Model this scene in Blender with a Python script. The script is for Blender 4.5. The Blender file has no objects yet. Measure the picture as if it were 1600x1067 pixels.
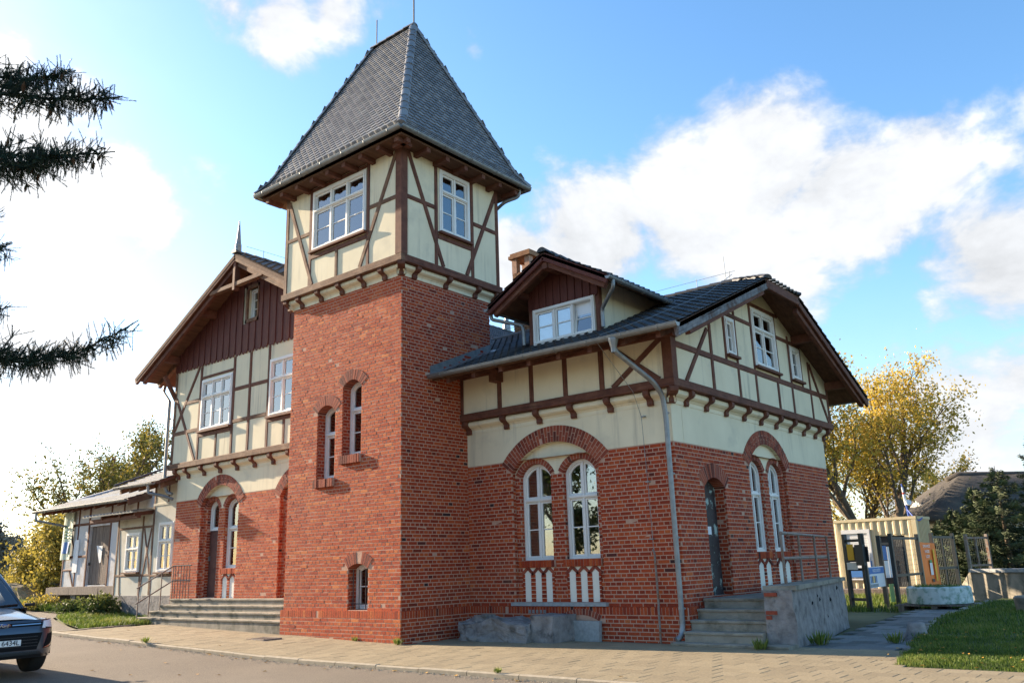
import bpy, bmesh, math, random
from math import sin, cos, pi, radians, sqrt, atan2, hypot
from mathutils import Vector as V, Matrix, noise
from mathutils.geometry import delaunay_2d_cdt

random.seed(7)
SC = bpy.context.scene
COL = SC.collection

# ------------------------------------------------------------------ camera
CAM = V((13.5022, -12.6332, 1.4697))
yaw, pitch, roll = radians(-39.2026), radians(14.8399), radians(1.79356)
fw = V((cos(pitch)*sin(yaw), cos(pitch)*cos(yaw), sin(pitch)))
rt = V((cos(yaw), -sin(yaw), 0.0))
dn = -rt.cross(fw)
r2 = rt*cos(roll) + dn*sin(roll)
d2 = dn*cos(roll) - rt*sin(roll)
cd = bpy.data.cameras.new('camera')
cam = bpy.data.objects.new('camera', cd)
COL.objects.link(cam)
m3 = Matrix((r2, -d2, -fw)).transposed()
cam.matrix_world = Matrix.Translation(CAM) @ m3.to_4x4()
cd.sensor_width = 36.0
cd.lens = 1323.4/1600.0*36.0
cd.clip_start = 0.1
cd.clip_end = 3000
SC.camera = cam

# ------------------------------------------------------------------ light
SUN_EL, SUN_A = radians(19.0), radians(7.5)      # light travels towards +x, slightly +y
ldir = V((cos(SUN_EL)*cos(SUN_A), cos(SUN_EL)*sin(SUN_A), -sin(SUN_EL)))
sd = bpy.data.lights.new('sun', 'SUN')
sd.energy = 5.0
sd.angle = radians(0.53)
sd.color = (1.0, 0.81, 0.59)
sun = bpy.data.objects.new('sun', sd)
COL.objects.link(sun)
sun.rotation_euler = ldir.to_track_quat('-Z', 'Y').to_euler()
sun.location = (-30, -5, 30)

SC.view_settings.view_transform = 'Standard'
SC.view_settings.look = 'None'
SC.view_settings.exposure = 1.72
SC.view_settings.gamma = 1.0
SC.render.engine = 'CYCLES'

def pix_dir(px, py):
    """direction of the light that comes from one part of the sky (photo pixels used as a protractor)"""
    a = r2*((px-800)/1323.4) + d2*((py-533.5)/1323.4) + fw
    return a.normalized()

wd = bpy.data.worlds.new('World')
SC.world = wd
wd.use_nodes = True
def make_world():
    nt = wd.node_tree
    nt.nodes.clear()
    N, L = nt.nodes.new, nt.links.new
    def math_(op, a, b=None, clamp=False):
        n = N('ShaderNodeMath'); n.operation = op; n.use_clamp = clamp
        for i, x in enumerate((a, b)):
            if x is None: continue
            if isinstance(x, (int, float)): n.inputs[i].default_value = x
            else: L(x, n.inputs[i])
        return n.outputs[0]
    sky = N('ShaderNodeTexSky'); sky.sky_type = 'NISHITA'
    sky.sun_disc = False
    sky.sun_elevation = SUN_EL
    to_sun = -ldir
    sky.sun_rotation = atan2(to_sun.x, to_sun.y)
    sky.air_density = 1.0; sky.dust_density = 0.6; sky.ozone_density = 1.6
    tc = N('ShaderNodeTexCoord')
    nrm = N('ShaderNodeVectorMath'); nrm.operation = 'NORMALIZE'
    L(tc.outputs['Generated'], nrm.inputs[0])
    D = nrm.outputs[0]
    def fbm(scale, detail, rough, off, dist=0.0):
        mp = N('ShaderNodeMapping'); mp.inputs['Location'].default_value = off
        mp.inputs['Scale'].default_value = (1, 1, 1.5)
        L(D, mp.inputs[0])
        n = N('ShaderNodeTexNoise'); n.inputs['Scale'].default_value = scale
        n.inputs['Detail'].default_value = detail; n.inputs['Roughness'].default_value = rough
        n.inputs['Distortion'].default_value = dist
        L(mp.outputs[0], n.inputs['Vector'])
        return n.outputs[0]
    f1 = fbm(7.0, 7, 0.60, (0, 0, 0), 0.3)
    f2 = fbm(26.0, 3, 0.6, (3, 1, 7))
    f3 = fbm(3.2, 2, 0.5, (5, 2, 1))
    # cloud banks: (px, py, radius in radians, strength)
    banks = [(1190, 255, .115, 1.0), (1090, 330, .13, 1.0), (1310, 320, .12, .9), (930, 370, .115, 1.0), (1200, 420, .12, .8),
             (820, 400, .07, .9), (1450, 255, .085, .75), (1570, 410, .11, .95), (1480, 480, .07, .5), (1560, 330, .06, .5), (1560, 245, .05, .5),
             (70, 300, .085, 1.1), (190, 300, .06, 1.0), (15, 200, .075, 1.1), (240, 350, .045, .8), (10, 95, .04, .7), (110, 150, .035, .6),
             (440, 40, .065, .8), (520, 20, .06, .7), (360, 10, .05, .6), (600, 10, .05, .4), (733, 50, .03, .42), (738, 75, .022, .40),
             (340, 260, .06, .42), (400, 290, .05, .35), (470, 205, .02, .45), (995, 215, .03, .3),
             (90, 580, .13, .75), (250, 540, .07, .45), (330, 480, .05, .25), (1500, 640, .15, .75), (1400, 560, .08, .45), (1590, 590, .10, .7), (1460, 720, .12, .8),
             (-250, 320, .14, .9), (-480, 80, .18, .7), (1850, 300, .2, .7), (2050, 450, .25, .8), (900, -300, .2, .5), (300, -350, .22, .6)]
    acc = None
    for px, py, rad, s in banks:
        c = pix_dir(px, py)
        dt = N('ShaderNodeVectorMath'); dt.operation = 'DISTANCE'
        L(D, dt.inputs[0]); dt.inputs[1].default_value = c
        n = N('ShaderNodeMath'); n.operation = 'MULTIPLY_ADD'
        L(dt.outputs['Value'], n.inputs[0]); n.inputs[1].default_value = -s/rad; n.inputs[2].default_value = 1.15*s
        acc = n.outputs[0] if acc is None else math_('MAXIMUM', acc, n.outputs[0])
    acc = math_('MAXIMUM', acc, 0.0)
    # clouds all round the sky
    wide = math_('MULTIPLY', math_('SUBTRACT', f3, 0.56, True), 2.2)
    # behind the viewer only: keep the general scatter faint where banks are mapped
    dens = math_('ADD', math_('MULTIPLY', acc, 1.05), math_('MULTIPLY', wide, 0.5))
    dens = math_('ADD', dens, math_('MULTIPLY', math_('SUBTRACT', f1, 0.5), 1.5))
    dens = math_('ADD', dens, math_('MULTIPLY', math_('SUBTRACT', f2, 0.5), 0.45))
    mr = N('ShaderNodeMapRange'); mr.interpolation_type = 'SMOOTHSTEP'
    mr.inputs['From Min'].default_value = 0.26; mr.inputs['From Max'].default_value = 0.72
    L(dens, mr.inputs['Value'])
    # haze towards the horizon and a veil towards the sun side
    sep = N('ShaderNodeSeparateXYZ'); L(D, sep.inputs[0])
    hz = N('ShaderNodeMapRange'); hz.inputs['From Min'].default_value = 0.30; hz.inputs['From Max'].default_value = -0.02
    hz.inputs['To Min'].default_value = 0.0; hz.inputs['To Max'].default_value = 0.5
    L(sep.outputs['Z'], hz.inputs['Value'])
    ds = N('ShaderNodeVectorMath'); ds.operation = 'DOT_PRODUCT'
    L(D, ds.inputs[0]); ds.inputs[1].default_value = to_sun
    gl = N('ShaderNodeMapRange'); gl.interpolation_type = 'SMOOTHSTEP'
    gl.inputs['From Min'].default_value = 0.78; gl.inputs['From Max'].default_value = 1.0
    gl.inputs['To Max'].default_value = 0.42
    L(ds.outputs['Value'], gl.inputs['Value'])
    veil = math_('MAXIMUM', hz.outputs[0], gl.outputs[0])
    cover = math_('MAXIMUM', mr.outputs[0], veil, True)
    # cloud brightness: thin parts bluish, cores white, soft grey undersides
    sh = math_('ADD', math_('MULTIPLY', f1, 0.9), math_('ADD', math_('MULTIPLY', f2, 0.25), 0.34))
    sunny = math_('ADD', 0.66, math_('MULTIPLY', gl.outputs[0], 0.9))
    br = math_('MULTIPLY', sh, sunny)
    ccol = N('ShaderNodeMix'); ccol.data_type = 'RGBA'
    ccol.inputs[6].default_value = (5.0, 5.5, 6.4, 1); ccol.inputs[7].default_value = (7.3, 7.5, 7.8, 1)
    L(mr.outputs[0], ccol.inputs[0])
    cb = N('ShaderNodeVectorMath'); cb.operation = 'SCALE'
    L(ccol.outputs[2], cb.inputs[0]); L(br, cb.inputs['Scale'])
    # clear sky, a touch deeper blue
    hsv = N('ShaderNodeHueSaturation'); hsv.inputs['Saturation'].default_value = 1.22; hsv.inputs['Value'].default_value = SKYV
    L(sky.outputs[0], hsv.inputs['Color'])
    mix = N('ShaderNodeMix'); mix.data_type = 'RGBA'
    L(cover, mix.inputs[0]); L(hsv.outputs[0], mix.inputs[6]); L(cb.outputs[0], mix.inputs[7])
    bg = N('ShaderNodeBackground'); bg.inputs['Strength'].default_value = 0.065
    L(mix.outputs[2], bg.inputs['Color'])
    out = N('ShaderNodeOutputWorld')
    L(bg.outputs[0], out.inputs['Surface'])
SKYV = 1.72
make_world()
wd.cycles.sampling_method = 'MANUAL'
wd.cycles.sample_map_resolution = 256

# ------------------------------------------------------------------ materials
MATS = {}
def new_mat(name):
    m = bpy.data.materials.new(name); m.use_nodes = True
    nt = m.node_tree
    b = nt.nodes['Principled BSDF']
    MATS[name] = m
    return m, nt, b
def coords(nt, scale=(1, 1, 1), kind='Object', rot=(0, 0, 0)):
    tc = nt.nodes.new('ShaderNodeTexCoord'); mp = nt.nodes.new('ShaderNodeMapping')
    if kind == 'World':
        g = nt.nodes.new('ShaderNodeNewGeometry'); nt.links.new(g.outputs['Position'], mp.inputs[0])
    else:
        nt.links.new(tc.outputs[kind], mp.inputs[0])
    mp.inputs['Scale'].default_value = scale; mp.inputs['Rotation'].default_value = rot
    return mp.outputs[0]
def tex(nt, vec, scale, detail=4, rough=0.55, dist=0.0):
    n = nt.nodes.new('ShaderNodeTexNoise')
    n.inputs['Scale'].default_value = scale; n.inputs['Detail'].default_value = detail
    n.inputs['Roughness'].default_value = rough; n.inputs['Distortion'].default_value = dist
    nt.links.new(vec, n.inputs['Vector'])
    return n.outputs[0]
def ramp(nt, fac, stops):
    r = nt.nodes.new('ShaderNodeValToRGB')
    e = r.color_ramp.elements
    while len(e) < len(stops): e.new(0.5)
    for i, (p, c) in enumerate(stops):
        e[i].position = p; e[i].color = (c[0], c[1], c[2], 1)
    nt.links.new(fac, r.inputs[0])
    return r.outputs[0]
def mixc(nt, fac, a, b, mode='MIX'):
    n = nt.nodes.new('ShaderNodeMix'); n.data_type = 'RGBA'; n.blend_type = mode
    for i, x in ((0, fac), (6, a), (7, b)):
        if isinstance(x, (int, float)): n.inputs[i].default_value = x
        elif isinstance(x, tuple): n.inputs[i].default_value = (x[0], x[1], x[2], 1)
        else: nt.links.new(x, n.inputs[i])
    return n.outputs[2]
def bump(nt, b, h, strength=0.3, dist=0.01):
    n = nt.nodes.new('ShaderNodeBump'); n.inputs['Strength'].default_value = strength; n.inputs['Distance'].default_value = dist
    nt.links.new(h, n.inputs['Height']); nt.links.new(n.outputs[0], b.inputs['Normal'])
def vary(name, c1, c2, scale, rough=0.8, detail=5, stretch=(1, 1, 1), kind='World', bs=0.3, bd=0.01, c3=None, s3=None, w3=(0.55, 0.7), spec=0.3, bscale=None, metal=0.0):
    """two-tone noise colour with fine relief, and an optional third tone in patches"""
    m, nt, b = new_mat(name)
    vec = coords(nt, stretch, kind)
    f = tex(nt, vec, scale, detail, 0.6)
    col = ramp(nt, f, [(0.3, c1), (0.7, c2)])
    if c3:
        g = tex(nt, coords(nt, (1, 1, 1), kind), s3, 6, 0.65)
        k = ramp(nt, g, [(w3[0], (0, 0, 0)), (w3[1], (1, 1, 1))])
        col = mixc(nt, k, col, c3)
    nt.links.new(col, b.inputs['Base Color'])
    b.inputs['Roughness'].default_value = rough
    b.inputs['Specular IOR Level'].default_value = spec
    b.inputs['Metallic'].default_value = metal
    if bs:
        h = tex(nt, vec, bscale or scale*4, 5, 0.65)
        bump(nt, b, h, bs, bd)
    return m

def tinted(name, stops, rough=0.85, weather=None, bs=0.5, bd=0.006, bscale=60, spec=0.25, coat=0.0):
    """colour chosen by each piece's own 'tint' attribute"""
    m, nt, b = new_mat(name)
    a = nt.nodes.new('ShaderNodeAttribute'); a.attribute_name = 'tint'
    col = ramp(nt, a.outputs['Fac'], stops)
    vec = coords(nt, (1, 1, 1), 'World')
    f = tex(nt, vec, 30, 4)
    col = mixc(nt, 0.55, col, ramp(nt, f, [(0.3, (0.55, 0.55, 0.55)), (0.7, (1.25, 1.2, 1.15))]), 'MULTIPLY')
    if weather:
        g = tex(nt, vec, weather[1], 6, 0.7)
        col = mixc(nt, ramp(nt, g, [(weather[2], (0, 0, 0)), (weather[3], (weather[4],)*3)]), col, weather[0])
    nt.links.new(col, b.inputs['Base Color'])
    b.inputs['Roughness'].default_value = rough; b.inputs['Specular IOR Level'].default_value = spec
    b.inputs['Coat Weight'].default_value = coat; b.inputs['Coat Roughness'].default_value = 0.25
    bump(nt, b, tex(nt, vec, bscale, 5, 0.7), bs, bd)
    return m

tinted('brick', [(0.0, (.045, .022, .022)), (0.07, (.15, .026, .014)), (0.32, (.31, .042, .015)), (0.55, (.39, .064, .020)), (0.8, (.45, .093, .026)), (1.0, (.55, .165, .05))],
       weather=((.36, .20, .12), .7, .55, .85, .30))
tinted('voussoir', [(0.0, (.12, .035, .025)), (0.4, (.25, .055, .032)), (1.0, (.33, .085, .045))])
tinted('roof_tile', [(0.0, (.125, .13, .138)), (0.6, (.18, .183, .19)), (1.0, (.25, .25, .25))], rough=0.5, bs=0.25, bd=0.004, bscale=25, spec=0.8, coat=0.1,
       weather=((.30, .30, .27), 2.2, .60, .82, .5))
tinted('wing_tile', [(0.0, (.032, .032, .034)), (0.6, (.048, .048, .050)), (1.0, (.075, .075, .075))], rough=0.55, bs=0.25, bd=0.004, bscale=25, spec=0.5, weather=((.17, .17, .15), 2.2, .60, .82, .5))
tinted('paver', [(0.0, (.245, .20, .128)), (0.5, (.275, .225, .143)), (1.0, (.305, .25, .16))], bs=0.6, bd=0.004, bscale=140, rough=0.9)
tinted('slab', [(0.0, (.14, .14, .13)), (1.0, (.26, .26, .25))], bs=0.6, bd=0.005, bscale=90, rough=0.9, weather=((.07, .09, .03), 1.2, .58, .7, .8))
tinted('slate', [(0.0, (.15, .15, .15)), (1.0, (.24, .24, .235))], rough=0.5, bs=0.2, bd=0.003, bscale=40, spec=0.5)
tinted('leaf_yellow', [(0, (.22, .20, .045)), (.5, (.50, .385, .06)), (1, (.74, .48, .07))], bs=0, rough=.6)
tinted('leaf_olive', [(0, (.06, .075, .02)), (.5, (.14, .14, .03)), (1, (.30, .21, .04))], bs=0, rough=.6)
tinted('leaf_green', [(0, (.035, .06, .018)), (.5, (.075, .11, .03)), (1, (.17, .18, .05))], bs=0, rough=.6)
tinted('leaf_gold', [(0, (.13, .13, .035)), (.5, (.30, .25, .05)), (1, (.48, .37, .08))], bs=0, rough=.6)
tinted('leaf_grey', [(0, (.13, .12, .10)), (1, (.24, .22, .17))], bs=0, rough=.7)
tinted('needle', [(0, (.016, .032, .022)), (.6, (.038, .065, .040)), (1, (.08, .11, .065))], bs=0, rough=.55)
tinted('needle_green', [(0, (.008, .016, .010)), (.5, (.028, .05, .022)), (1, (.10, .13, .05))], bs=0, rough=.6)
tinted('grass_blade', [(0, (.055, .095, .018)), (.5, (.13, .195, .032)), (1, (.26, .27, .07))], bs=0, rough=.6)
def translucent(name, w):
    m = MATS[name]; nt = m.node_tree; b = nt.nodes['Principled BSDF']
    t = nt.nodes.new('ShaderNodeBsdfTranslucent'); mx = nt.nodes.new('ShaderNodeMixShader')
    src = b.inputs['Base Color'].links[0].from_socket
    nt.links.new(src, t.inputs[0]); mx.inputs[0].default_value = w
    nt.links.new(b.outputs[0], mx.inputs[1]); nt.links.new(t.outputs[0], mx.inputs[2])
    nt.links.new(mx.outputs[0], nt.nodes['Material Output'].inputs[0])
for n_ in ('leaf_yellow', 'leaf_olive', 'leaf_green', 'leaf_gold', 'grass_blade'): translucent(n_, 0.4)

vary('mortar', (.42, .25, .175), (.51, .32, .235), 9, .95, bs=.6, bd=.004, bscale=120)
vary('plaster', (.68, .60, .425), (.76, .675, .485), 1.1, .92, bs=.25, bd=.004, bscale=70, c3=(.52, .47, .36), s3=.9, w3=(.56, .8))
def streaks(name, col, w):
    """faint rain marks running down a rendered wall, and fine hairline stains"""
    m = MATS[name]; nt = m.node_tree; b = nt.nodes['Principled BSDF']
    src = b.inputs['Base Color'].links[0].from_socket
    f = tex(nt, coords(nt, (7, 7, .35), 'World'), 1.0, 5, .6)
    g = tex(nt, coords(nt, (1, 1, 1), 'World'), .8, 3, .5)
    k = nt.nodes.new('ShaderNodeMath'); k.operation = 'MULTIPLY'
    nt.links.new(ramp(nt, f, [(.52, (0, 0, 0)), (.72, (w, w, w))]), k.inputs[0]); nt.links.new(ramp(nt, g, [(.4, (0, 0, 0)), (.6, (1, 1, 1))]), k.inputs[1])
    nt.links.new(mixc(nt, k.outputs[0], src, col), b.inputs['Base Color'])
streaks('plaster', (.40, .36, .27), .75)
vary('plaster_grey', (.55, .52, .44), (.62, .58, .48), 1.0, .95, bs=.25, bd=.004, bscale=60, c3=(.40, .36, .29), s3=1.7, w3=(.52, .72))
vary('plaster_white', (.52, .52, .53), (.62, .61, .60), 1.0, .95, bs=.25, bd=.004, bscale=60, c3=(.38, .34, .29), s3=1.3, w3=(.50, .72))
vary('timber', (.088, .031, .019), (.16, .062, .038), 5, .75, stretch=(1, 1, 1), bs=.5, bd=.006, bscale=40, c3=(.19, .09, .052), s3=3.0, w3=(.56, .78))
vary('timber_worn', (.10, .048, .028), (.19, .10, .06), 6, .8, bs=.6, bd=.008, bscale=45, c3=(.27, .17, .11), s3=2.5, w3=(.50, .75))
vary('timber_grey', (.10, .105, .115), (.21, .215, .225), 8, .85, bs=.7, bd=.008, bscale=50, c3=(.08, .05, .04), s3=3.5, w3=(.5, .65))
def grained(name, dark, w):
    """long fibres and drying cracks along each timber"""
    m = MATS[name]; nt = m.node_tree; b = nt.nodes['Principled BSDF']
    src = b.inputs['Base Color'].links[0].from_socket
    a = nt.nodes.new('ShaderNodeAttribute'); a.attribute_name = 'grain'
    mp = nt.nodes.new('ShaderNodeMapping'); mp.inputs['Scale'].default_value = (1.6, 42, 1); nt.links.new(a.outputs['Vector'], mp.inputs[0])
    f = tex(nt, mp.outputs[0], 1.0, 4, .6)
    col = mixc(nt, 1.0, src, ramp(nt, f, [(.28, (.55, .52, .5)), (.5, (1, 1, 1)), (.75, (1.35, 1.3, 1.25))]), 'MULTIPLY')
    mp2 = nt.nodes.new('ShaderNodeMapping'); mp2.inputs['Scale'].default_value = (.8, 26, 1); mp2.inputs['Location'].default_value = (3, 7, 0); nt.links.new(a.outputs['Vector'], mp2.inputs[0])
    c = tex(nt, mp2.outputs[0], 1.0, 2, .5)
    nt.links.new(mixc(nt, ramp(nt, c, [(.66, (0, 0, 0)), (.70, (w, w, w))]), col, dark), b.inputs['Base Color'])
    bump(nt, b, f, .6, .008)
for n_, w_ in (('timber', .7), ('timber_worn', .85), ('timber_grey', .8)): grained(n_, (.02, .012, .009), w_)
vary('board_red', (.075, .020, .015), (.125, .036, .026), 4, .7, stretch=(3, 3, .5), bs=.4, bd=.004, bscale=40)
vary('soffit', (.075, .037, .024), (.15, .078, .046), 3, .85, stretch=(4, .6, 4), bs=.3)
vary('planks_old', (.12, .095, .08), (.25, .20, .165), 5, .9, stretch=(5, 5, .6), bs=.7, bd=.01, bscale=30)
vary('white_paint', (.70, .68, .64), (.78, .76, .72), 3, .55, bs=.05, spec=.4)
vary('stripe_plaster', (.74, .70, .60), (.80, .76, .66), 3, .9, bs=.2)
vary('zinc', (.19, .20, .205), (.29, .30, .30), 7, .48, metal=.6, bs=.1, spec=.5)
vary('dark_iron', (.035, .033, .032), (.06, .055, .05), 12, .6, bs=.2, spec=.5)
vary('rail_iron', (.16, .13, .11), (.26, .22, .19), 9, .65, bs=.2, spec=.4, c3=(.20, .09, .04), s3=7, w3=(.5, .65))
vary('concrete', (.21, .19, .155), (.33, .295, .235), 4, .95, bs=.6, bd=.01, bscale=50, c3=(.125, .118, .09), s3=2.2, w3=(.5, .66))
vary('rubble', (.17, .155, .15), (.30, .28, .265), 5, .95, bs=.9, bd=.03, bscale=14, c3=(.09, .085, .08), s3=3.0, w3=(.52, .68))
vary('stone_grey', (.24, .25, .25), (.36, .37, .365), 14, .9, bs=.5, bd=.006, bscale=60)
vary('asphalt', (.07, .057, .044), (.245, .20, .15), 52, .92, detail=8, bs=.8, bd=.010, bscale=90, c3=(.20, .165, .125), s3=.55, w3=(.45, .85))
vary('kerb', (.27, .23, .17), (.39, .335, .25), 8, .92, bs=.5, bd=.006, bscale=80)
vary('bed_sand', (.17, .13, .08), (.24, .19, .12), 8, .98, bs=.4)
vary('earth', (.10, .085, .055), (.17, .15, .09), 3, .98, bs=.6, bd=.02, c3=(.065, .085, .025), s3=.7, w3=(.4, .55))
vary('field', (.10, .10, .045), (.19, .165, .075), .4, .98, bs=.5, bd=.03, c3=(.07, .10, .03), s3=.15, w3=(.45, .6))
vary('soil_lawn', (.045, .065, .018), (.085, .105, .03), 5, .98, bs=.6, bd=.02)
vary('bark', (.075, .055, .04), (.15, .115, .08), 6, .95, stretch=(1, 1, .3), bs=.8, bd=.02, bscale=20)
vary('thatch', (.055, .05, .045), (.12, .105, .09), 8, .98, stretch=(3, 3, 1), bs=.9, bd=.05, bscale=18, c3=(.15, .13, .10), s3=.8, w3=(.55, .75))
vary('cone_brown', (.10, .05, .025), (.17, .09, .045), 20, .8, bs=.6)
vary('old_brick', (.22, .10, .055), (.36, .21, .12), 9, .95, bs=.6, bd=.008, bscale=40)
vary('moss_paint', (.45, .52, .50), (.60, .64, .62), 5, .9, bs=.4, c3=(.16, .27, .20), s3=4, w3=(.48, .62))
vary('yellow_metal', (.52, .43, .26), (.60, .50, .31), 2, .55, bs=.05, spec=.4)
vary('door_dark', (.075, .03, .024), (.13, .055, .04), 5, .7, bs=.5, bd=.006, c3=(.20, .10, .075), s3=4, w3=(.58, .75))
vary('door_green', (.03, .026, .026), (.06, .05, .05), 4, .6, bs=.4, c3=(.32, .42, .38), s3=3.2, w3=(.55, .6))
vary('shutter', (.60, .60, .60), (.66, .66, .66), 2, .6, bs=0)
vary('interior', (.035, .032, .03), (.05, .045, .04), 1, .95, bs=0)
vary('blind', (.76, .79, .84), (.82, .84, .88), 1, .9, bs=0)
vary('curtain', (.55, .48, .47), (.66, .60, .58), 2, .95, stretch=(8, 8, .3), bs=.6, bd=.02, bscale=2)
def flat(name, c, rough=.6, spec=.4, metal=0, coat=0):
    m, nt, b = new_mat(name)
    b.inputs['Base Color'].default_value = (c[0], c[1], c[2], 1); b.inputs['Roughness'].default_value = rough
    b.inputs['Specular IOR Level'].default_value = spec; b.inputs['Metallic'].default_value = metal
    b.inputs['Coat Weight'].default_value = coat; b.inputs['Coat Roughness'].default_value = .05
    f = tex(nt, coords(nt, (1, 1, 1), 'World'), 60, 3)
    bump(nt, b, f, .04, .002)
    return m
flat('car_paint', (.05, .068, .092), .3, .5, .45, .8)
flat('black_plastic', (.014, .014, .015), .55)
flat('tyre', (.015, .015, .015), .85)
flat('chrome', (.62, .63, .65), .12, .5, 1.0)
flat('lamp_lens', (.80, .82, .85), .3, .5, .0, .3)
flat('plate_white', (.78, .78, .76), .5)
flat('ink_black', (.012, .012, .013), .9, .1)
flat('emblem_blue', (.02, .05, .20), .3, .5, .2, 1.0)
flat('poster_blue', (.04, .16, .42), .6)
flat('banner_pale', (.50, .56, .44), .8)
flat('poster_white', (.66, .68, .70), .6)
flat('poster_orange', (.80, .20, .03), .6)
flat('poster_yellow', (.75, .42, .02), .6)
flat('poster_green', (.12, .27, .10), .6)
flat('poster_black', (.022, .022, .025), .5)
flat('sign_red', (.55, .06, .04), .6)
flat('mast_blue', (.03, .09, .40), .5)
flat('frame_dark', (.045, .05, .052), .5, .4, .3)
flat('mesh_wire', (.13, .14, .14), .5, .4, .5)
flat('fallen_leaf', (.42, .22, .03), .8)
def glass(name, tint, extra):
    m, nt, b = new_mat(name)
    nt.nodes.remove(b)
    g = nt.nodes.new('ShaderNodeBsdfGlossy'); g.inputs['Roughness'].default_value = .015
    t = nt.nodes.new('ShaderNodeBsdfTransparent'); t.inputs[0].default_value = (*tint, 1)
    fr = nt.nodes.new('ShaderNodeFresnel'); fr.inputs[0].default_value = 1.52
    ad = nt.nodes.new('ShaderNodeMath'); ad.operation = 'ADD'; ad.use_clamp = True; ad.inputs[1].default_value = extra
    nt.links.new(fr.outputs[0], ad.inputs[0])
    n = tex(nt, coords(nt, (1, 1, 1), 'World'), 1.8, 2)
    bp = nt.nodes.new('ShaderNodeBump'); bp.inputs['Strength'].default_value = .05; bp.inputs['Distance'].default_value = .02
    nt.links.new(n, bp.inputs['Height']); nt.links.new(bp.outputs[0], g.inputs['Normal'])
    mx = nt.nodes.new('ShaderNodeMixShader')
    nt.links.new(ad.outputs[0], mx.inputs[0]); nt.links.new(t.outputs[0], mx.inputs[1]); nt.links.new(g.outputs[0], mx.inputs[2])
    nt.links.new(mx.outputs[0], nt.nodes['Material Output'].inputs[0])
glass('glass', (.80, .84, .86), .20)
glass('glass_dark', (.30, .33, .35), .10)

# ------------------------------------------------------------------ helpers
def tag(o, label=None, cat=None, group=None, kind=None):
    if label: o['label'] = label
    if cat: o['category'] = cat
    if group: o['group'] = group
    if kind: o['kind'] = kind
    return o
def empty(name, loc, label=None, cat=None, group=None, rz=0.0):
    o = bpy.data.objects.new(name, None); COL.objects.link(o)
    o.location = loc; o.rotation_euler = (0, 0, rz); o.empty_display_size = .3
    o['_m'] = 0
    del o['_m']
    tag(o, label, cat, group)
    return o
def wmat(o):
    m = Matrix.LocRotScale(o.location, o.rotation_euler, o.scale)
    return (wmat(o.parent) @ o.matrix_parent_inverse @ m) if o.parent else m
def attach(o, parent):
    if parent is not None:
        o.parent = parent; o.matrix_parent_inverse = wmat(parent).inverted()
    return o
def mlist(mat): return [MATS[x] for x in (mat if isinstance(mat, (list, tuple)) else [mat])]

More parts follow.
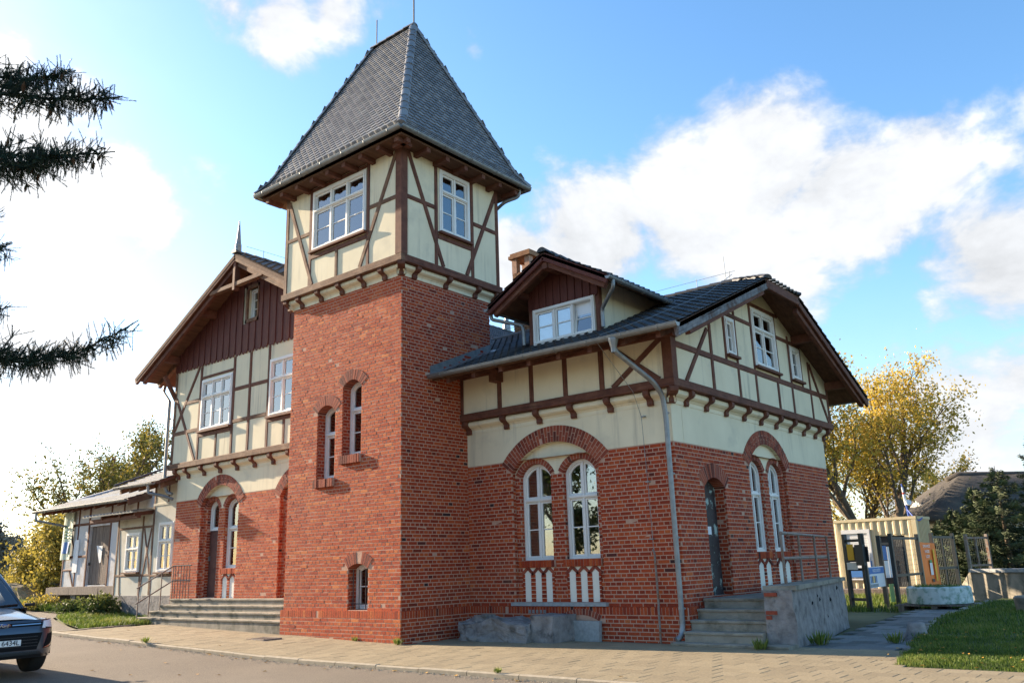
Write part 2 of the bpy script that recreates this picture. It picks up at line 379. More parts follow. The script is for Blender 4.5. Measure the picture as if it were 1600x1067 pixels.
def in_poly(p, poly):
    x, y = p[0], p[1]; r = False; n = len(poly)
    for i in range(n):
        (x0, y0), (x1, y1) = poly[i], poly[(i+1) % n]
        if (y0 > y) != (y1 > y) and x < (x1-x0)*(y-y0)/(y1-y0)+x0: r = not r
    return r
class MB:
    def __init__(s): s.v = []; s.f = []; s.mi = []; s.t = []; s.g = {}; s.m = 0; s.tint = .5
    def add(s, vs, fs):
        o = len(s.v)
        s.v += [tuple(p) for p in vs]; s.t += [s.tint]*len(vs)
        s.f += [tuple(i+o for i in f) for f in fs]; s.mi += [s.m]*len(fs)
    def box(s, a, b):
        (x0, y0, z0), (x1, y1, z1) = a, b
        s.add([(x0,y0,z0),(x1,y0,z0),(x1,y1,z0),(x0,y1,z0),(x0,y0,z1),(x1,y0,z1),(x1,y1,z1),(x0,y1,z1)],
              [(0,3,2,1),(4,5,6,7),(0,1,5,4),(1,2,6,5),(2,3,7,6),(3,0,4,7)])
    def prism(s, F, pts, d0, d1, holes=(), back=True):
        """flat outline (ccw in s,z) of a wall face pulled from depth d0 out to d1"""
        loops = [list(pts)] + [list(h) for h in holes]
        vs = []; ed = []; fl = []
        for lp in loops:
            o = len(vs); n = len(lp)
            vs += [V(p) for p in lp]; ed += [(o+i, o+(i+1) % n) for i in range(n)]; fl.append(list(range(o, o+n)))
        if len(loops) == 1 and len(pts) <= 4:
            tri = [tuple(range(len(pts)))]; ov = vs
        else:
            ov, _, tri, _, _, _ = delaunay_2d_cdt(vs, ed, [], 0, 1e-6)
            tri = [tuple(t) for t in tri]
            fixed = []
            for t in tri:
                a, b, c = (ov[i] for i in t[:3])
                g = (a+b+c)/3
                if not in_poly(g, loops[0]) or any(in_poly(g, h) for h in loops[1:]): continue
                fixed.append(t if (b-a).cross(c-a) > 0 else tuple(reversed(t)))
            tri = fixed
        s.add([F.P(p[0], p[1], d1) for p in ov], tri)
        if back: s.add([F.P(p[0], p[1], d0) for p in ov], [tuple(reversed(t)) for t in tri])
        for lp in loops:
            n = len(lp)
            ar = sum(lp[i][0]*lp[(i+1) % n][1]-lp[(i+1) % n][0]*lp[i][1] for i in range(n))
            hole = lp is not loops[0]
            seq = lp if (ar > 0) != hole else lp[::-1]
            s.add([F.P(p[0], p[1], d1) for p in seq]+[F.P(p[0], p[1], d0) for p in seq],
                  [(i, n+i, n+(i+1) % n, (i+1) % n) for i in range(n)])
    def fbox(s, F, s0, s1, z0, z1, d0, d1, back=True):
        P = F.P
        s.add([P(s0,z0,d0),P(s1,z0,d0),P(s1,z1,d0),P(s0,z1,d0),P(s0,z0,d1),P(s1,z0,d1),P(s1,z1,d1),P(s0,z1,d1)],
              ([(0,3,2,1)] if back else []) + [(4,5,6,7),(0,1,5,4),(1,2,6,5),(2,3,7,6),(3,0,4,7)])
    def beam(s, F, a, b, w, d0, d1, ch=.012):
        """chamfered timber between two points of a wall face"""
        a = V(a); b = V(b); t = (b-a).normalized(); n = V((-t.y, t.x))*w/2
        j = [random.uniform(-.006, .006) for _ in range(4)]
        def ring(f, dd):
            m = n*f
            return [(a-m*(1+j[0]), dd), (b-m*(1+j[1]), dd), (b+m*(1+j[2]), dd), (a+m*(1+j[3]), dd)]
        rg = ring(1, d0)+ring(1, d1-ch)+ring(1-2*ch/w, d1)
        vs = [F.P(p.x, p.y, d) for p, d in rg]; off = random.uniform(0, 50); o = len(s.v)
        for i, (p, d) in enumerate(rg): s.g[o+i] = ((p-a).dot(t), (p-a).dot(n.normalized())+(d1-d), off)
        s.add(vs, [(8,9,10,11)]+[(i, (i+1) % 4, 4+(i+1) % 4, 4+i) for i in range(4)]+[(4+i, 4+(i+1) % 4, 8+(i+1) % 4, 8+i) for i in range(4)]+[(3,2,1,0)])
    def tube(s, pts, r, n=8, cap=True, flatn=None):
        pts = [V(p) for p in pts]; k = len(pts)
        rr = r if isinstance(r, (list, tuple)) else [r]*k
        up = None; vs = []
        for i, p in enumerate(pts):
            d = (pts[min(i+1, k-1)]-pts[max(i-1, 0)])
            d = d.normalized() if d.length > 1e-9 else V((0, 0, 1))
            if up is None:
                up = d.orthogonal().normalized()
            up = (up-d*up.dot(d)); up = up.normalized() if up.length > 1e-6 else d.orthogonal().normalized()
            sd_ = d.cross(up)
            for q in range(n):
                an = 2*pi*q/n
                vs.append(p+(up*cos(an)+sd_*sin(an))*rr[i])
        fs = [(i*n+q, i*n+(q+1) % n, (i+1)*n+(q+1) % n, (i+1)*n+q) for i in range(k-1) for q in range(n)]
        if cap: fs += [tuple(range(n-1, -1, -1)), tuple((k-1)*n+q for q in range(n))]
        s.add(vs, fs)
    def lathe(s, c, prof, n=24, a0=0, a1=2*pi):
        full = abs(a1-a0-2*pi) < 1e-6
        m = n if full else n+1
        vs = [(c[0]+r*cos(a0+(a1-a0)*q/n), c[1]+r*sin(a0+(a1-a0)*q/n), c[2]+z) for r, z in prof for q in range(m)]
        fs = []
        for i in range(len(prof)-1):
            for q in range(n):
                q2 = (q+1) % m
                fs.append((i*m+q, i*m+q2, (i+1)*m+q2, (i+1)*m+q))
        s.add(vs, fs)
    def build(s, name, mat, parent=None, smooth=False, kind=None, label=None, origin=None):
        me = bpy.data.meshes.new(name)
        if origin is None:
            xs = list(zip(*s.v)); c = V([(min(x)+max(x))/2 for x in xs]); c.z = min(xs[2])
        else: c = V(origin)
        me.from_pydata([(p[0]-c.x, p[1]-c.y, p[2]-c.z) for p in s.v], [], s.f)
        for mm in mlist(mat): me.materials.append(mm)
        if any(s.mi): me.polygons.foreach_set('material_index', s.mi)
        at = me.attributes.new('tint', 'FLOAT', 'POINT'); at.data.foreach_set('value', s.t)
        if s.g:
            ga = me.attributes.new('grain', 'FLOAT_VECTOR', 'POINT')
            for i, q in s.g.items(): ga.data[i].vector = q
        if smooth: me.polygons.foreach_set('use_smooth', [True]*len(me.polygons))
        me.update()
        o = bpy.data.objects.new(name, me); COL.objects.link(o)
        o.location = c
        attach(o, parent)
        tag(o, label=label, kind=kind)
        return o

class Face:
    """wall face: s along the wall, z up, d outwards"""
    def __init__(s, o, rot): s.o = V((o[0], o[1])); s.rot = radians(rot); s.c = cos(s.rot); s.s = sin(s.rot)
    def P(s, a, z, d): return V((s.o.x+s.c*a+s.s*d, s.o.y+s.s*a-s.c*d, z))
    def shift(s, d):
        g = Face((0, 0), 0); g.rot, g.c, g.s = s.rot, s.c, s.s
        g.o = V((s.o.x+s.s*d, s.o.y-s.c*d)); return g
def part(name, mat, parent, fn, **k):
    m = MB(); fn(m); return m.build(name, mat, parent, **k)

def arc_geo(s0, s1, rise):
    h = (s1-s0)/2; R = (h*h+rise*rise)/(2*rise); return (s0+s1)/2, R   # centre s, radius; centre z = zs+rise-R
def arch_loop(s0, s1, zb, zs, rise, n=14, grow=0.0):
    """opening outline, ccw"""
    c, R = arc_geo(s0, s1, rise); cz = zs+rise-R
    a0 = atan2(zs-cz, s1-c); a1 = pi-a0
    R2 = R+grow
    pts = [(s0-grow, zb), (s1+grow, zb)]
    a0g = math.asin(max(-1, min(1, (zs-cz)/R2))) if grow else a0
    for i in range(n+1):
        a = a0g+(pi-2*a0g)*i/n
        pts.append((c+R2*cos(a), cz+R2*sin(a)))
    if abs(pts[1][0]-pts[2][0]) < 1e-6 and abs(pts[1][1]-pts[2][1]) < 1e-6: pts.pop(2)
    return pts

# ------------------------------------------------------------------ bricks (collected, sorted out at the end)
BRICKS = []      # (face, s0, s1, z0, z1, d0, d1, full, parent)
def arch_block(s0, s1, zb, zs, rise, t):
    c, R = arc_geo(s0, s1, rise); cz = zs+rise-R
    def f(z0, z1):
        if z1 <= zb+.005: return None
        if z0 < zs-.03: 
            return (s0, s1) if t >= 0 else None
        r = R+t
        zz = max(z0, cz) if z0 > cz else cz
        if z0 >= cz+r: return None
        h = sqrt(max(0, r*r-(z0-cz)**2))
        return (c-h, c+h)
    return f
def rect_block(s0, s1, z0_, z1_):
    def f(z0, z1): return (s0, s1) if (z1 > z0_+.01 and z0 < z1_-.01) else None
    return f
def lay(F, s0, s1, z0, z1, blocks, parent, d=0.0, start=0, inner=None, thick=.035):
    n = max(1, round((z1-z0)/.0785)); p = (z1-z0)/n
    for i in range(n):
        a, b = z0+i*p, z0+(i+1)*p-.0165
        spans = [(s0, s1)]
        if inner:
            q = inner(a, b)
            if not q: continue
            spans = [(max(s0, q[0]), min(s1, q[1]))]
        for bl in blocks:
            q = bl(a, b)
            if not q: continue
            nw = []
            for x, y in spans:
                if q[1] <= x or q[0] >= y: nw.append((x, y)); continue
                if q[0] > x: nw.append((x, q[0]))
                if q[1] < y: nw.append((q[1], y))
            spans = nw
        k = i+start
        pitch = .262 if k % 2 == 0 else .131
        off = s0 + (0 if k % 4 in (1, 3) else (.0655 if k % 4 == 0 else .1965)) - pitch
        for x, y in spans:
            j = math.floor((x-off)/pitch)
            while True:
                u0 = off+j*pitch; u1 = u0+pitch-.016
                j += 1
                if u0 >= y-.02: break
                c0, c1 = max(u0, x), min(u1, y)
                if c1-c0 < .03: continue
                if y-c1 < .04 and y-c1 > 0 and c1 == u1: c1 = min(c1, y)
                e = random.gauss(0, .0016)
                BRICKS.append((F, c0+random.uniform(0, .003), c1-random.uniform(0, .003), a+random.uniform(0, .002), b-random.uniform(0, .002), d-thick, d+e, abs(c1-c0-(pitch-.016)) < .002, parent))

def soldier(F, s0, s1, z0, z1, d, parent, blocks=()):
    """course of bricks on end"""
    n = round((s1-s0)/.0785); p = (s1-s0)/n
    for i in range(n):
        a, b = s0+i*p, s0+(i+1)*p-.012
        if any((q := bl(z0, z1)) and q[0] < (a+b)/2 < q[1] for bl in blocks): continue
        BRICKS.append((F, a, b, z0, z1, d-.05, d+random.gauss(0, .0015), False, parent))

def voussoirs(F, s0, s1, zs, rise, t, parent, d0=-.12, d1=.012, single=True, mb=None, two=False):
    """ring of wedge bricks over an opening"""
    c, R = arc_geo(s0, s1, rise); cz = zs+rise-R
    a0 = atan2(zs-cz, s1-c)
    n = max(5, round((pi-2*a0)*(R+t/2)/.082))
    if n % 2 == 0: n += 1
    da = (pi-2*a0)/n
    for i in range(n):
        g = .0075/(R+t/2)
        x, y = a0+i*da+g, a0+(i+1)*da-g
        cuts = [(R, R+t)]
        if two: cuts = [(R, R+t*.64-.006), (R+t*.64+.006, R+t)] if i % 2 else [(R, R+t*.36-.006), (R+t*.36+.006, R+t)]
        for ra, rb in cuts:
            m = mb or MB()
            m.tint = random.random()
            e = random.gauss(0, .002)
            pts = [(c+ra*cos(x), cz+ra*sin(x)), (c+rb*cos(x), cz+rb*sin(x)), (c+rb*cos(y), cz+rb*sin(y)), (c+ra*cos(y), cz+ra*sin(y))]
            m.prism(F, pts, d0, d1+e)
            if mb is None: m.build('arch_brick', 'voussoir', parent)
    # mortar bed under the ring
    bed = MB()
    k = 24
    out = [(c+(R+.002)*cos(a0+(pi-2*a0)*i/k), cz+(R+.002)*sin(a0+(pi-2*a0)*i/k)) for i in range(k+1)]
    out2 = [(c+(R+t)*cos(a0+(pi-2*a0)*i/k), cz+(R+t)*sin(a0+(pi-2*a0)*i/k)) for i in range(k+1)]
    for i in range(k): bed.prism(F, [out[i], out2[i], out2[i+1], out[i+1]], d0+.004, d1-.004, back=False)
    bed.build('arch_mortar', 'mortar', parent)

# ------------------------------------------------------------------ windows
def light_poly(sa, sb, za, zb, arc=None, n=8):
    """outline of one light; arc=(centre s, centre z, R) clips its head"""
    if not arc: return [(sa, za), (sb, za), (sb, zb), (sa, zb)]
    c, cz, R = arc
    def zt(x): return cz+sqrt(max(1e-6, R*R-(x-c)**2))
    return [(sa, za), (sb, za)]+[(sb+(sa-sb)*i/n, max(za+.01, zt(sb+(sa-sb)*i/n))) for i in range(n+1)]
def window(parent, F, s0, s1, z0, z1, d, cols, transom=None, bars=1, rise=0, casing=.075, blind=None, sill=True, gl='glass', name='window', upper_bars=0, proud=.03, tilt=None, sill_mat='timber', widths=None, label=None):
    c_, R_ = arc_geo(s0, s1, rise) if rise else (0, 0)
    arc = (c_, z1-R_, R_) if rise else None
    def inset(i): return (arc[0], arc[1], arc[2]-i) if arc else None
    m = MB()
    outer = light_poly(s0, s1, z0, z1, arc, 16); inner = light_poly(s0+casing, s1-casing, z0+casing*.8, z1-casing, inset(casing), 16)
    m.prism(F, outer, d-.09, d+proud, [inner])
    i2 = light_poly(s0+casing*.45, s1-casing*.45, z0+casing*.4, z1-casing*.45, inset(casing*.45), 16)
    if not rise: m.prism(F, i2, d+proud-.002, d+proud+.016, [light_poly(s0+casing*.85, s1-casing*.85, z0+casing*.7, z1-casing*.85, inset(casing*.85), 16)])
    w = m.build(name, 'white_paint', parent, label=label)
    a, b = s0+casing, s1-casing; zb, zt = z0+casing*.8, z1-casing
    mu = .05; tr = .07
    rows = [(zb, zt, True, bars)]
    if transom:
        part('transom', 'white_paint', w, lambda m: (m.fbox(F, a-.001, b+.001, transom-tr/2, transom+tr/2, d-.06, d+proud-.006), m.fbox(F, a, b, transom-tr*.2, transom+tr*.35, d+proud-.008, d+proud+.02)))
        rows = [(zb, transom-tr/2, False, bars), (transom+tr/2, zt, True, upper_bars)]
    ws = widths or [1.0/cols]*cols
    xs = [a]
    for q in ws: xs.append(xs[-1]+(b-a)*q)
    for x in xs[1:-1]:
        top = zt if not arc else arc[1]+sqrt((arc[2]-casing)**2-(x-arc[0])**2)
        part('mullion', 'white_paint', w, lambda m: m.fbox(F, x-mu/2, x+mu/2, zb, top-.003, d-.055, d+proud-.012))
    for za, ze, top, nb in rows:
        for k in range(cols):
            sa = xs[k]+(mu/2 if k else 0); sb = xs[k+1]-(mu/2 if k < cols-1 else 0)
            ar = inset(casing) if (arc and top) else None
            ar2 = inset(casing+.042) if (arc and top) else None
            sw = .042
            G = F
            if tilt == k and not top or tilt == k and not transom:
                G = TiltFace(F, za, d, radians(9))
            pl = light_poly(sa+.003, sb-.003, za+.003, ze-.003, ar)
            pi_ = light_poly(sa+sw, sb-sw, za+sw, ze-sw, ar2)
            part('sash', 'white_paint', w, lambda m: m.prism(G, pl, d-.05, d-.006, [pi_]))
            po = light_poly(sa+sw-.008, sb-sw+.008, za+sw-.008, ze-sw+.008, inset(casing+.034) if (arc and top) else None)
            part('pane', gl, w, lambda m: m.prism(G, po, d-.034, d-.028))
            for q in range(nb):
                zz = za+(ze-za)*(q+1)/(nb+1)
                part('glazing_bar', 'white_paint', w, lambda m: m.fbox(G, sa+sw-.002, sb-sw+.002, zz-.012, zz+.012, d-.045, d-.012))
    if blind:
        bm_, z_lo = blind
        part('blind', bm_, w, lambda m: m.fbox(F, s0+.04, s1-.04, z0+(z1-z0)*z_lo, z1-.03, d-.105, d-.095))
    if sill:
        part('sill', sill_mat, w, lambda m: m.fbox(F, s0-.04, s1+.04, z0-.055, z0-.002, d-.05, d+.11))
    return w
class TiltFace:
    def __init__(s, F, z0, d, a): s.F = F; s.z0 = z0; s.d = d; s.a = a
    def P(s, x, z, d):
        h = z-s.z0; q = d-s.d
        return s.F.P(x, s.z0+h*cos(s.a)+q*sin(s.a), s.d+q*cos(s.a)-h*sin(s.a))

# ------------------------------------------------------------------ roof tiles (collected)
TILES = []       # (matrix, parent)
TW, TE = .215, .30
def tile_mesh(mb, M, TE=.30):
    if TE < .2:      # plain tile with a rounded tail
        prof = [(0, -.004, 0), (.14, .003, .022), (.32, .006, .038), (.5, .007, .044), (.68, .006, .038), (.86, .003, .022), (1.0, -.004, 0)]
        g, lift, tail, back = .95, .046, .012, TE*1.45
    else:            # pantile
        prof = [(0, .004, 0), (.14, -.012, 0), (.34, -.016, 0), (.54, -.006, 0), (.70, .022, 0), (.85, .034, 0), (1.0, .012, 0)]
        g, lift, tail, back = 1.03, .044, .010, TE*1.12
    vs = [M @ V(((u-.5)*TW*g, -y, h+lift)) for u, h, y in prof]
    vs += [M @ V(((u-.5)*TW*g, back, h+.006)) for u, h, y in prof]
    vs += [M @ V(((u-.5)*TW*g, .004-y, h+tail)) for u, h, y in prof]
    k = len(prof)
    fs = [(i, i+1, k+i+1, k+i) for i in range(k-1)]+[(2*k+i, 2*k+i+1, i+1, i) for i in range(k-1)]
    mb.add(vs, fs)
def tiles(O, a, b, wid, length, inside, parent, jit=1.0, TE=.30, mat=1):
    """O eave corner, a unit along the eave, b unit up the slope"""
    a = V(a).normalized(); b = V(b).normalized(); n = a.cross(b)
    base = Matrix((a, b, n)).transposed().to_4x4()
    for r in range(int(length/TE)+1):
        for c in range(int(wid/TW)+1):
            x, y = (c+.5+(.5*(r % 2) if TE < .2 else 0))*TW, r*TE
            if y+TE*.6 > length or x > wid: continue
            if inside and not inside(x, y+TE*.5): continue
            p = V(O)+a*x+b*y+n*.012
            R = Matrix.Rotation(random.gauss(0, .006)*jit, 4, 'Z') @ Matrix.Rotation(random.gauss(0, .008)*jit, 4, 'Y')
            TILES.append((Matrix.Translation(p) @ base @ R, parent, TE, mat))
def ridge_caps(p, q, parent, r=.115, L=.33, mat='wing_tile', up=V((0, 0, 1))):
    p = V(p); q = V(q); d = (q-p); ln = d.length; d.normalize()
    sd_ = d.cross(up).normalized(); u = sd_.cross(d)
    n = max(1, round(ln/L))
    for i in range(n):
        a = p+d*(ln*i/n-.02); b = p+d*(ln*(i+1)/n+.03)
        m = MB(); m.tint = random.random()
        k = 8; vs = []
        for (c, rr, lift) in ((a, r*1.05, .010), (b, r*.95, 0)):
            for j in range(k+1):
                an = pi*j/k
                vs.append(c+sd_*(cos(an)*rr)+u*(sin(an)*rr*.85+lift-.02))
        m.add(vs, [(j, k+1+j, k+2+j, j+1) for j in range(k)]+[tuple(range(k, -1, -1))] + [tuple(range(k+1, 2*k+2))])
        m.build('ridge_tile', mat, parent, smooth=False)
def slab(pts, th, name, mat, parent):
    """thin roof deck hung under a planar outline"""
    pts = [V(p) for p in pts]; n = (pts[1]-pts[0]).cross(pts[2]-pts[0]).normalized()
    if n.z < 0: pts.reverse(); n = -n
    k = len(pts); m = MB()
    m.add(pts+[p-n*th for p in pts], [tuple(range(k)), tuple(range(2*k-1, k-1, -1))]+[(i, k+i, k+(i+1) % k, (i+1) % k) for i in range(k)])
    return m.build(name, mat, parent)
def gutter(p, q, parent, r=.075, out=None, name='gutter'):
    """half-round trough from p to q"""
    p = V(p); q = V(q); d = (q-p).normalized(); sd_ = d.cross(V((0, 0, 1))).normalized()
    m = MB(); k = 8
    for rr, flip in ((r, False), (r-.008, True)):
        vs = []
        for c in (p, q):
            for j in range(k+1):
                an = pi+pi*j/k
                vs.append(c+sd_*(cos(an)*rr)+V((0, 0, sin(an)*rr)))
        fs = [(j, j+1, k+2+j, k+1+j) for j in range(k)]
        m.add(vs, [tuple(reversed(f)) for f in fs] if flip else fs)
    for c in (p, q):
        vs = [c+sd_*(cos(pi+pi*j/k)*r)+V((0, 0, sin(pi+pi*j/k)*r)) for j in range(k+1)]
        m.add(vs, [tuple(range(k+1))])
    m.tube([p+sd_*r+V((0, 0, .004)), q+sd_*r+V((0, 0, .004))], .011, 6)
    m.tube([p-sd_*r+V((0, 0, .004)), q-sd_*r+V((0, 0, .004))], .008, 6)
    g = m.build(name, 'zinc', parent)
    n = max(2, round((q-p).length/.85))
    for i in range(n):
        c = p+(q-p)*((i+.5)/n)
        mb = MB()
        mb.tube([c+sd_*(cos(pi+pi*j/6)*(r+.006))+V((0, 0, sin(pi+pi*j/6)*(r+.006))) for j in range(7)], .009, 5)
        mb.build('gutter_bracket', 'zinc', g)
    return g
def downpipe(pts, parent, r=.05, clips=()):
    o = part('downpipe', 'zinc', parent, lambda m: m.tube(pts, r, 12), smooth=False)
    for c in clips:
        part('pipe_clip', 'zinc', o, lambda m: (m.tube([V(c)-V((0, 0, .02)), V(c)+V((0, 0, .02))], r+.009, 12), m.box(V(c)+V((r, -.01, -.012)), V(c)+V((r+.035, .01, .012)))))
    return o
def bend(pts, r=.12, n=4):
    """round the corners of a polyline"""
    pts = [V(p) for p in pts]; out = [pts[0]]
    for i in range(1, len(pts)-1):
        a = pts[i]+(pts[i-1]-pts[i]).normalized()*r; b = pts[i]+(pts[i+1]-pts[i]).normalized()*r
        for k in range(n+1):
            t = k/n; out.append(a*(1-t)**2+pts[i]*2*t*(1-t)+b*t*t)
    return out+[pts[-1]]
def bracket(F, s, ztop, zbot, d_out, parent, w=.13, mat='timber'):
    """carved corbel: round nose on top, hollow below"""
    h = ztop-zbot
    prof = [(0, ztop), (0, zbot), (.05, zbot-.005), (.075, zbot+.03), (.07, zbot+h*.30), (.10, zbot+h*.45), (d_out*.75, zbot+h*.52), (d_out*.97, zbot+h*.66), (d_out, zbot+h*.82), (d_out*.95, ztop)]
    m = MB(); k = len(prof)
    vs = [F.P(s-w/2, z, d) for d, z in prof]+[F.P(s+w/2, z, d) for d, z in prof]
    m.add(vs, [tuple(range(k)), tuple(range(2*k-1, k-1, -1))]+[((i+1) % k, i, k+i, k+(i+1) % k) for i in range(k)])
    # wedge triangulation keeps the concave profile clean
    m.v = m.v; m.f = m.f[2:]; m.mi = m.mi[2:]
    vs2, _, tri, _, _, _ = delaunay_2d_cdt([V(p) for p in prof], [(i, (i+1) % k) for i in range(k)], [], 0, 1e-6)
    tri = [t for t in tri if in_poly((vs2[t[0]]+vs2[t[1]]+vs2[t[2]])/3, prof)]
    m.add([F.P(s-w/2, p[1], p[0]) for p in vs2], [tuple(t) for t in tri]); m.add([F.P(s+w/2, p[1], p[0]) for p in vs2], [tuple(reversed(t)) for t in tri])
    return m.build('bracket', mat, parent)
def cornice(F, s0, s1, z0, z1, d_out, parent):
    """moulded plaster strip between brackets: hollow below, roll above"""
    h = z1-z0
    prof = [(-.02, z0), (.012, z0), (.012, z0+h*.28), (.035, z0+h*.36), (.045, z0+h*.42), (d_out*.55, z0+h*.50), (d_out*.8, z0+h*.62), (d_out*.86, z0+h*.78), (d_out*.8, z0+h*.92), (d_out*.6, z1), (-.02, z1)]
    k = len(prof); m = MB()
    m.add([F.P(s0, z, d) for d, z in prof]+[F.P(s1, z, d) for d, z in prof], [(i, (i+1) % k, k+(i+1) % k, k+i)[::-1] for i in range(k)])
    return m.build('cornice', 'plaster', parent)
def text_mesh(name, body, size, M, mat, parent, shear=0.0, ext=.0015, align='CENTER'):
    cu = bpy.data.curves.new(name, 'FONT'); cu.body = body; cu.size = size; cu.align_x = align; cu.align_y = 'CENTER'
    cu.shear = shear; cu.extrude = ext
    t = bpy.data.objects.new('tmp_text', cu); COL.objects.link(t)
    dg = bpy.context.evaluated_depsgraph_get(); dg.update()
    me = bpy.data.meshes.new_from_object(t.evaluated_get(dg))
    bpy.data.objects.remove(t); bpy.data.curves.remove(cu)
    me.name = name
    me.materials.clear(); me.materials.append(MATS[mat])
    o = bpy.data.objects.new(name, me); COL.objects.link(o)
    o.matrix_world = M
    lo, ro, sc = M.decompose(); o.location = lo; o.rotation_euler = ro.to_euler(); o.scale = sc
    attach(o, parent)
    return o

# ------------------------------------------------------------------ ground heights
def gz(x, y=0.0):
    g = -.025*min(0, x)
    if x < -24: g = .6+(-24-x)*.004
    return g

# ------------------------------------------------------------------ station building
ST = empty('station_building', (-2, 4, 0), 'red brick and half-timbered station with a square tower under a steep dark roof', 'building')
def wall(name, F, outline, holes, d_out, thick, mat, parent=ST, **k):
    m = MB(); m.prism(F, outline, d_out-thick, d_out, holes); return m.build(name, mat, parent, **k)
def rect(s0, s1, z0, z1): return [(s0, z0), (s1, z0), (s1, z1), (s0, z1)]
def jambs(F, s0, s1, z0, z1, depth, parent, d=0.0, left=True, right=True):
    if left:
        G = Face((0, 0), 0); p = F.P(s0, 0, d); G = Face((p.x, p.y), math.degrees(F.rot)+90)
        lay(G, .037, depth, z0, z1, [], parent)
    if right:
        p = F.P(s1, 0, d); G = Face((p.x, p.y), math.degrees(F.rot)-90)
        lay(G, -depth, -.037, z0, z1, [], parent)
VM = MB()     # arch bricks of the far openings, joined

def niche(F, W, s0, s1, zb, zsp, rise, ring, depth, opens, osp, orise, zfloor, single):
    """arched recess with two openings under their own small arches"""
    Fn = F.shift(-depth)
    holes = []
    for o in opens: holes.append(arch_loop(o['s0'], o['s1'], o['zb'], osp, orise, 10, grow=.004))
    st = []
    m = MB(); m.prism(Fn, rect(s0-.05, s1+.05, zb-.05, zsp+rise+.1), -.32, -.004, holes)
    B = m.build('niche_wall', 'mortar', ST)
    # plaster field between the arches
    c, R = arc_geo(s0, s1, rise); cz = zsp+rise-R; a0 = atan2(zsp-cz, s1-c)
    poly = [(s1, osp), (s1, zsp-.001)]+[(c+R*cos(a0+(pi-2*a0)*i/20), cz+R*sin(a0+(pi-2*a0)*i/20)) for i in range(21)]+[(s0, osp)]
    for o in opens:
        oc, oR = arc_geo(o['s0'], o['s1'], orise); ocz = osp+orise-oR; r = oR+.11
        b0 = math.asin((osp-ocz)/r)
        poly += [(oc+r*cos(pi-b0-(pi-2*b0)*i/10), ocz+r*sin(pi-b0-(pi-2*b0)*i/10)) for i in range(11)]
    clean = []
    for p in poly:
        if not clean or hypot(p[0]-clean[-1][0], p[1]-clean[-1][1]) > .004: clean.append(p)
    m = MB(); m.prism(Fn, clean, -.06, -.002); m.build('arch_field', 'plaster', B)
    lay(Fn, s0, s1, zb, osp, [rect_block(o['s0'], o['s1'], o['zb'], 9) for o in opens]+[rect_block(o['s0']+.02, o['s1']-.02, zb, o['zb']-.0) for o in opens if o.get('strips')], B)
    voussoirs(F, s0, s1, zsp, rise, ring, W, d0=-depth, d1=.014, mb=None if single else VM, two=True)
    jambs(F, s0, s1, zb, zsp, depth, W)
    for o in opens:
        a, b = o['s0'], o['s1']
        voussoirs(Fn, a, b, osp, orise, .125, B, d0=-.2, d1=.014, mb=None if single else VM)
        jambs(Fn, a, b, o['zb'], osp, .2, B)
        if o.get('strips'):
            z0, z1 = zb+.0, o['zb']
            n = o['strips']
            # sill course of bricks on end
            k = round((b-a+.1)/.075); p = (b-a+.1)/k
            for i in range(k):
                q = a-.05+i*p
                BRICKS.append((Fn, q, q+p-.011, z1-.15, z1-.008, -.06, .055+random.gauss(0, .002), False, B))
            part('sill_mortar', 'mortar', B, lambda m: m.fbox(Fn, a-.052, b+.052, z1-.152, z1-.004, -.06, .046))
            # plaster strips between slim brick piers, little brick gables on top
            w = (b-a)/n; ztop = z1-.28
            part('strip_field', 'stripe_plaster', B, lambda m: m.fbox(Fn, a+.001, b-.001, z0+.002, z1-.16, -.10, -.0015))
            for i in range(n+1):
                x = a+i*w; x0, x1 = max(a+.001, x-.058), min(b-.001, x+.058)
                rows = round((ztop-z0)/.0785); pz = (ztop-z0)/rows
                for r in range(rows):
                    BRICKS.append((Fn, x0, x1, z0+r*pz, z0+(r+1)*pz-.012, -.06, .014+random.gauss(0, .0015), False, B))
            for i in range(n):
                x = a+(i+.5)*w
                for sg in (-1, 1):
                    m = MB(); m.tint = random.random()
                    m.beam(Fn, (x+sg*(w/2+.02), ztop-.02), (x+sg*.012, z1-.165), .06, -.06, .03, .006); m.build('gable_brick', 'voussoir', B)
    return Fn, B

# ---- tower, brick part
TF, TR_ = Face((0, 0), 0), Face((0, 0), 90)
TLf, TB = Face((-4, 0), -90), Face((0, 3.05), 180)
tw = [(-2.92, -2.26, 3.58, 5.15, .17), (-2.00, -1.33, 4.05, 5.63, .17), (-1.69, -1.03, .655, 1.52, .11)]
TW_ = wall('tower_wall', TF, rect(-3.996, -.004, -.3, 8.06), [arch_loop(a, b, zb, zs, r, 10, grow=.004) for a, b, zb, zs, r in tw], -.004, .38, 'mortar')
TRW = wall('tower_wall', TR_, rect(.36, 3.04, -.3, 8.06), [], -.004, .3, 'mortar')
wall('tower_wall', TLf, rect(-3.04, -.40, -.3, 8.06), [], -.009, .3, 'brick')
wall('tower_wall', TB, rect(.33, 3.67, 2, 8.06), [], -.009, .3, 'brick')
blk = [arch_block(a, b, zb, zs, r, .12) for a, b, zb, zs, r in tw]
lay(TF, -4, 0, .64, 8.03, blk, TW_)
lay(TR_, .037, 3.05, .64, 8.03, [], TRW, start=1)
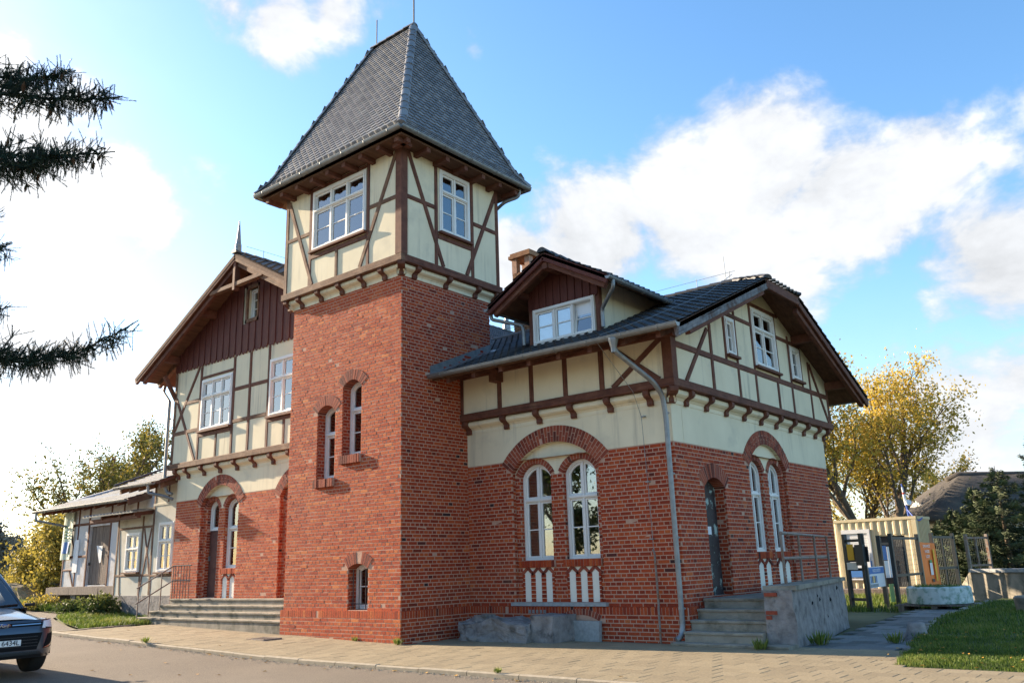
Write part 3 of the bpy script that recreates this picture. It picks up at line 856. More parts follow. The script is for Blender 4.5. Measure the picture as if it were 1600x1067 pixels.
for i, (a, b, zb, zs, r) in enumerate(tw):
    voussoirs(TF, a, b, zs, r, .25, TW_, d0=-.3, d1=.01)
    jambs(TF, a, b, zb, zs, .3, TW_)
    if i < 2:
        k = 9; p = (b-a+.06)/k
        for j in range(k):
            m = MB(); m.tint = random.random()
            m.fbox(TF, a-.03+j*p, a-.03+(j+1)*p-.011, zb-.20, zb-.005-random.uniform(0, .01), -.25, .075+random.gauss(0, .004)); m.build('sill_brick', 'voussoir', TW_)
        part('sill_mortar', 'mortar', TW_, lambda m: m.fbox(TF, a-.028, b+.028, zb-.195, zb-.012, -.26, .06))
    window(ST, TF, a+.002, b-.002, zb+.01, zs+r-.004, -.27, 1, transom=zb+(zs-zb)*.68 if i < 2 else None, bars=1 if i < 2 else 1, rise=r, casing=.06, sill=False, gl='glass')
bars = MB()
for s in (-1.62, -1.42, -1.2): bars.tube([TF.P(s, .67, -.1), TF.P(s, 1.5, -.1)], .012, 6)
for z in (.78, ): bars.tube([TF.P(-1.68, z, -.1), TF.P(-1.04, z, -.1)], .010, 6)
bars.build('window_grille', 'dark_iron', ST)
# plinth
PL = wall('plinth', TF, rect(-4.046, .046, -.3, .628), [], .046, .06, 'mortar')
PR = wall('plinth', TR_, rect(-.018, 2.2, -.3, .628), [], .046, .05, 'mortar')
lay(TF, -4.05, .05, 0.02, .49, [], PL, d=.05, start=1); soldier(TF, -4.05, .05, .49, .64, .05, PL)
lay(TR_, -.013, 2.1, -.04, .49, [], PR, d=.05); soldier(TR_, -.013, 2.09, .49, .64, .05, PR)

# ---- tower, timber storey
ZB, ZT = 8.40, 11.22
def timbers(F, parent, items, mat='timber', d1=.022):
    for it in items:
        n, a, b, w = it[:4]
        part(n, it[4] if len(it) > 4 else mat, parent, lambda m: m.beam(F, a, b, w*.88, -.10, d1+random.uniform(-.003, .006) + (.004 if n in ('brace',) else 0)))
XL, XR, YF, YB = -4.2, .2, -.2, 3.25
UF, UR = Face((0, YF), 0), Face((XR, 0), 90)
UL, UB = Face((XL, 0), -90), Face((0, YB), 180)
wf = (-3.07, -1.02, 9.29, 10.90); wr = (1.04, 2.12, 9.29, 10.93)
A1 = wall('timber_storey_wall', UF, rect(XL, XR, 8.3, 11.3), [rect(*wf)], -.0, .22, 'plaster')
A2 = wall('timber_storey_wall', UR, rect(YF+.225, YB, 8.3, 11.3), [rect(*wr)], 0, .22, 'plaster')
A3 = wall('timber_storey_wall', UL, rect(-YB, -YF-.225, 8.3, 11.3), [], 0, .22, 'plaster')
A4 = wall('timber_storey_wall', UB, rect(-XR+.225, -XL-.225, 8.3, 11.3), [], 0, .22, 'plaster')
part('floor_boards', 'soffit', ST, lambda m: m.box((XL+.01, YF+.01, 8.255), (XR-.01, YB-.01, 8.30)))
timbers(UF, A1, [('post', (-4.14, ZB), (-4.14, ZT), .15, 'timber_worn'), ('post', (-3.15, ZB), (-3.15, ZT), .12), ('post', (-.95, ZB), (-.95, ZT), .12),
    ('post', (-2.10, ZB), (-2.10, 9.12), .11, 'timber_worn'), ('rail', (-4.07, 9.83), (-3.20, 9.83), .12, 'timber_worn'), ('rail', (-.89, 9.85), (.07, 9.85), .12, 'timber_worn'),
    ('rail', (-3.1, 9.15), (-1.0, 9.15), .14), ('rail', (-3.1, 10.98), (-1.0, 10.98), .10),
    ('brace', (-4.08, 10.92), (-3.04, 8.42), .13, 'timber_worn'), ('brace', (.06, 11.05), (-1.23, 8.42), .13, 'timber_worn')])
timbers(UR, A2, [('post', (.93, ZB), (.93, ZT), .12), ('post', (2.21, ZB), (2.21, ZT), .12), ('post', (3.18, ZB), (3.18, ZT), .14),
    ('rail', (-.02, 9.87), (.87, 9.87), .12), ('rail', (2.27, 9.86), (3.12, 9.86), .12), ('rail', (.99, 9.16), (2.15, 9.16), .14), ('rail', (.99, 11.0), (2.15, 11.0), .10),
    ('brace', (-.02, 11.08), (1.17, 8.42), .13), ('brace', (3.17, 11.0), (1.99, 8.42), .13)])
for s in (-3.2, -2.2, -1.1, -.05): timbers(UL, A3, [('post', (s, ZB), (s, ZT), .13)])
for s in (-.1, 1.2, 2.8, 4.1): timbers(UB, A4, [('post', (s, ZB), (s, ZT), .13)])
part('corner_post', ['timber', 'timber_worn'], A1, lambda m: m.box((.03, YF-.03, 8.42), (XR+.03, YF+.17, 11.2)))
# sole beams, mouldings and brackets
for n, F, a, b, P_, mt in (('sole_beam', UF, XL-.05, XR+.05, A1, 'timber_worn'), ('sole_beam', UR, YF+.07, YB+.05, A2, 'timber'), ('sole_beam', UL, -YB-.05, -YF-.02, A3, 'timber'), ('sole_beam', UB, -XR-.02, -XL+.0, A4, 'timber')):
    part(n, mt, P_, lambda m: m.beam(F, (a, 8.315), (b, 8.315), .175, -.12, .052))
cornice(TF, -4.15, .14, 7.98, 8.235, .17, ST); cornice(TR_, -.14, 3.2, 7.98, 8.235, .17, ST); cornice(TLf, -3.2, .15, 7.98, 8.235, .17, ST)
for s in (-4.12, -3.62, -2.85, -2.05, -1.25, -.52): bracket(TF, s, 8.235, 7.97, .23, A1)
for s in (.37, 1.41, 2.46, 3.15): bracket(TR_, s, 8.235, 7.97, .23, A2)
DG = Face((0, 0), 45); bracket(DG, 0, 8.235, 7.965, .33, A1, w=.17)
window(ST, UF, *wf, .0, 3, transom=10.36, bars=1, casing=.10, blind=('blind', .0), sill=True)
window(ST, UR, *wr, .0, 2, transom=10.36, bars=1, casing=.10, blind=('blind', .25), sill=True)

# ---- tower roof
EX0, EX1, EY0, EY1, EZ = -4.78, .78, -.76, 3.83, 11.20
RX0, RX1, RY, RZ = -2.80, -1.20, 1.53, 15.84
kt, kh = .12, .075
def lerp(a, b, t): return a+(b-a)*t
def ring_at(t, h):
    z = lerp(EZ, RZ, h)
    x0, x1 = lerp(EX0, RX0, t), lerp(EX1, RX1, t); y0, y1 = lerp(EY0, RY, t), lerp(EY1, RY, t)
    return [V((x0, y0, z)), V((x1, y0, z)), V((x1, y1, z)), V((x0, y1, z))]
K0, K1, K2 = ring_at(0, 0), ring_at(kt, kh), ring_at(1, 1)
RT = None
for i in range(4):
    j = (i+1) % 4
    s1_ = slab([K0[i], K0[j], K1[j], K1[i]], .05, 'roof_deck', 'soffit', ST)
    up = [K1[i], K1[j], K2[j], K2[i]] if i in (0, 2) else [K1[i], K1[j], K2[j]]
    s2_ = slab(up, .05, 'roof_deck', 'soffit', ST)
    if RT is None: RT = s2_
    for lo, hi, P_ in ((K0, K1, s1_), (K1, K2, s2_)):
        a = (lo[j]-lo[i]); w = a.length; a.normalize()
        mid = (hi[i]+hi[j])/2-(lo[i]+lo[j])/2
        b = (mid-a*mid.dot(a)); ln = b.length; b.normalize()
        l0 = (hi[i]-lo[i]).dot(a); l1 = (hi[j]-lo[i]).dot(a)
        tiles(lo[i], a, b, w, ln+.06, lambda x, y, l0=l0, l1=l1, w=w, ln=ln: lerp(0, l0, y/ln)-.06 < x < lerp(w, l1, y/ln)+.06, P_, TE=.125, mat=0)
        pass
for i in range(4):
    hu = (V((K0[i].x+2.0, K0[i].y-1.53, 0)).normalized()+V((0, 0, .42))).normalized()
    ridge_caps(K0[i]+hu*.03, K1[i]+hu*.03, RT, r=.11, mat='roof_tile', up=hu)
    ridge_caps(K1[i]+hu*.03, K2[i]+hu*.03, RT, r=.11, mat='roof_tile', up=hu)
ridge_caps(K2[0]+V((-.05, 0, .05)), K2[1]+V((.05, 0, .05)), RT, r=.11, mat='roof_tile')
part('eave_soffit', 'soffit', ST, lambda m: m.box((EX0+.10, EY0+.10, EZ-.16), (EX1-.10, EY1-.10, EZ-.11)))
for i in range(9):
    x = EX0+.3+i*(EX1-EX0-.6)/8
    part('rafter_end', 'timber', ST, lambda m: m.box((x-.06, EY0+.12, EZ-.27), (x+.06, YF+.02, EZ-.161)))
for i in range(7):
    y = EY0+.35+i*(EY1-EY0-.7)/6
    part('rafter_end', 'timber', ST, lambda m: m.box((XR-.02, y-.06, EZ-.27), (EX1-.12, y+.06, EZ-.161)))
e = .03
gutter((EX0-e, EY0-e, EZ-.03), (EX1+e, EY0-e, EZ-.03), ST, .075)
gutter((EX1+e, EY0-e, EZ-.03), (EX1+e, EY1+e, EZ-.03), ST, .075)
gutter((EX1+e, EY1+e, EZ-.03), (EX0-e, EY1+e, EZ-.03), ST, .075)
gutter((EX0-e, EY1+e, EZ-.03), (EX0-e, EY0-e, EZ-.03), ST, .075)
part('lightning_rod', 'dark_iron', ST, lambda m: m.tube([(RX1+.02, RY, RZ), (RX1+.02, RY, RZ+1.9)], .022, 6))
part('lightning_rod', 'dark_iron', ST, lambda m: m.tube([(RX0+.1, RY, RZ), (RX0+.1, RY, RZ+.95)], .016, 6))
downpipe(bend([(EX1-.12, EY1-.2, 11.14), (EX1-.14, EY1-.2, 10.92), (.30, 3.42, 10.80), (-.1, 3.40, 10.6), (-.1, 3.40, 8.0)]), ST, .045)

# ---- right wing, ground floor
WF, WG = Face((0, 2.14), 0), Face((5.45, 0), 90)
NW = (1.33, 3.66, .72, 3.48, .58)
W1 = wall('wing_wall', WF, rect(-.3, 5.446, -.3, 3.745), [[p for p in rect(NW[0]-.004, NW[1]+.004, NW[2], 3.745-.0005)]], -.004, .42, 'mortar')
ops = [dict(s0=1.46, s1=2.32, zb=1.58, strips=3), dict(s0=2.65, s1=3.51, zb=1.58, strips=3)]
NG = (5.50, 7.60, .80, 3.50, .55)
opg = [dict(s0=5.62, s1=6.40, zb=1.62, strips=2), dict(s0=6.70, s1=7.48, zb=1.62, strips=2)]
dg_ = (3.27, 4.20, .78, 2.92, .20)
W2 = wall('wing_wall', WG, rect(2.14+.43, 10.44, -.3, 3.745), [rect(NG[0]-.004, NG[1]+.004, NG[2], 3.745-.0005), arch_loop(dg_[0], dg_[1], dg_[2], dg_[3], dg_[4], 10, grow=.004)], -.004, .40, 'mortar')
def arch_part(s0, s1, zsp, rise, zlo):
    """the part of an arched opening above a level line"""
    c, R = arc_geo(s0, s1, rise); cz = zsp+rise-R
    a = math.asin((zlo-cz)/R)
    return [(c+R*cos(a+(pi-2*a)*i/18), cz+R*sin(a+(pi-2*a)*i/18)) for i in range(19)]
def plaster_band(F, s0, s1, z0, z1, arcs, thick):
    """plaster strip above the brickwork, notched by the arch heads"""
    poly = [(s0, z0)]
    for (a, b, zsp, rise) in arcs: poly += list(reversed(arch_part(a, b, zsp, rise, z0)))
    poly += [(s1, z0), (s1, z1), (s0, z1)]
    m = MB(); m.prism(F, poly, -thick, .002); return m.build('plaster_wall', 'plaster', ST)
W3 = plaster_band(WF, -.3, 5.448, 3.746, 4.98, [(NW[0], NW[1], NW[3], NW[4])], .42)
W4 = plaster_band(WG, 2.14+.424, 10.445, 3.746, 4.98, [(NG[0], NG[1], NG[3], NG[4])], .40)
bw = [lambda z0, z1: (lambda q: q)(arch_block(NW[0], NW[1], NW[2], NW[3], NW[4], .15)(z0, z1)), rect_block(NW[0], NW[1], NW[2], NW[3])]
lay(WF, .0, 5.45, .64, 3.74, bw, W1)
bg_ = [arch_block(NG[0], NG[1], NG[2], NG[3], NG[4], .15), arch_block(*dg_, .15)]
lay(WG, 2.14+.037, 10.45, .64, 3.74, bg_, W2, start=1)
FnW, BW = niche(WF, W1, *NW, .35, .12, ops, 3.38, .27, .72, True)
FnG, BG = niche(WG, W2, *NG, .33, .08, opg, 3.40, .26, .8, True)
voussoirs(WG, dg_[0], dg_[1], dg_[3], dg_[4], .30, W2, d0=-.3, d1=.012)
jambs(WG, dg_[0], dg_[1], dg_[2], dg_[3], .3, W2)
for o in ops: window(ST, FnW, o['s0']+.002, o['s1']-.002, o['zb']+.0, 3.38+.27-.003, -.14, 2, transom=2.86, bars=1, rise=.27, casing=.06, sill=False, gl='glass')
for o in opg: window(ST, FnG, o['s0']+.002, o['s1']-.002, o['zb']+.0, 3.40+.26-.003, -.12, 2, transom=2.9, bars=1, rise=.26, casing=.06, sill=False, gl='glass')
part('niche_slab', 'stone_grey', ST, lambda m: m.fbox(WF, NW[0]-.06, NW[1]+.06, .645, .718, -.15, .09))
# side door
m = MB(); m.prism(WG, light_poly(dg_[0]+.002, dg_[1]-.002, dg_[2], 3.115, (*[arc_geo(dg_[0], dg_[1], dg_[4])[0], 3.12-arc_geo(dg_[0], dg_[1], dg_[4])[1], arc_geo(dg_[0], dg_[1], dg_[4])[1]],), 10), -.32, -.24)
SD = m.build('door', 'door_green', ST, label='dark door with peeling pale green paint')
for (a, b, z0, z1) in ((3.40, 4.07, .95, 1.6), (3.40, 4.07, 1.75, 2.75)):
    part('door_panel', 'door_green', SD, lambda m: m.fbox(WG, a, b, z0, z1, -.25, -.222))
part('door_handle', 'zinc', SD, lambda m: m.fbox(WG, 3.36, 3.40, 1.75, 1.92, -.24, -.19))
part('door_notice', 'poster_white', SD, lambda m: m.fbox(WG, 3.6, 3.85, 1.98, 2.14, -.222, -.218))
# plinths
PW = wall('plinth', WF, rect(.05, 5.496, -.3, .628), [], .046, .05, 'mortar')
PG = wall('plinth', WG, rect(2.14+.01, 10.44, -.3, .628), [], .046, .05, 'mortar')
vent = (2.62, 3.52, -.2, .36, .12)
lay(WF, .05, 5.5, -.04, .49, [arch_block(*vent, .06)], PW, d=.05); soldier(WF, .06, 5.5, .49, .64, .05, PW)
voussoirs(WF, vent[0], vent[1], vent[3], vent[4], .12, PW, d0=-.02, d1=.058)
lay(WG, 2.14-.013, 10.45, -.04, .49, [], PG, d=.05, start=1); soldier(WG, 2.14-.013, 10.45, .49, .64, .05, PG)
part('vent_grille', 'zinc', ST, lambda m: [m.fbox(WF, 1.72+i*.1, 1.78+i*.1, .50, .57, .045, .056) for i in range(5)])
# back and far walls (plain)
WB = Face((0, 10.45), 180)
wall('wing_back_wall', WB, rect(-5.05, 3.2, -.3, 5.9), [], -.001, .35, 'plaster')

# ---- right wing, timber storey
VF, VR = Face((0, 1.94), 0), Face((5.65, 0), 90)
ROOF_Y0, ROOF_Z0, SL = .95, 5.72, .439
def wz(y):
    y = min(y, 12.6-y); return ROOF_Z0+SL*(y-ROOF_Y0)
G1 = wall('timber_storey_wall', VF, rect(-.0, 5.65, 4.90, 6.0), [], 0, .25, 'plaster')
ws_, wc_, wr_ = (4.48, 4.97, 5.86, 6.74), (5.98, 7.32, 5.84, 7.28), (8.19, 8.83, 5.84, 6.72)
gz1 = lambda y: wz(y)-.10
gout = [(2.195, 4.90), (10.65, 4.90), (10.65, gz1(10.65)), (7.15, gz1(7.15)), (7.15, 7.62), (5.45, 7.62), (5.45, gz1(5.45)), (2.195, gz1(2.195))]
gout = [(2.195, 4.90), (10.65, 4.90), (10.65, gz1(10.65)), (6.3, gz1(6.3)), (2.195, gz1(2.195))]
G2 = wall('timber_storey_wall', VR, gout, [rect(*ws_), rect(*wc_), rect(*wr_)], 0, .22, 'plaster')
part('floor_boards', 'soffit', ST, lambda m: m.box((-.0, 1.96, 4.79), (5.63, 10.6, 4.895)))
ZS = 4.95
timbers(VF, G1, [('post', (.02, ZS), (.02, 5.8), .14), ('post', (1.2, ZS), (1.2, 5.8), .14), ('post', (2.13, ZS), (2.13, 5.8), .14), ('post', (3.06, ZS), (3.06, 5.8), .14), ('post', (4.0, ZS), (4.0, 5.8), .14),
    ('brace', (4.26, 5.80), (5.36, 4.95), .13), ('brace', (4.26, 4.95), (5.46, 5.80), .13)])
part('wall_plate', 'timber', G1, lambda m: m.beam(VF, (-.05, 5.87), (5.75, 5.87), .18, -.15, .05))
part('corner_post', 'timber', G1, lambda m: m.box((5.47, 1.905, 4.94), (5.685, 2.11, 5.80)))
P = [('post', (3.72, ZS), (3.72, 6.45), .12), ('post', (5.02, ZS), (5.02, 7.1), .11), ('post', (5.95, ZS), (5.95, 5.72), .11), ('post', (7.22, ZS), (7.22, 5.72), .11), ('post', (8.13, ZS), (8.13, 6.95), .11),
     ('post', (9.40, ZS), (9.40, 6.48), .11), ('post', (10.58, ZS), (10.58, 5.9), .12), ('post', (5.93, 5.72), (5.93, 7.5), .09), ('post', (7.37, 5.72), (7.37, 7.4), .09), ('post', (4.44, 5.72), (4.44, 6.85), .08),
     ('rail', (2.12, 5.67), (10.6, 5.67), .15), ('rail', (4.4, 6.82), (5.95, 6.82), .11), ('rail', (7.4, 6.80), (8.9, 6.80), .11), ('rail', (5.0, 7.36), (7.6, 7.36), .10), ('post', (8.88, 5.72), (8.88, 6.75), .08),
     ('brace', (3.58, 6.25), (2.48, 4.95), .12), ('brace', (9.46, 6.42), (10.5, 4.95), .11)]
timbers(VR, G2, P)
part('sole_beam', 'timber', G1, lambda m: m.beam(VF, (.0, 4.87), (5.70, 4.87), .17, -.12, .05))
part('sole_beam', 'timber', G2, lambda m: m.beam(VR, (1.94+.06, 4.87), (10.70, 4.87), .17, -.12, .05))
cornice(WF, .0, 5.58, 4.50, 4.785, .17, ST); cornice(WG, 2.0, 10.6, 4.50, 4.785, .17, ST)
for s in (.10, 1.25, 2.2, 3.13, 4.07, 5.02): bracket(WF, s, 4.785, 4.49, .23, G1)
for s in (2.72, 3.6, 4.53, 5.44, 6.36, 7.24, 8.12, 9.0, 9.8, 10.42): bracket(WG, s, 4.785, 4.49, .23, G2)
bracket(Face((5.45, 2.14), 45), 0, 4.785, 4.485, .33, G1, w=.18)
window(ST, VR, *ws_, 0, 1, bars=1, casing=.10, blind=('blind', .0), sill=True)
window(ST, VR, *wc_, 0, 2, transom=6.78, bars=1, casing=.11, blind=('curtain', .0), sill=True)
window(ST, VR, *wr_, 0, 1, bars=1, casing=.12, blind=('blind', .3), sill=True)

# ---- right wing roof
XO = 6.40; YC = 6.3; HA = .95
zA = ROOF_Z0+SL*(YC-HA-ROOF_Y0); zR = ROOF_Z0+SL*(YC-ROOF_Y0)
cs = sqrt(1+SL*SL)
ridge_x = XO-1.15
front = [V((0, ROOF_Y0, ROOF_Z0)), V((XO, ROOF_Y0, ROOF_Z0)), V((XO, YC-HA, zA)), V((ridge_x, YC, zR)), V((-3.4, YC, zR)), V((-3.4, 3.07, wz(3.07))), V((0, 3.07, wz(3.07)))]
RF = slab(front, .09, 'roof_deck', 'soffit', ST)
back_ = [V((-3.4, YC, zR)), V((ridge_x, YC, zR)), V((XO, YC+HA, zA)), V((XO, 12.6-ROOF_Y0, ROOF_Z0)), V((-3.4, 12.6-ROOF_Y0, ROOF_Z0))]
RB = slab(back_, .09, 'roof_deck', 'soffit', ST)
RH = slab([V((XO, YC-HA, zA)), V((XO, YC+HA, zA)), V((ridge_x, YC, zR))], .09, 'roof_deck', 'soffit', ST)
b_f = V((0, 1, SL)); L_ = (YC-ROOF_Y0)*cs
# dormer footprint on the front slope
DX, DZR, DS, DE = 2.95, 8.12, .56, 1.62        # dormer axis, ridge height, slope, half width at the eaves
def dorm_z(x): return DZR-DS*abs(x-DX)
def in_front(x, y):
    yy = ROOF_Y0+y/cs
    if x > XO-.02: return False
    if yy > YC-HA and x > lerp(XO, ridge_x, (yy-(YC-HA))/HA): return False
    if 2.0 < x < 3.9 and yy > 2.2 and dorm_z(x) > wz(yy)+.0: return False
    return True
tiles((0, ROOF_Y0-.03, ROOF_Z0-.013), (1, 0, 0), b_f, XO, L_, lambda x, y: in_front(x, y) and (x > .05), RF)
tiles((-3.2, ROOF_Y0-.03, ROOF_Z0-.013), (1, 0, 0), b_f, 3.2, L_, lambda x, y: ROOF_Y0+y/cs > 3.2, RF)
tiles((XO, 12.6-ROOF_Y0+.03, ROOF_Z0-.013), (-1, 0, 0), (0, -1, SL), XO+3.0, L_, lambda x, y: not (12.6-ROOF_Y0-y/cs < YC+HA and x < lerp(0, XO-ridge_x, ((YC+HA)-(12.6-ROOF_Y0-y/cs))/HA)), RB)
hl = hypot(XO-ridge_x, zR-zA)
tiles((XO+.03, YC-HA, zA), (0, 1, 0), (-(XO-ridge_x), 0, zR-zA), 2*HA, hl, lambda x, y: abs(x-HA) < HA*(1-y/hl)+.05, RH)
ridge_caps((-2.9, YC, zR+.03), (ridge_x, YC, zR+.03), RF)
ridge_caps((ridge_x, YC, zR+.03), (XO+.02, YC-HA, zA+.03), RF); ridge_caps((ridge_x, YC, zR+.03), (XO+.02, YC+HA, zA+.03), RF)
part('tower_flashing', 'zinc', ST, lambda m: m.add([(.0, .90, 5.80), (.30, .90, 5.78), (.30, 3.05, wz(3.05)+.07), (.0, 3.05, wz(3.05)+.09), (.006, .90, 5.98), (.006, 3.05, wz(3.05)+.25)], [(0, 1, 2, 3), (4, 0, 3, 5)]))
gutter((.02, .85, 5.74), (XO+.03, .85, 5.70), ST, .08)
gutter((-3, 12.6-.85, 5.72), (XO, 12.6-.85, 5.70), ST, .08)
# bargeboards, plates and purlins of the gable end
BG1 = Face((XO-.02, 0), 90)
part('bargeboard', 'timber_grey', ST, lambda m: m.beam(BG1, (.88, 5.56), (YC-HA-.02, zA-.13), .24, -.05, .02))
part('bargeboard', 'timber', ST, lambda m: m.beam(BG1, (YC-HA-.02, zA-.12), (YC+HA+.02, zA-.12), .20, -.05, .02))
part('bargeboard', 'timber', ST, lambda m: m.beam(BG1, (YC+HA+.02, zA-.13), (12.6-.88, 5.56), .24, -.05, .02))
part('bargeboard', 'timber', ST, lambda m: m.beam(BG1, (1.5, 5.68), (YC-HA-.05, zA-.30), .14, -.16, -.05))
part('bargeboard', 'timber', ST, lambda m: m.beam(BG1, (YC+HA, zA-.33), (12.6-1.1, 5.5), .14, -.16, -.05))
for y, z in ((2.0, 5.92), (4.1, 6.86), (8.5, 6.86), (10.6, 5.92)):
    part('purlin', 'timber', ST, lambda m: m.box((5.6, y-.09, wz(y)-.31), (6.24, y+.09, wz(y)-.10)))
for i in range(8):
    x = .45+i*.78
    part('rafter_end', 'timber', ST, lambda m: m.prism(Face((x-.05, 0), 90), [(1.02, wz(1.02)-.22), (1.95, wz(1.95)-.25), (1.95, wz(1.95)-.10), (1.02, wz(1.02)-.10)], 0, .10))
part('tie_block', 'timber', ST, lambda m: m.fbox(VF, 1.10, 1.32, 5.55, 5.80, 0, .25))
# downpipe at the corner, with hopper
DPX = 5.30
DP = downpipe(bend([(5.02, .85, 5.66), (5.02, .87, 5.42), (5.36, 1.70, 4.86), (5.40, 1.93, 4.62), (5.40, 2.0, 4.2), (5.40, 2.02, .30), (5.40, 1.95, .12), (5.34, 1.86, .08)], .10), ST, .052,
    [(5.40, 2.0, 4.28), (5.40, 2.02, 3.1), (5.40, 2.02, 1.9), (5.40, 2.02, .62)])
part('hopper', 'zinc', DP, lambda m: m.lathe((5.02, .85, 5.38), [(.05, 0), (.055, .08), (.10, .24), (.10, .28)], 12))
part('earth_pipe', 'rail_iron', ST, lambda m: m.tube(bend([(4.86, 2.06, 1.70), (4.90, 2.05, 1.62), (4.91, 2.05, .70), (4.93, 2.0, .62), (4.93, 2.0, -.05)], .03), .022, 8))
wire = [(4.62, .86, 5.68), (4.70, 1.7, 5.0), (4.76, 1.88, 4.8), (4.80, 2.08, 4.3), (4.83, 2.10, 3.0), (4.86, 2.09, 1.70)]
LW = part('lightning_wire', 'zinc', ST, lambda m: m.tube(wire, .006, 5))
for z in (4.3, 3.0, 1.9): part('wire_clip', 'zinc', LW, lambda m: m.box((4.79, 2.07, z-.012), (4.87, 2.15, z+.012)))
part('lightning_wire', 'zinc', ST, lambda m: m.tube([(5.3, YC-.3, zR+.12), (5.75, 3.6, wz(3.6)+.16), (5.6, 1.4, wz(1.4)+.17), (4.7, .9, 5.80), (4.62, .86, 5.68)], .007, 5))
rw = MB(); rw.tube([(-2.5, YC, zR+.30), (1.5, YC, zR+.27), (ridge_x, YC, zR+.30)], .005, 5)
for x in (-1.5, .5, 2.5, 4.2, 5.1): rw.tube([(x, YC, zR+.08), (x, YC, zR+.33)], .008, 5)
rw.build('ridge_wire', 'zinc', ST)
part('lightning_rod', 'zinc', ST, lambda m: m.tube([(5.0, YC, zR+.1), (4.98, YC, zR+.75)], .008, 5))

# ---- dormer
DF = Face((0, 2.12), 0)
dwin = (2.14, 3.82, 6.27, 7.10)
D1 = wall('dormer_wall', DF, [(2.0, 6.15), (3.94, 6.15), (3.94, dorm_z(3.94)-.08), (DX, DZR-.08), (2.0, dorm_z(2.0)-.08)], [rect(*dwin)], 0, .16, 'plaster')
for x, F in ((3.94, Face((3.94, 0), 90)), (2.0, Face((2.0, 0), -90))):
    zt_ = dorm_z(3.94)-.09
    y1 = ROOF_Y0+(zt_-ROOF_Z0)/SL
    o = [(2.285, 6.1), (2.285+.02, 6.0), (y1, zt_-.02), (y1, zt_), (2.285, zt_)]
    if x < 3: o = [(-p[0], p[1]) for p in o][::-1]
    m = MB(); m.prism(F, o, -.1, 0); m.build('dormer_cheek', 'plaster', ST)
timbers(DF, D1, [('post', (2.06, 6.2), (2.06, 7.5), .12), ('post', (3.89, 6.2), (3.89, 7.5), .13)])
n = 19
for i in range(n):
    a = 2.02+i*(1.90/n); b = a+1.90/n+.006; c = (a+b)/2
    ta, tb = dorm_z(a)-.075, dorm_z(b)-.075
    dd = .025 if i % 2 else .045
    part('board', 'board_red', D1, lambda m: m.prism(DF, [(a, 7.14), (c, 7.07), (b, 7.14), (b, tb), (a, ta)], .002, dd))
window(ST, DF, *dwin, .02, 3, bars=1, casing=.08, blind=('blind', .0), sill=False, tilt=2, label='wide three-light dormer window with its right sash tilted open')
ye = 1.45
ymain = lambda z: ROOF_Y0+(z-ROOF_Z0)/SL
DL = slab([V((DX-DE, ye, DZR-DS*DE)), V((DX, ye, DZR)), V((DX, 6.4, DZR)), V((DX-DE, ymain(DZR-DS*DE)+.1, DZR-DS*DE))], .07, 'dormer_roof', 'soffit', ST)
DR = slab([V((DX, ye, DZR)), V((DX+DE, ye, DZR-DS*DE)), V((DX+DE, ymain(DZR-DS*DE)+.1, DZR-DS*DE)), V((DX, 6.4, DZR))], .07, 'dormer_roof', 'soffit', ST)
dcs = sqrt(1+DS*DS)
tiles((DX-DE, 6.4, DZR-DS*DE), (0, -1, 0), (1, 0, DS), 6.4-ye, DE*dcs, lambda x, y: 6.4-x < ymain(DZR-DS*DE+y*DS/dcs)+.15, DL)
tiles((DX+DE, ye, DZR-DS*DE), (0, 1, 0), (-1, 0, DS), 6.4-ye, DE*dcs, lambda x, y: ye+x < ymain(DZR-DS*DE+y*DS/dcs)+.15, DR)
ridge_caps((DX, ye-.02, DZR+.04), (DX, 6.3, DZR+.04), DL)
DB = Face((0, ye+.02), 0)
for sg in (-1, 1):
    part('bargeboard', 'board_red', ST, lambda m: m.beam(DB, (DX+sg*(DE+.02), DZR-DS*DE-.09), (DX+sg*.01, DZR-.08), .18, -.04, .02))
    part('bargeboard', 'timber', ST, lambda m: m.beam(DB, (DX+sg*(DE-.10), DZR-DS*DE-.17), (DX+sg*.05, DZR-.24), .13, -.16, -.06))
    part('purlin', 'timber', ST, lambda m: m.box((DX+sg*.95-.06, ye+.1, dorm_z(DX+.95)-.20), (DX+sg*.95+.06, 2.1, dorm_z(DX+.95)-.08)))
    x = DX+sg*(DE+.05); ze = DZR-DS*DE-.03
    gutter((x, ye-.03, ze), (x, ymain(ze)-.02, ze), ST, .06)
downpipe(bend([(DX+DE+.05, 1.62, 7.14), (DX+DE+.05, 1.62, 6.98), (4.08, 2.0, 6.72), (4.06, 2.02, 6.6), (4.06, 2.03, 6.32)], .07), ST, .042)
downpipe(bend([(DX-DE-.05, 1.62, 7.14), (DX-DE-.05, 1.62, 6.98), (1.86, 2.0, 6.80), (1.90, 2.02, 6.7), (1.90, 2.03, 6.32)], .07), ST, .042)
part('purlin', 'timber', ST, lambda m: m.box((DX-.07, ye+.06, DZR-.34), (DX+.07, 2.1, DZR-.20)))
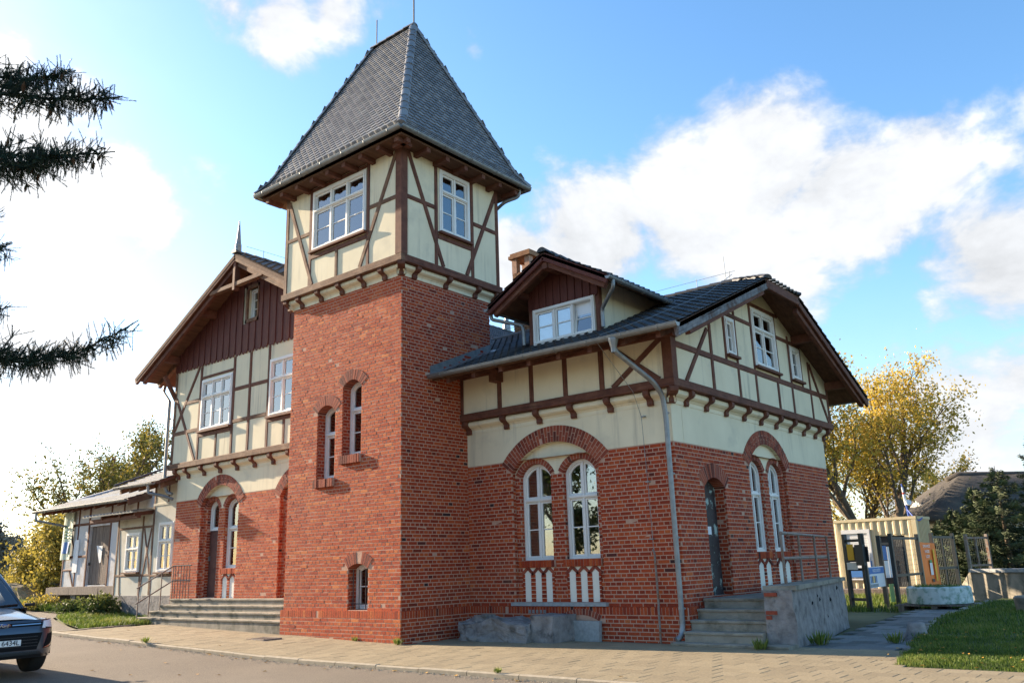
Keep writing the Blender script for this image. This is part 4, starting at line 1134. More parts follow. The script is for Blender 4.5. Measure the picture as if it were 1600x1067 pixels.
# chimney
CHX, CHY = -1.72, 6.9
CH = part('chimney', 'mortar', ST, lambda m: (m.box((CHX-.325, CHY-.325, 7), (CHX+.325, CHY+.325, 10.15)), [m.box((CHX+a*.25-.09, CHY+b*.25-.09, 10.15), (CHX+a*.25+.09, CHY+b*.25+.09, 10.62)) for a in (-1, 1) for b in (-1, 1)]))
CM = MB()
for F, sx in ((Face((CHX, CHY-.335), 0), 0), (Face((CHX+.335, CHY), 90), 1)):
    for r in range(27):
        z0 = 8.05+r*.078
        xs = [-.335, -.08, .17, .335] if r % 2 else [-.335, -.2, .05, .30, .335]
        for a, b in zip(xs, xs[1:]):
            if b-a < .05: continue
            CM.tint = random.random(); CM.fbox(F, a, b-.012, z0, z0+.066, -.03, random.gauss(0, .004))
    for r in range(6):
        z0 = 10.15+r*.078
        for a, b in ((-.335, -.15), (.15, .335)): CM.tint = random.random(); CM.fbox(F, a, b, z0, z0+.066, -.15, random.gauss(0, .004))
CM.build('chimney_bricks', 'old_brick', CH, kind='stuff')
part('chimney_cap', 'old_brick', CH, lambda m: (m.box((CHX-.42, CHY-.42, 10.62), (CHX+.42, CHY+.42, 10.72)), m.box((CHX-.38, CHY-.38, 10.72), (CHX+.38, CHY+.38, 10.80))))

# ---- left wing (gable to the front)
LX0, LX1 = -10.95, -3.05
LF = Face((0, 1.0), 0)
NL = (-9.55, -7.63, .86, 3.42, .56); NL2 = (-5.72, -3.80, .86, 3.42, .56)
L1 = wall('front_wall', LF, rect(LX0+.004, LX1, -.3, 3.665), [rect(NL[0]-.004, NL[1]+.004, NL[2], 3.6645), rect(NL2[0]-.004, NL2[1]+.004, NL2[2], 3.6645)], -.004, .4, 'mortar')
L2 = plaster_band(LF, LX0, LX1, 3.666, 4.75, [(NL[0], NL[1], NL[3], NL[4]), (NL2[0], NL2[1], NL2[3], NL2[4])], .4)
lay(LF, LX0, LX1-1, .62, 3.66, [arch_block(*NL, .15), arch_block(*NL2, .15)], L1)
opl = [dict(s0=-9.42, s1=-8.79, zb=.88), dict(s0=-8.47, s1=-7.76, zb=1.66, strips=2)]
opl2 = [dict(s0=-5.59, s1=-4.93, zb=.88), dict(s0=-4.60, s1=-3.93, zb=1.66, strips=2)]
FnL, BL = niche(LF, L1, *NL, .30, .12, opl, 3.34, .24, .86, False)
FnL2, BL2 = niche(LF, L1, *NL2, .30, .12, opl2, 3.34, .24, .86, False)
VM.build('arch_bricks', 'voussoir', L1, kind='stuff')
for Fn, o in ((FnL, opl[1]), (FnL2, opl2[1])): window(ST, Fn, o['s0']+.002, o['s1']-.002, o['zb'], 3.34+.24-.003, -.14, 1, transom=2.75, bars=1, rise=.24, casing=.06, sill=False)
for Fn, o in ((FnL, opl[0]), (FnL2, opl2[0])):
    a, b = o['s0']+.003, o['s1']-.003
    D = part('door', 'door_dark', ST, lambda m: m.fbox(Fn, a, b, .88, 2.72, -.22, -.15))
    for z0, z1 in ((1.0, 1.55), (1.68, 2.62)): part('door_panel', 'door_dark', D, lambda m: m.fbox(Fn, a+.1, b-.1, z0, z1, -.16, -.135))
    part('door_handle', 'zinc', D, lambda m: m.fbox(Fn, a+.04, a+.07, 1.88, 2.02, -.15, -.10))
    window(ST, Fn, a, b, 2.73, 3.34+.24-.003, -.16, 1, bars=0, rise=.24, casing=.07, sill=False)
part('niche_slab', 'stone_grey', ST, lambda m: m.fbox(LF, NL[0]-.02, NL[1]+.02, .80, .862, -.16, .03))
# side walls and back wall
LLF = Face((LX0, 0), -90); LRF = Face((LX1, 0), 90); LBF = Face((0, 13.5), 180)
wall('side_wall', LLF, rect(-13.49, -1.41, -.3, 7.4), [], -.0, .35, 'brick')
wall('side_wall', LRF, rect(3.1, 13.49, 4.0, 7.4), [], -.0, .35, 'plaster')
wall('back_wall', LBF, [(-LX1+.36, -.3), (-LX0-.36, -.3), (-LX0-.36, 7.4), (7.0, 10.0), (-LX1+.36, 7.4)], [], 0, .35, 'plaster')
# timber storey
LTF = Face((0, .80), 0)
AP, LSL, LEV = (-7.0, 10.36), .53, 5.27      # ridge, slope, half span at the eaves
def lz(x): return AP[1]-LSL*abs(x-AP[0])
lw1, lw2 = (-9.55, -7.92, 5.62, 7.16), (-6.10, -4.94, 5.60, 7.20)
gwin = (-7.30, -6.80, 8.60, 9.52)
L3 = wall('timber_storey_wall', LTF, [(LX0-.18, 4.70), (-3.9, 4.70), (-3.9, lz(-3.9)-.12), (AP[0], AP[1]-.12), (LX0-.18, lz(LX0-.18)-.12)], [rect(*lw1), rect(*lw2), rect(*gwin)], 0, .25, 'plaster')
part('floor_boards', 'soffit', ST, lambda m: m.box((LX0-.16, .82, 4.64), (-4.02, 1.4, 4.695)))
LP = [('post', (-11.05, 4.78), (-11.05, 7.6), .14, 'timber_worn'), ('post', (-9.62, 4.78), (-9.62, 7.6), .12), ('post', (-7.86, 4.78), (-7.86, 7.6), .12), ('post', (-7.05, 4.78), (-7.05, 7.6), .12), ('post', (-6.16, 4.78), (-6.16, 7.6), .12), ('post', (-4.86, 4.78), (-4.86, 7.6), .12),
      ('post', (-8.66, 4.78), (-8.66, 5.5), .11, 'timber_worn'), ('post', (-5.4, 4.78), (-5.4, 5.5), .11),
      ('rail', (-10.98, 5.70), (-9.68, 5.70), .13, 'timber_worn'), ('rail', (-9.56, 5.50), (-7.92, 5.50), .13), ('rail', (-7.80, 5.70), (-7.11, 5.70), .12, 'timber_worn'), ('rail', (-6.99, 5.70), (-6.22, 5.70), .12, 'timber_worn'), ('rail', (-6.1, 5.50), (-4.9, 5.50), .12),
      ('rail', (-7.80, 6.63), (-7.11, 6.63), .12), ('rail', (-6.99, 6.63), (-6.22, 6.63), .12), ('rail', (-10.5, 6.59), (-9.68, 6.59), .12), ('rail', (-9.56, 7.24), (-7.92, 7.24), .09),
      ('brace', (-9.76, 7.6), (-10.98, 5.80), .12), ('brace', (-10.98, 6.80), (-9.76, 4.80), .12)]
timbers(LTF, L3, LP)
part('sole_beam', 'timber_worn', L3, lambda m: m.beam(LTF, (LX0-.24, 4.70), (-4.0, 4.70), .165, -.12, .05))
cornice(LF, LX0-.12, -4.0, 4.33, 4.62, .17, ST)
for s in (-10.86, -10.29, -9.43, -8.59, -7.73, -6.88, -6.02, -5.2, -4.4): bracket(LF, s, 4.62, 4.32, .23, L3)
window(ST, LTF, *lw1, 0, 3, transom=6.62, bars=1, casing=.10, blind=('curtain', 0.0), sill=True)
window(ST, LTF, *lw2, 0, 2, transom=6.62, bars=1, casing=.10, sill=True, gl='glass')
window(ST, LTF, *gwin, -.10, 1, bars=2, casing=.06, sill=False)
for (a, b, c, d) in ((gwin[0]-.09, gwin[0], 8.5, 9.62), (gwin[1], gwin[1]+.05, 8.5, 9.62), (gwin[0]-.09, gwin[1]+.05, 9.52, 9.62), (gwin[0]-.09, gwin[1]+.05, 8.5, 8.6)):
    part('window_lining', 'timber_worn', L3, lambda m: m.fbox(LTF, a, b-.001, c, d, -.10, .065))
# vertical boards of the gable
x = LX0-.18; i = 0
while x < -3.95:
    a, b = x, x+.175; c = (a+b)/2; x += .163; i += 1
    ta, tb = lz(a)-.115, lz(b)-.115; tz = min(ta, tb)
    if tz < 7.75: continue
    dd = .026 if i % 2 else .048
    segs = [(7.60, tz)]
    if b > gwin[0]-.09 and a < gwin[1]+.05: segs = [(7.60, 8.5), (9.62, tz)]
    for lo, hi in segs:
        if hi-lo < .1: continue
        pts = [(a, lo+.09), (c-.02, lo), (c+.02, lo), (b, lo+.09), (b, tb if hi == tz else hi), (a, ta if hi == tz else hi)] if lo < 8 else [(a, lo), (b, lo), (b, tb), (a, ta)]
        part('board', 'board_red', L3, lambda m: m.prism(LTF, pts, .002 if i % 2 else .024, dd))
# roof of the left wing
Y0, Y1 = .05, 14.3
lcs = sqrt(1+LSL*LSL); ze = lz(AP[0]+LEV)
M1 = slab([V((AP[0]-LEV, Y0, ze)), V((AP[0], Y0, AP[1])), V((AP[0], Y1, AP[1])), V((AP[0]-LEV, Y1, ze))], .10, 'roof_deck', 'soffit', ST)
M2 = slab([V((AP[0], Y0, AP[1])), V((-4.25, Y0, lz(-4.25))), V((-4.25, 3.3, lz(-4.25))), V((AP[0]+LEV, 3.3, ze)), V((AP[0]+LEV, Y1, ze)), V((AP[0], Y1, AP[1]))], .10, 'roof_deck', 'soffit', ST)
tiles((AP[0]-LEV, Y1, ze), (0, -1, 0), (1, 0, LSL), Y1-Y0, LEV*lcs, None, M1)
tiles((AP[0]+LEV, Y0, ze), (0, 1, 0), (-1, 0, LSL), Y1-Y0, LEV*lcs, lambda x, y: (AP[0]+LEV-y/lcs < -4.3) or Y0+x > 3.35, M2)
ridge_caps((AP[0], Y0-.02, AP[1]+.04), (AP[0], Y1, AP[1]+.04), M1)
LB = Face((0, Y0+.04), 0)
part('bargeboard', 'timber', ST, lambda m: m.beam(LB, (AP[0]-LEV-.02, ze-.10), (AP[0]-.01, AP[1]-.09), .22, -.05, .03))
part('bargeboard', 'timber_worn', ST, lambda m: m.beam(LB, (AP[0]+.01, AP[1]-.09), (-4.2, lz(-4.2)-.10), .22, -.05, .03))
part('bargeboard', 'timber', ST, lambda m: m.beam(LB, (AP[0]-LEV+.3, ze-.16), (AP[0]-.03, AP[1]-.29), .14, -.17, -.06))
part('bargeboard', 'timber_worn', ST, lambda m: m.beam(LB, (AP[0]+.03, AP[1]-.29), (-4.2, lz(-4.2)-.30), .14, -.17, -.06))
part('collar_tie', 'timber_worn', ST, lambda m: m.beam(LB, (-8.30, 9.47), (-5.70, 9.47), .13, -.15, -.01))
part('king_post', 'timber', ST, lambda m: m.beam(LB, (-7.05, 9.30), (-7.05, 10.15), .13, -.16, .005))
for x in (-11.0, -9.0, -7.0, -5.2):
    part('purlin', 'timber', ST, lambda m: m.box((x-.09, Y0+.16, lz(x)-.33), (x+.09, .79, lz(x)-.11)))
part('strut', 'timber', ST, lambda m: m.tube([(-11.1, .86, 6.75), (-11.1, .40, 7.5)], .07, 4))
for i in range(14):
    y = .9+i*1.0
    part('rafter_end', 'timber_worn', ST, lambda m: m.prism(Face((0, y), 0), [(AP[0]-LEV+.06, ze-.22), (-11.13, lz(-11.13)-.25), (-11.13, lz(-11.13)-.10), (AP[0]-LEV+.06, ze-.10)], 0, .11))
gutter((AP[0]-LEV-.06, Y1, ze-.02), (AP[0]-LEV-.06, Y0+.75, ze-.02), ST, .075)
gutter((AP[0]+LEV+.06, 3.4, ze-.02), (AP[0]+LEV+.06, Y1, ze-.02), ST, .075)
downpipe(bend([(AP[0]-LEV-.06, 1.1, ze-.05), (AP[0]-LEV-.06, 1.05, ze-.30), (-11.28, .72, 6.75), (-11.24, .70, 6.6), (-11.24, .72, 4.2), (-11.2, .80, 3.95), (-11.0, .86, 3.9)], .10), ST, .052, [(-11.24, .71, 6.2), (-11.24, .71, 5.0)])
part('finial', 'zinc', ST, lambda m: m.tube([(AP[0], Y0+.1, AP[1]+.05), (AP[0], Y0+.1, AP[1]+.30), (AP[0], Y0+.1, AP[1]+.34), (AP[0], Y0+.1, AP[1]+1.05)], [.10, .09, .075, .012], 8))
part('finial', 'zinc', ST, lambda m: m.tube([(AP[0], 12.2, AP[1]+.05), (AP[0], 12.2, AP[1]+.30), (AP[0], 12.2, AP[1]+.34), (AP[0], 12.2, AP[1]+1.0)], [.16, .15, .11, .03], 8))
rw = MB(); rw.tube([(AP[0], .4, AP[1]+.33), (AP[0], Y1, AP[1]+.33)], .006, 5)
for k in range(7): rw.tube([(AP[0], 1+k*2, AP[1]+.1), (AP[0], 1+k*2, AP[1]+.36)], .008, 5)
rw.build('ridge_wire', 'zinc', ST)

# ---- bricks and tiles become objects: the ones that show largest singly, the rest joined
def finish_bricks():
    scored = []
    for i, b in enumerate(BRICKS):
        F, s0, s1, z0, z1, d0, d1, full, par = b
        if not full: continue
        c = F.P((s0+s1)/2, (z0+z1)/2, d1); v = CAM-c; dist = v.length
        n = V((F.s, -F.c, 0))
        cosv = n.dot(v)/dist
        if cosv <= .02: continue
        q = m3.transposed() @ (c-CAM)
        px = 800+1323.4*q.x/-q.z
        if not (0 < px < 1600): continue
        scored.append(((s1-s0)*(z1-z0)*cosv/dist**2, i))
    scored.sort(reverse=True)
    single = set()
    for sc, i in scored:
        if len(single) >= 300: break
        F, s0, s1, z0, z1 = BRICKS[i][:5]
        # keep clear of the pipe and stairs so that every single brick is in view
        if F is WF and (4.75 < (s0+s1)/2 < 5.3 or z0 < .75): continue
        single.add(i)
    kinds = {}
    def variant(L, k):
        key = (round(L, 2), k)
        if key not in kinds:
            m = MB(); m.tint = (k+.5)/14
            h, t = .061, .035
            j = lambda: random.uniform(-.0012, .0012)
            m.add([(-L/2+j(), t, 0), (L/2+j(), t, 0), (L/2, t, h), (-L/2, t, h), (-L/2+.001+j(), j(), .001), (L/2-.001+j(), j(), .001), (L/2-.001, j(), h-.001), (-L/2+.001, j(), h-.001)],
                  [(4, 5, 6, 7), (0, 1, 5, 4), (1, 2, 6, 5), (2, 3, 7, 6), (3, 0, 4, 7)])
            o = m.build('brick_shape', 'brick', None, origin=(0, 0, 0)); kinds[key] = o.data; bpy.data.objects.remove(o)
        return kinds[key]
    M = MB()
    for i, b in enumerate(BRICKS):
        F, s0, s1, z0, z1, d0, d1, full, par = b
        t = min(1, max(0, random.gauss(.52, .19))) if random.random() > .012 else random.uniform(0, .12)
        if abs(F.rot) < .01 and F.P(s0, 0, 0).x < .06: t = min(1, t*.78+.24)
        else: t = max(.22, t-.12) if t > .12 else t      # weathered, sandy front of tower and left wing; walls in shade tinted darker
        if i in single:
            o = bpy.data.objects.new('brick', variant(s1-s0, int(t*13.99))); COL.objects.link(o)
            o.location = F.P((s0+s1)/2, z0, d1); o.rotation_euler = (0, 0, F.rot)
            attach(o, par)
        else:
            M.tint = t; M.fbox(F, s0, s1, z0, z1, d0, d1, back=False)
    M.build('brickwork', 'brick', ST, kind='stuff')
def finish_tiles():
    scored = []
    for i, (Mx, par, te, mt) in enumerate(TILES):
        c = Mx @ V((0, te/2, 0)); v = CAM-c; n = (Mx.to_3x3() @ V((0, 0, 1)))
        cosv = n.dot(v)/v.length
        if cosv > .03 and mt == 0: scored.append((cosv/v.length_squared, i))
    scored.sort(reverse=True)
    single = {i for _, i in scored[:300]}
    shapes = []
    for k in range(8):
        m = MB(); m.tint = (k+.5)/8; tile_mesh(m, Matrix.Identity(4), .125)
        o = m.build('tile_shape', 'roof_tile', None, origin=(0, 0, 0)); shapes.append(o.data); bpy.data.objects.remove(o)
    J = MB()
    for i, (Mx, par, te, mt) in enumerate(TILES):
        if i in single:
            o = bpy.data.objects.new('roof_tile', random.choice(shapes)); COL.objects.link(o)
            lo, ro, sc = Mx.decompose(); o.location = lo; o.rotation_euler = ro.to_euler(); attach(o, par)
        else:
            J.tint = random.random(); J.m = mt; tile_mesh(J, Mx, te)
    J.build('roof_tiling', ['roof_tile', 'wing_tile'], ST, kind='stuff')

# ------------------------------------------------------------------ ground, road, pavement
def sheet(name, polys, dz, mat, kind='structure', th=.0):
    """flat areas laid over the gently rising ground: each outline is cut at the breaks in slope"""
    m = MB()
    for poly in polys:
        xs = sorted({-24.0, 0.0} | {p[0] for p in poly})
        m.add([(x, y, gz(x, y)+dz) for x, y in poly], [tuple(range(len(poly)))])
    return m.build(name, mat, None, kind=kind)
def strips(name, x0, x1, y0, y1, dz, mat):
    """rectangle split where the slope changes"""
    cuts = [x0]+[c for c in (-24.0, 0.0) if x0 < c < x1]+[x1]
    return sheet(name, [[(a, y0), (b, y0), (b, y1), (a, y1)] for a, b in zip(cuts, cuts[1:])], dz, mat)
strips('ground', -600, 600, -300, 900, -.12, 'field')
# the road and, at its end, the yard in front of the shed
def poly_road():
    cuts = [-60, -24, 0, 60]; ps = []
    for a, b in zip(cuts, cuts[1:]): ps.append([(a, -40), (b, -40), (b, -2.9), (a, -2.9)])
    ps.append([(-60, -2.9), (-24, -2.9), (-24, 1.6), (-60, 1.6)])
    ps.append([(-24, -2.9), (-12.2, -2.9), (-12.9, -1.2), (-15.6, -.3), (-17.0, .7), (-24, 1.0)])
    ps.append([(-12.2, -2.9), (-9.5, -2.9), (-10.0, -2.0), (-12.9, -1.2)])
    return ps
ROAD = sheet('road', poly_road(), -.06, 'asphalt')
PV = strips('pavement', -9.6, 9.2, -2.75, 2.1, -.014, 'bed_sand')
strips('pavement', 9.2, 40, -2.75, .2, -.014, 'bed_sand')
# pavers: half-bond rows
PVX, PVY = .35, .35
pav = []
r = 0; y = -2.73
while y < 2.05:
    x = -9.5+(PVX/2 if r % 2 else 0)
    while x < 16:
        cx, cy = x+PVX/2, y+PVY/2
        ok = True
        if cy > .05 and cx < .15: ok = False                 # tower
        if cx < -3.9 and cy > -.15: ok = False                # entrance stairs
        if cy > 1.9 and cx < 5.6: ok = False
        if cx > 9.6 and cy > .18: ok = False         # lawn
        if 5.4 < cx < 7.5 and cy > 1.65: ok = False           # side stairs
        if ok: pav.append((cx, cy))
        x += PVX
    y += PVY; r += 1
# path beside the lawn, laid with larger slabs
pth = []
y = 2.1; r = 0
while y < 13.2:
    x = 7.55-(y-2)*.10+(.25 if r % 2 else 0)
    while x < 8.9-(y-2)*.06:
        pth.append((x+.25, y+.25)); x += .5
    y += .5; r += 1
def paver_shapes(w, d, mat, n):
    out = []
    for k in range(n):
        m = MB(); m.tint = (k+.5)/n; a, b = w/2-.0022, d/2-.0022
        m.add([(-a, -b, -.06), (a, -b, -.06), (a, b, -.06), (-a, b, -.06), (-a, -b, -.005), (a, -b, -.005), (a, b, -.005), (-a, b, -.005), (-a+.005, -b+.005, 0), (a-.005, -b+.005, 0), (a-.005, b-.005, 0), (-a+.005, b-.005, 0)],
              [(8, 9, 10, 11)]+[(i, (i+1) % 4, 4+(i+1) % 4, 4+i) for i in range(4)]+[(4+i, 4+(i+1) % 4, 8+(i+1) % 4, 8+i) for i in range(4)])
        o = m.build('paver_shape', mat, None, origin=(0, 0, 0)); out.append((o.data, m)); bpy.data.objects.remove(o)
    return out
def lay_pavers(cells, w, d, mat, parent, limit, name):
    sh = paver_shapes(w, d, mat, 10)
    J = MB()
    def vis(c):
        q = m3.transposed() @ (V((c[0], c[1], 0))-CAM)
        if q.z > -.5: return 0
        px, py = 800+1323.4*q.x/-q.z, 533.5-1323.4*q.y/-q.z
        return 1/(q.length**3) if (0 < px < 1600 and py < 1075) else 0
    order = sorted(range(len(cells)), key=lambda i: -vis(cells[i]))
    single = set(i for i in order[:limit] if vis(cells[i]) > 0)
    for i, (x, y) in enumerate(cells):
        k = random.randrange(10)
        z = gz(x)+random.gauss(0, .0012)
        rx, ry = random.gauss(0, .0015), random.gauss(0, .002)-(.025 if x < 0 else 0)*-1
        if i in single:
            o = bpy.data.objects.new(name, sh[k][0]); COL.objects.link(o); o.location = (x, y, z); o.rotation_euler = (rx, .025 if x < 0 else random.gauss(0, .0015), random.gauss(0, .004)); attach(o, parent)
        else:
            J.tint = (k+.5)/10; m = sh[k][1]
            J.add([(x+p[0], y+p[1], z+p[2]-(.025*p[0] if x < 0 else 0)) for p in m.v], m.f)
    if J.v: J.build(name+'_field', mat, parent, kind='stuff')
lay_pavers(pav, PVX, PVY, 'paver', PV, 300, 'paver')
PATH = sheet('path', [[(7.6, 2.1), (9.3, 2.1), (8.3, 13.3), (6.2, 13.3)]], -.03, 'earth')
lay_pavers(pth, .5, .5, 'slab', PATH, 200, 'path_slab')
# kerb stones
KB = strips('kerb', -9.6, 40, -2.868, -2.756, -.05, 'kerb')
x = -9.6
while x < 15:
    L = random.uniform(.98, 1.02)
    m = MB(); a, b = x+.006, x+L-.006
    z0, z1 = gz(a), gz(b); e = random.gauss(0, .004)
    m.add([(a, -2.87, z0-.15), (b, -2.87, z1-.15), (b, -2.755, z1-.15), (a, -2.755, z0-.15), (a, -2.87, z0-.01+e), (b, -2.87, z1-.01+e), (b, -2.755, z1+e), (a, -2.755, z0+e), (a, -2.845, z0+.006+e), (b, -2.845, z1+.006+e)],
          [(0, 1, 5, 4), (4, 5, 9, 8), (8, 9, 6, 7), (1, 2, 6, 9, 5), (3, 0, 4, 8, 7), (2, 3, 7, 6)])
    m.build('kerb_stone', 'kerb', KB); x += L
# end of the kerb turns in towards the stairs
for i in range(4):
    a = V((-9.62-i*.12, -2.80+i*.62, 0)); b = V((-9.62-(i+1)*.12, -2.80+(i+1)*.62-.012, 0))
    d = (b-a).normalized(); n = V((-d.y, d.x, 0))*.06
    m = MB(); vs = [a-n, b-n, b+n, a+n]
    m.add([(p.x, p.y, gz(p.x)-.15) for p in vs]+[(p.x, p.y, gz(p.x)+.003) for p in vs], [(0, 3, 2, 1), (4, 5, 6, 7), (0, 1, 5, 4), (1, 2, 6, 5), (2, 3, 7, 6), (3, 0, 4, 7)]); m.build('kerb_stone', 'kerb', KB)
# drain grate set in the pavement
gx, gy = -3.35, -.95
DGr = empty('drain_grate', (gx, gy, gz(gx)), 'rusty iron drain grate set in the pavement before the tower', 'drain')
part('frame', 'rail_iron', DGr, lambda m: (m.box((gx-.32, gy-.24, gz(gx)-.02), (gx+.32, gy-.19, gz(gx)+.022)), m.box((gx-.32, gy+.19, gz(gx)-.02), (gx+.32, gy+.24, gz(gx)+.022)), m.box((gx-.32, gy-.189, gz(gx)-.02), (gx-.27, gy+.189, gz(gx)+.02)), m.box((gx+.27, gy-.189, gz(gx)-.02), (gx+.32, gy+.189, gz(gx)+.02))))
for i in range(9):
    xx = gx-.24+i*.06
    part('bar', 'rail_iron', DGr, lambda m: m.box((xx-.013, gy-.19, gz(gx)-.01), (xx+.013, gy+.19, gz(gx)+.016)))
part('pit', 'ink_black', DGr, lambda m: m.box((gx-.268, gy-.188, gz(gx)-.01), (gx+.268, gy+.188, gz(gx)+.005)))

# ------------------------------------------------------------------ stairs
def worn_step(m, x0, x1, y0, y1, z0, z1, nose=.03):
    """concrete step with a rounded, slightly chipped nose"""
    n = max(6, int((x1-x0)/.25)); prof = []
    vs = []
    for i in range(n+1):
        x = x0+(x1-x0)*i/n; c = random.uniform(0, .014) if random.random() < .5 else 0
        vs += [(x, y0, z0), (x, y0+.004, z1-.05), (x, y0-nose+.006, z1-.045), (x, y0-nose+c*.4, z1-.012-c*.3), (x, y0-nose+.014+c, z1-c*.15), (x, y1, z1), (x, y1, z0)]
    k = 7
    fs = [(i*k+j, (i+1)*k+j, (i+1)*k+(j+1) % k, i*k+(j+1) % k) for i in range(n) for j in range(k)]
    fs += [tuple(range(k-1, -1, -1)), tuple(n*k+j for j in range(k))]
    m.add(vs, fs)
ES = empty('entrance_stairs', (-7, .2, .2), 'wide flight of four worn concrete steps left of the tower', 'stairs')
zt = .86; n = 4; rs = .155
for i in range(n):
    y0 = .78-i*.265
    part('step', 'concrete', ES, lambda m: worn_step(m, -10.55-i*.09, -4.06, y0, .99 if i == 0 else y0+.29, -.1, zt-i*rs))
HR = empty('stair_railing', (-10.6, .3, .4), 'thin rusty iron railing on the left edge of the wide stairs', 'railing')
bt, tp = V((-10.62, -.14, .28)), V((-10.50, .80, .86))
for t, nm in ((.92, 'handrail'), (.50, 'mid_rail')):
    part(nm, 'rail_iron', HR, lambda m: m.tube([bt+V((0, -.06, t-.02)), tp+V((0, 0, t)), (-9.75, .93, .86+t)], .02, 6))
for f in (0, .33, .66, 1):
    p = bt.lerp(tp, f); part('post', 'rail_iron', HR, lambda m: m.tube([p+V((0, 0, -.1)), p+V((0, 0, .92))], .016, 6))
for k in range(6):
    x = -10.40+k*.12; yy = .80+.13*(k+1)/7; part('post', 'rail_iron', HR, lambda m: m.tube([(x, yy, .84), (x, yy, .86+.91)], .011, 6))

SS = empty('side_stairs', (6.4, 3, 0), 'mossy concrete steps leading to the side door behind the downpipe', 'stairs')
part('foot_slab', 'concrete', SS, lambda m: worn_step(m, 5.36, 7.55, 1.62, 2.05, -.1, .055, .01))
for i in range(4):
    part('step', 'concrete', SS, lambda m: worn_step(m, 5.51 if i else 5.515, 7.02, 1.86+i*.29, 1.86+(i+1)*.29+.05, -.1, .23+i*.18))
def landing(m):
    o = [(5.51, 3.07), (6.84, 3.07), (6.04, 7.86), (5.51, 7.86)]
    m.add([(x, y, -.1) for x, y in o]+[(x, y, .765) for x, y in o], [(4, 5, 6, 7), (0, 1, 5, 4), (1, 2, 6, 5), (2, 3, 7, 6), (3, 0, 4, 7)])
part('landing', 'concrete', SS, landing)
PW_ = empty('stair_parapet', (7.1, 5, 0), 'weathered stone parapet with broken bricks beside the side steps', 'parapet')
def para(t): return V((7.03-t*.98, 2.02+t*5.85, 0)), V((7.52-t*1.10, 2.05+t*5.75, 0))
m = MB(); nx, nz = 40, 12
def pv(f, g):
    a, b = para(f); base = b+V((random.uniform(-.004, .004), 0, 0))
    k = noise.noise(V((f*9, g*3, 0)))*.035+noise.noise(V((f*30, g*9, 4)))*.015
    return V((base.x+k+(1-g)*.04, base.y, -.1+g*1.03))
vs = [pv(i/nx, j/nz) for i in range(nx+1) for j in range(nz+1)]
m.add(vs, [(i*(nz+1)+j, (i+1)*(nz+1)+j, (i+1)*(nz+1)+j+1, i*(nz+1)+j+1) for i in range(nx) for j in range(nz)])
a0, b0 = para(0); a1, b1 = para(1)
nf = 8
vs = []
for i in range(nf+1):
    for j in range(nz+1):
        p = a0.lerp(b0, i/nf); k = noise.noise(V((i*.6, j*.3, 9)))*.03
        q = pv(0, j/nz) if i == nf else V((p.x, p.y+k-(1-j/nz)*.03, -.1+j/nz*1.03))
        vs.append(q)
m.add(vs, [(i*(nz+1)+j, (i+1)*(nz+1)+j, (i+1)*(nz+1)+j+1, i*(nz+1)+j+1) for i in range(nf) for j in range(nz)])
m.add([(a0.x, a0.y, -.1), (a0.x, a0.y, .93), (a1.x, a1.y, .93), (a1.x, a1.y, -.1), (b1.x, b1.y, .93), (b1.x, b1.y, -.1), (b0.x, b0.y, .928)], [(0, 1, 2, 3)[::-1], (3, 2, 4, 5), (1, 6, 4, 2)[::-1]])
m.build('parapet_wall', 'rubble', PW_, smooth=True)
part('coping', 'concrete', PW_, lambda m: m.add([(a0.x-.05, a0.y+.10, .925), (b0.x+.05, b0.y+.10, .925), (b1.x+.05, b1.y+.05, .925), (a1.x-.05, a1.y+.05, .925), (a0.x-.05, a0.y+.10, 1.0), (b0.x+.05, b0.y+.10, 1.0), (b1.x+.05, b1.y+.05, 1.0), (a1.x-.05, a1.y+.05, 1.0)], [(4, 5, 6, 7), (0, 1, 5, 4), (1, 2, 6, 5), (2, 3, 7, 6), (3, 0, 4, 7), (0, 3, 2, 1)]))
for (t, z, w) in ((.0, .86, .22), (.0, .56, .20), (.0, .48, .1)):
    part('bare_brick', 'voussoir', PW_, lambda m: m.box((a0.x+.02, a0.y-.025, z-.03), (a0.x+.02+w, a0.y+.05, z+.03)))
for (f, z) in ((.30, .64), (.40, .74), (.44, .66), (.66, .60), (.83, .80), (.56, .30)):
    a, b = para(f)
    part('hole', 'ink_black', PW_, lambda m: m.lathe((b.x-.02, b.y, z), [(.0, -.05), (.03, -.04), (.055, 0), (.03, .045), (.0, .05)], 8))
RL = empty('side_railing', (6.9, 5, 1), 'grey steel railing standing on the stone parapet', 'railing')
for z in (1.92, 1.46):
    part('rail', 'rail_iron', RL, lambda m: m.tube([para(.16)[0]+V((.20, 0, z)), para(.93)[0]+V((.12, 0, z))], .03, 6))
for f in (.17, .42, .68, .92):
    p = para(f)[0]+V((.18, 0, 0)); part('post', 'rail_iron', RL, lambda m: m.tube([p+V((0, 0, .98)), p+V((0, 0, 1.92))], .027, 6))

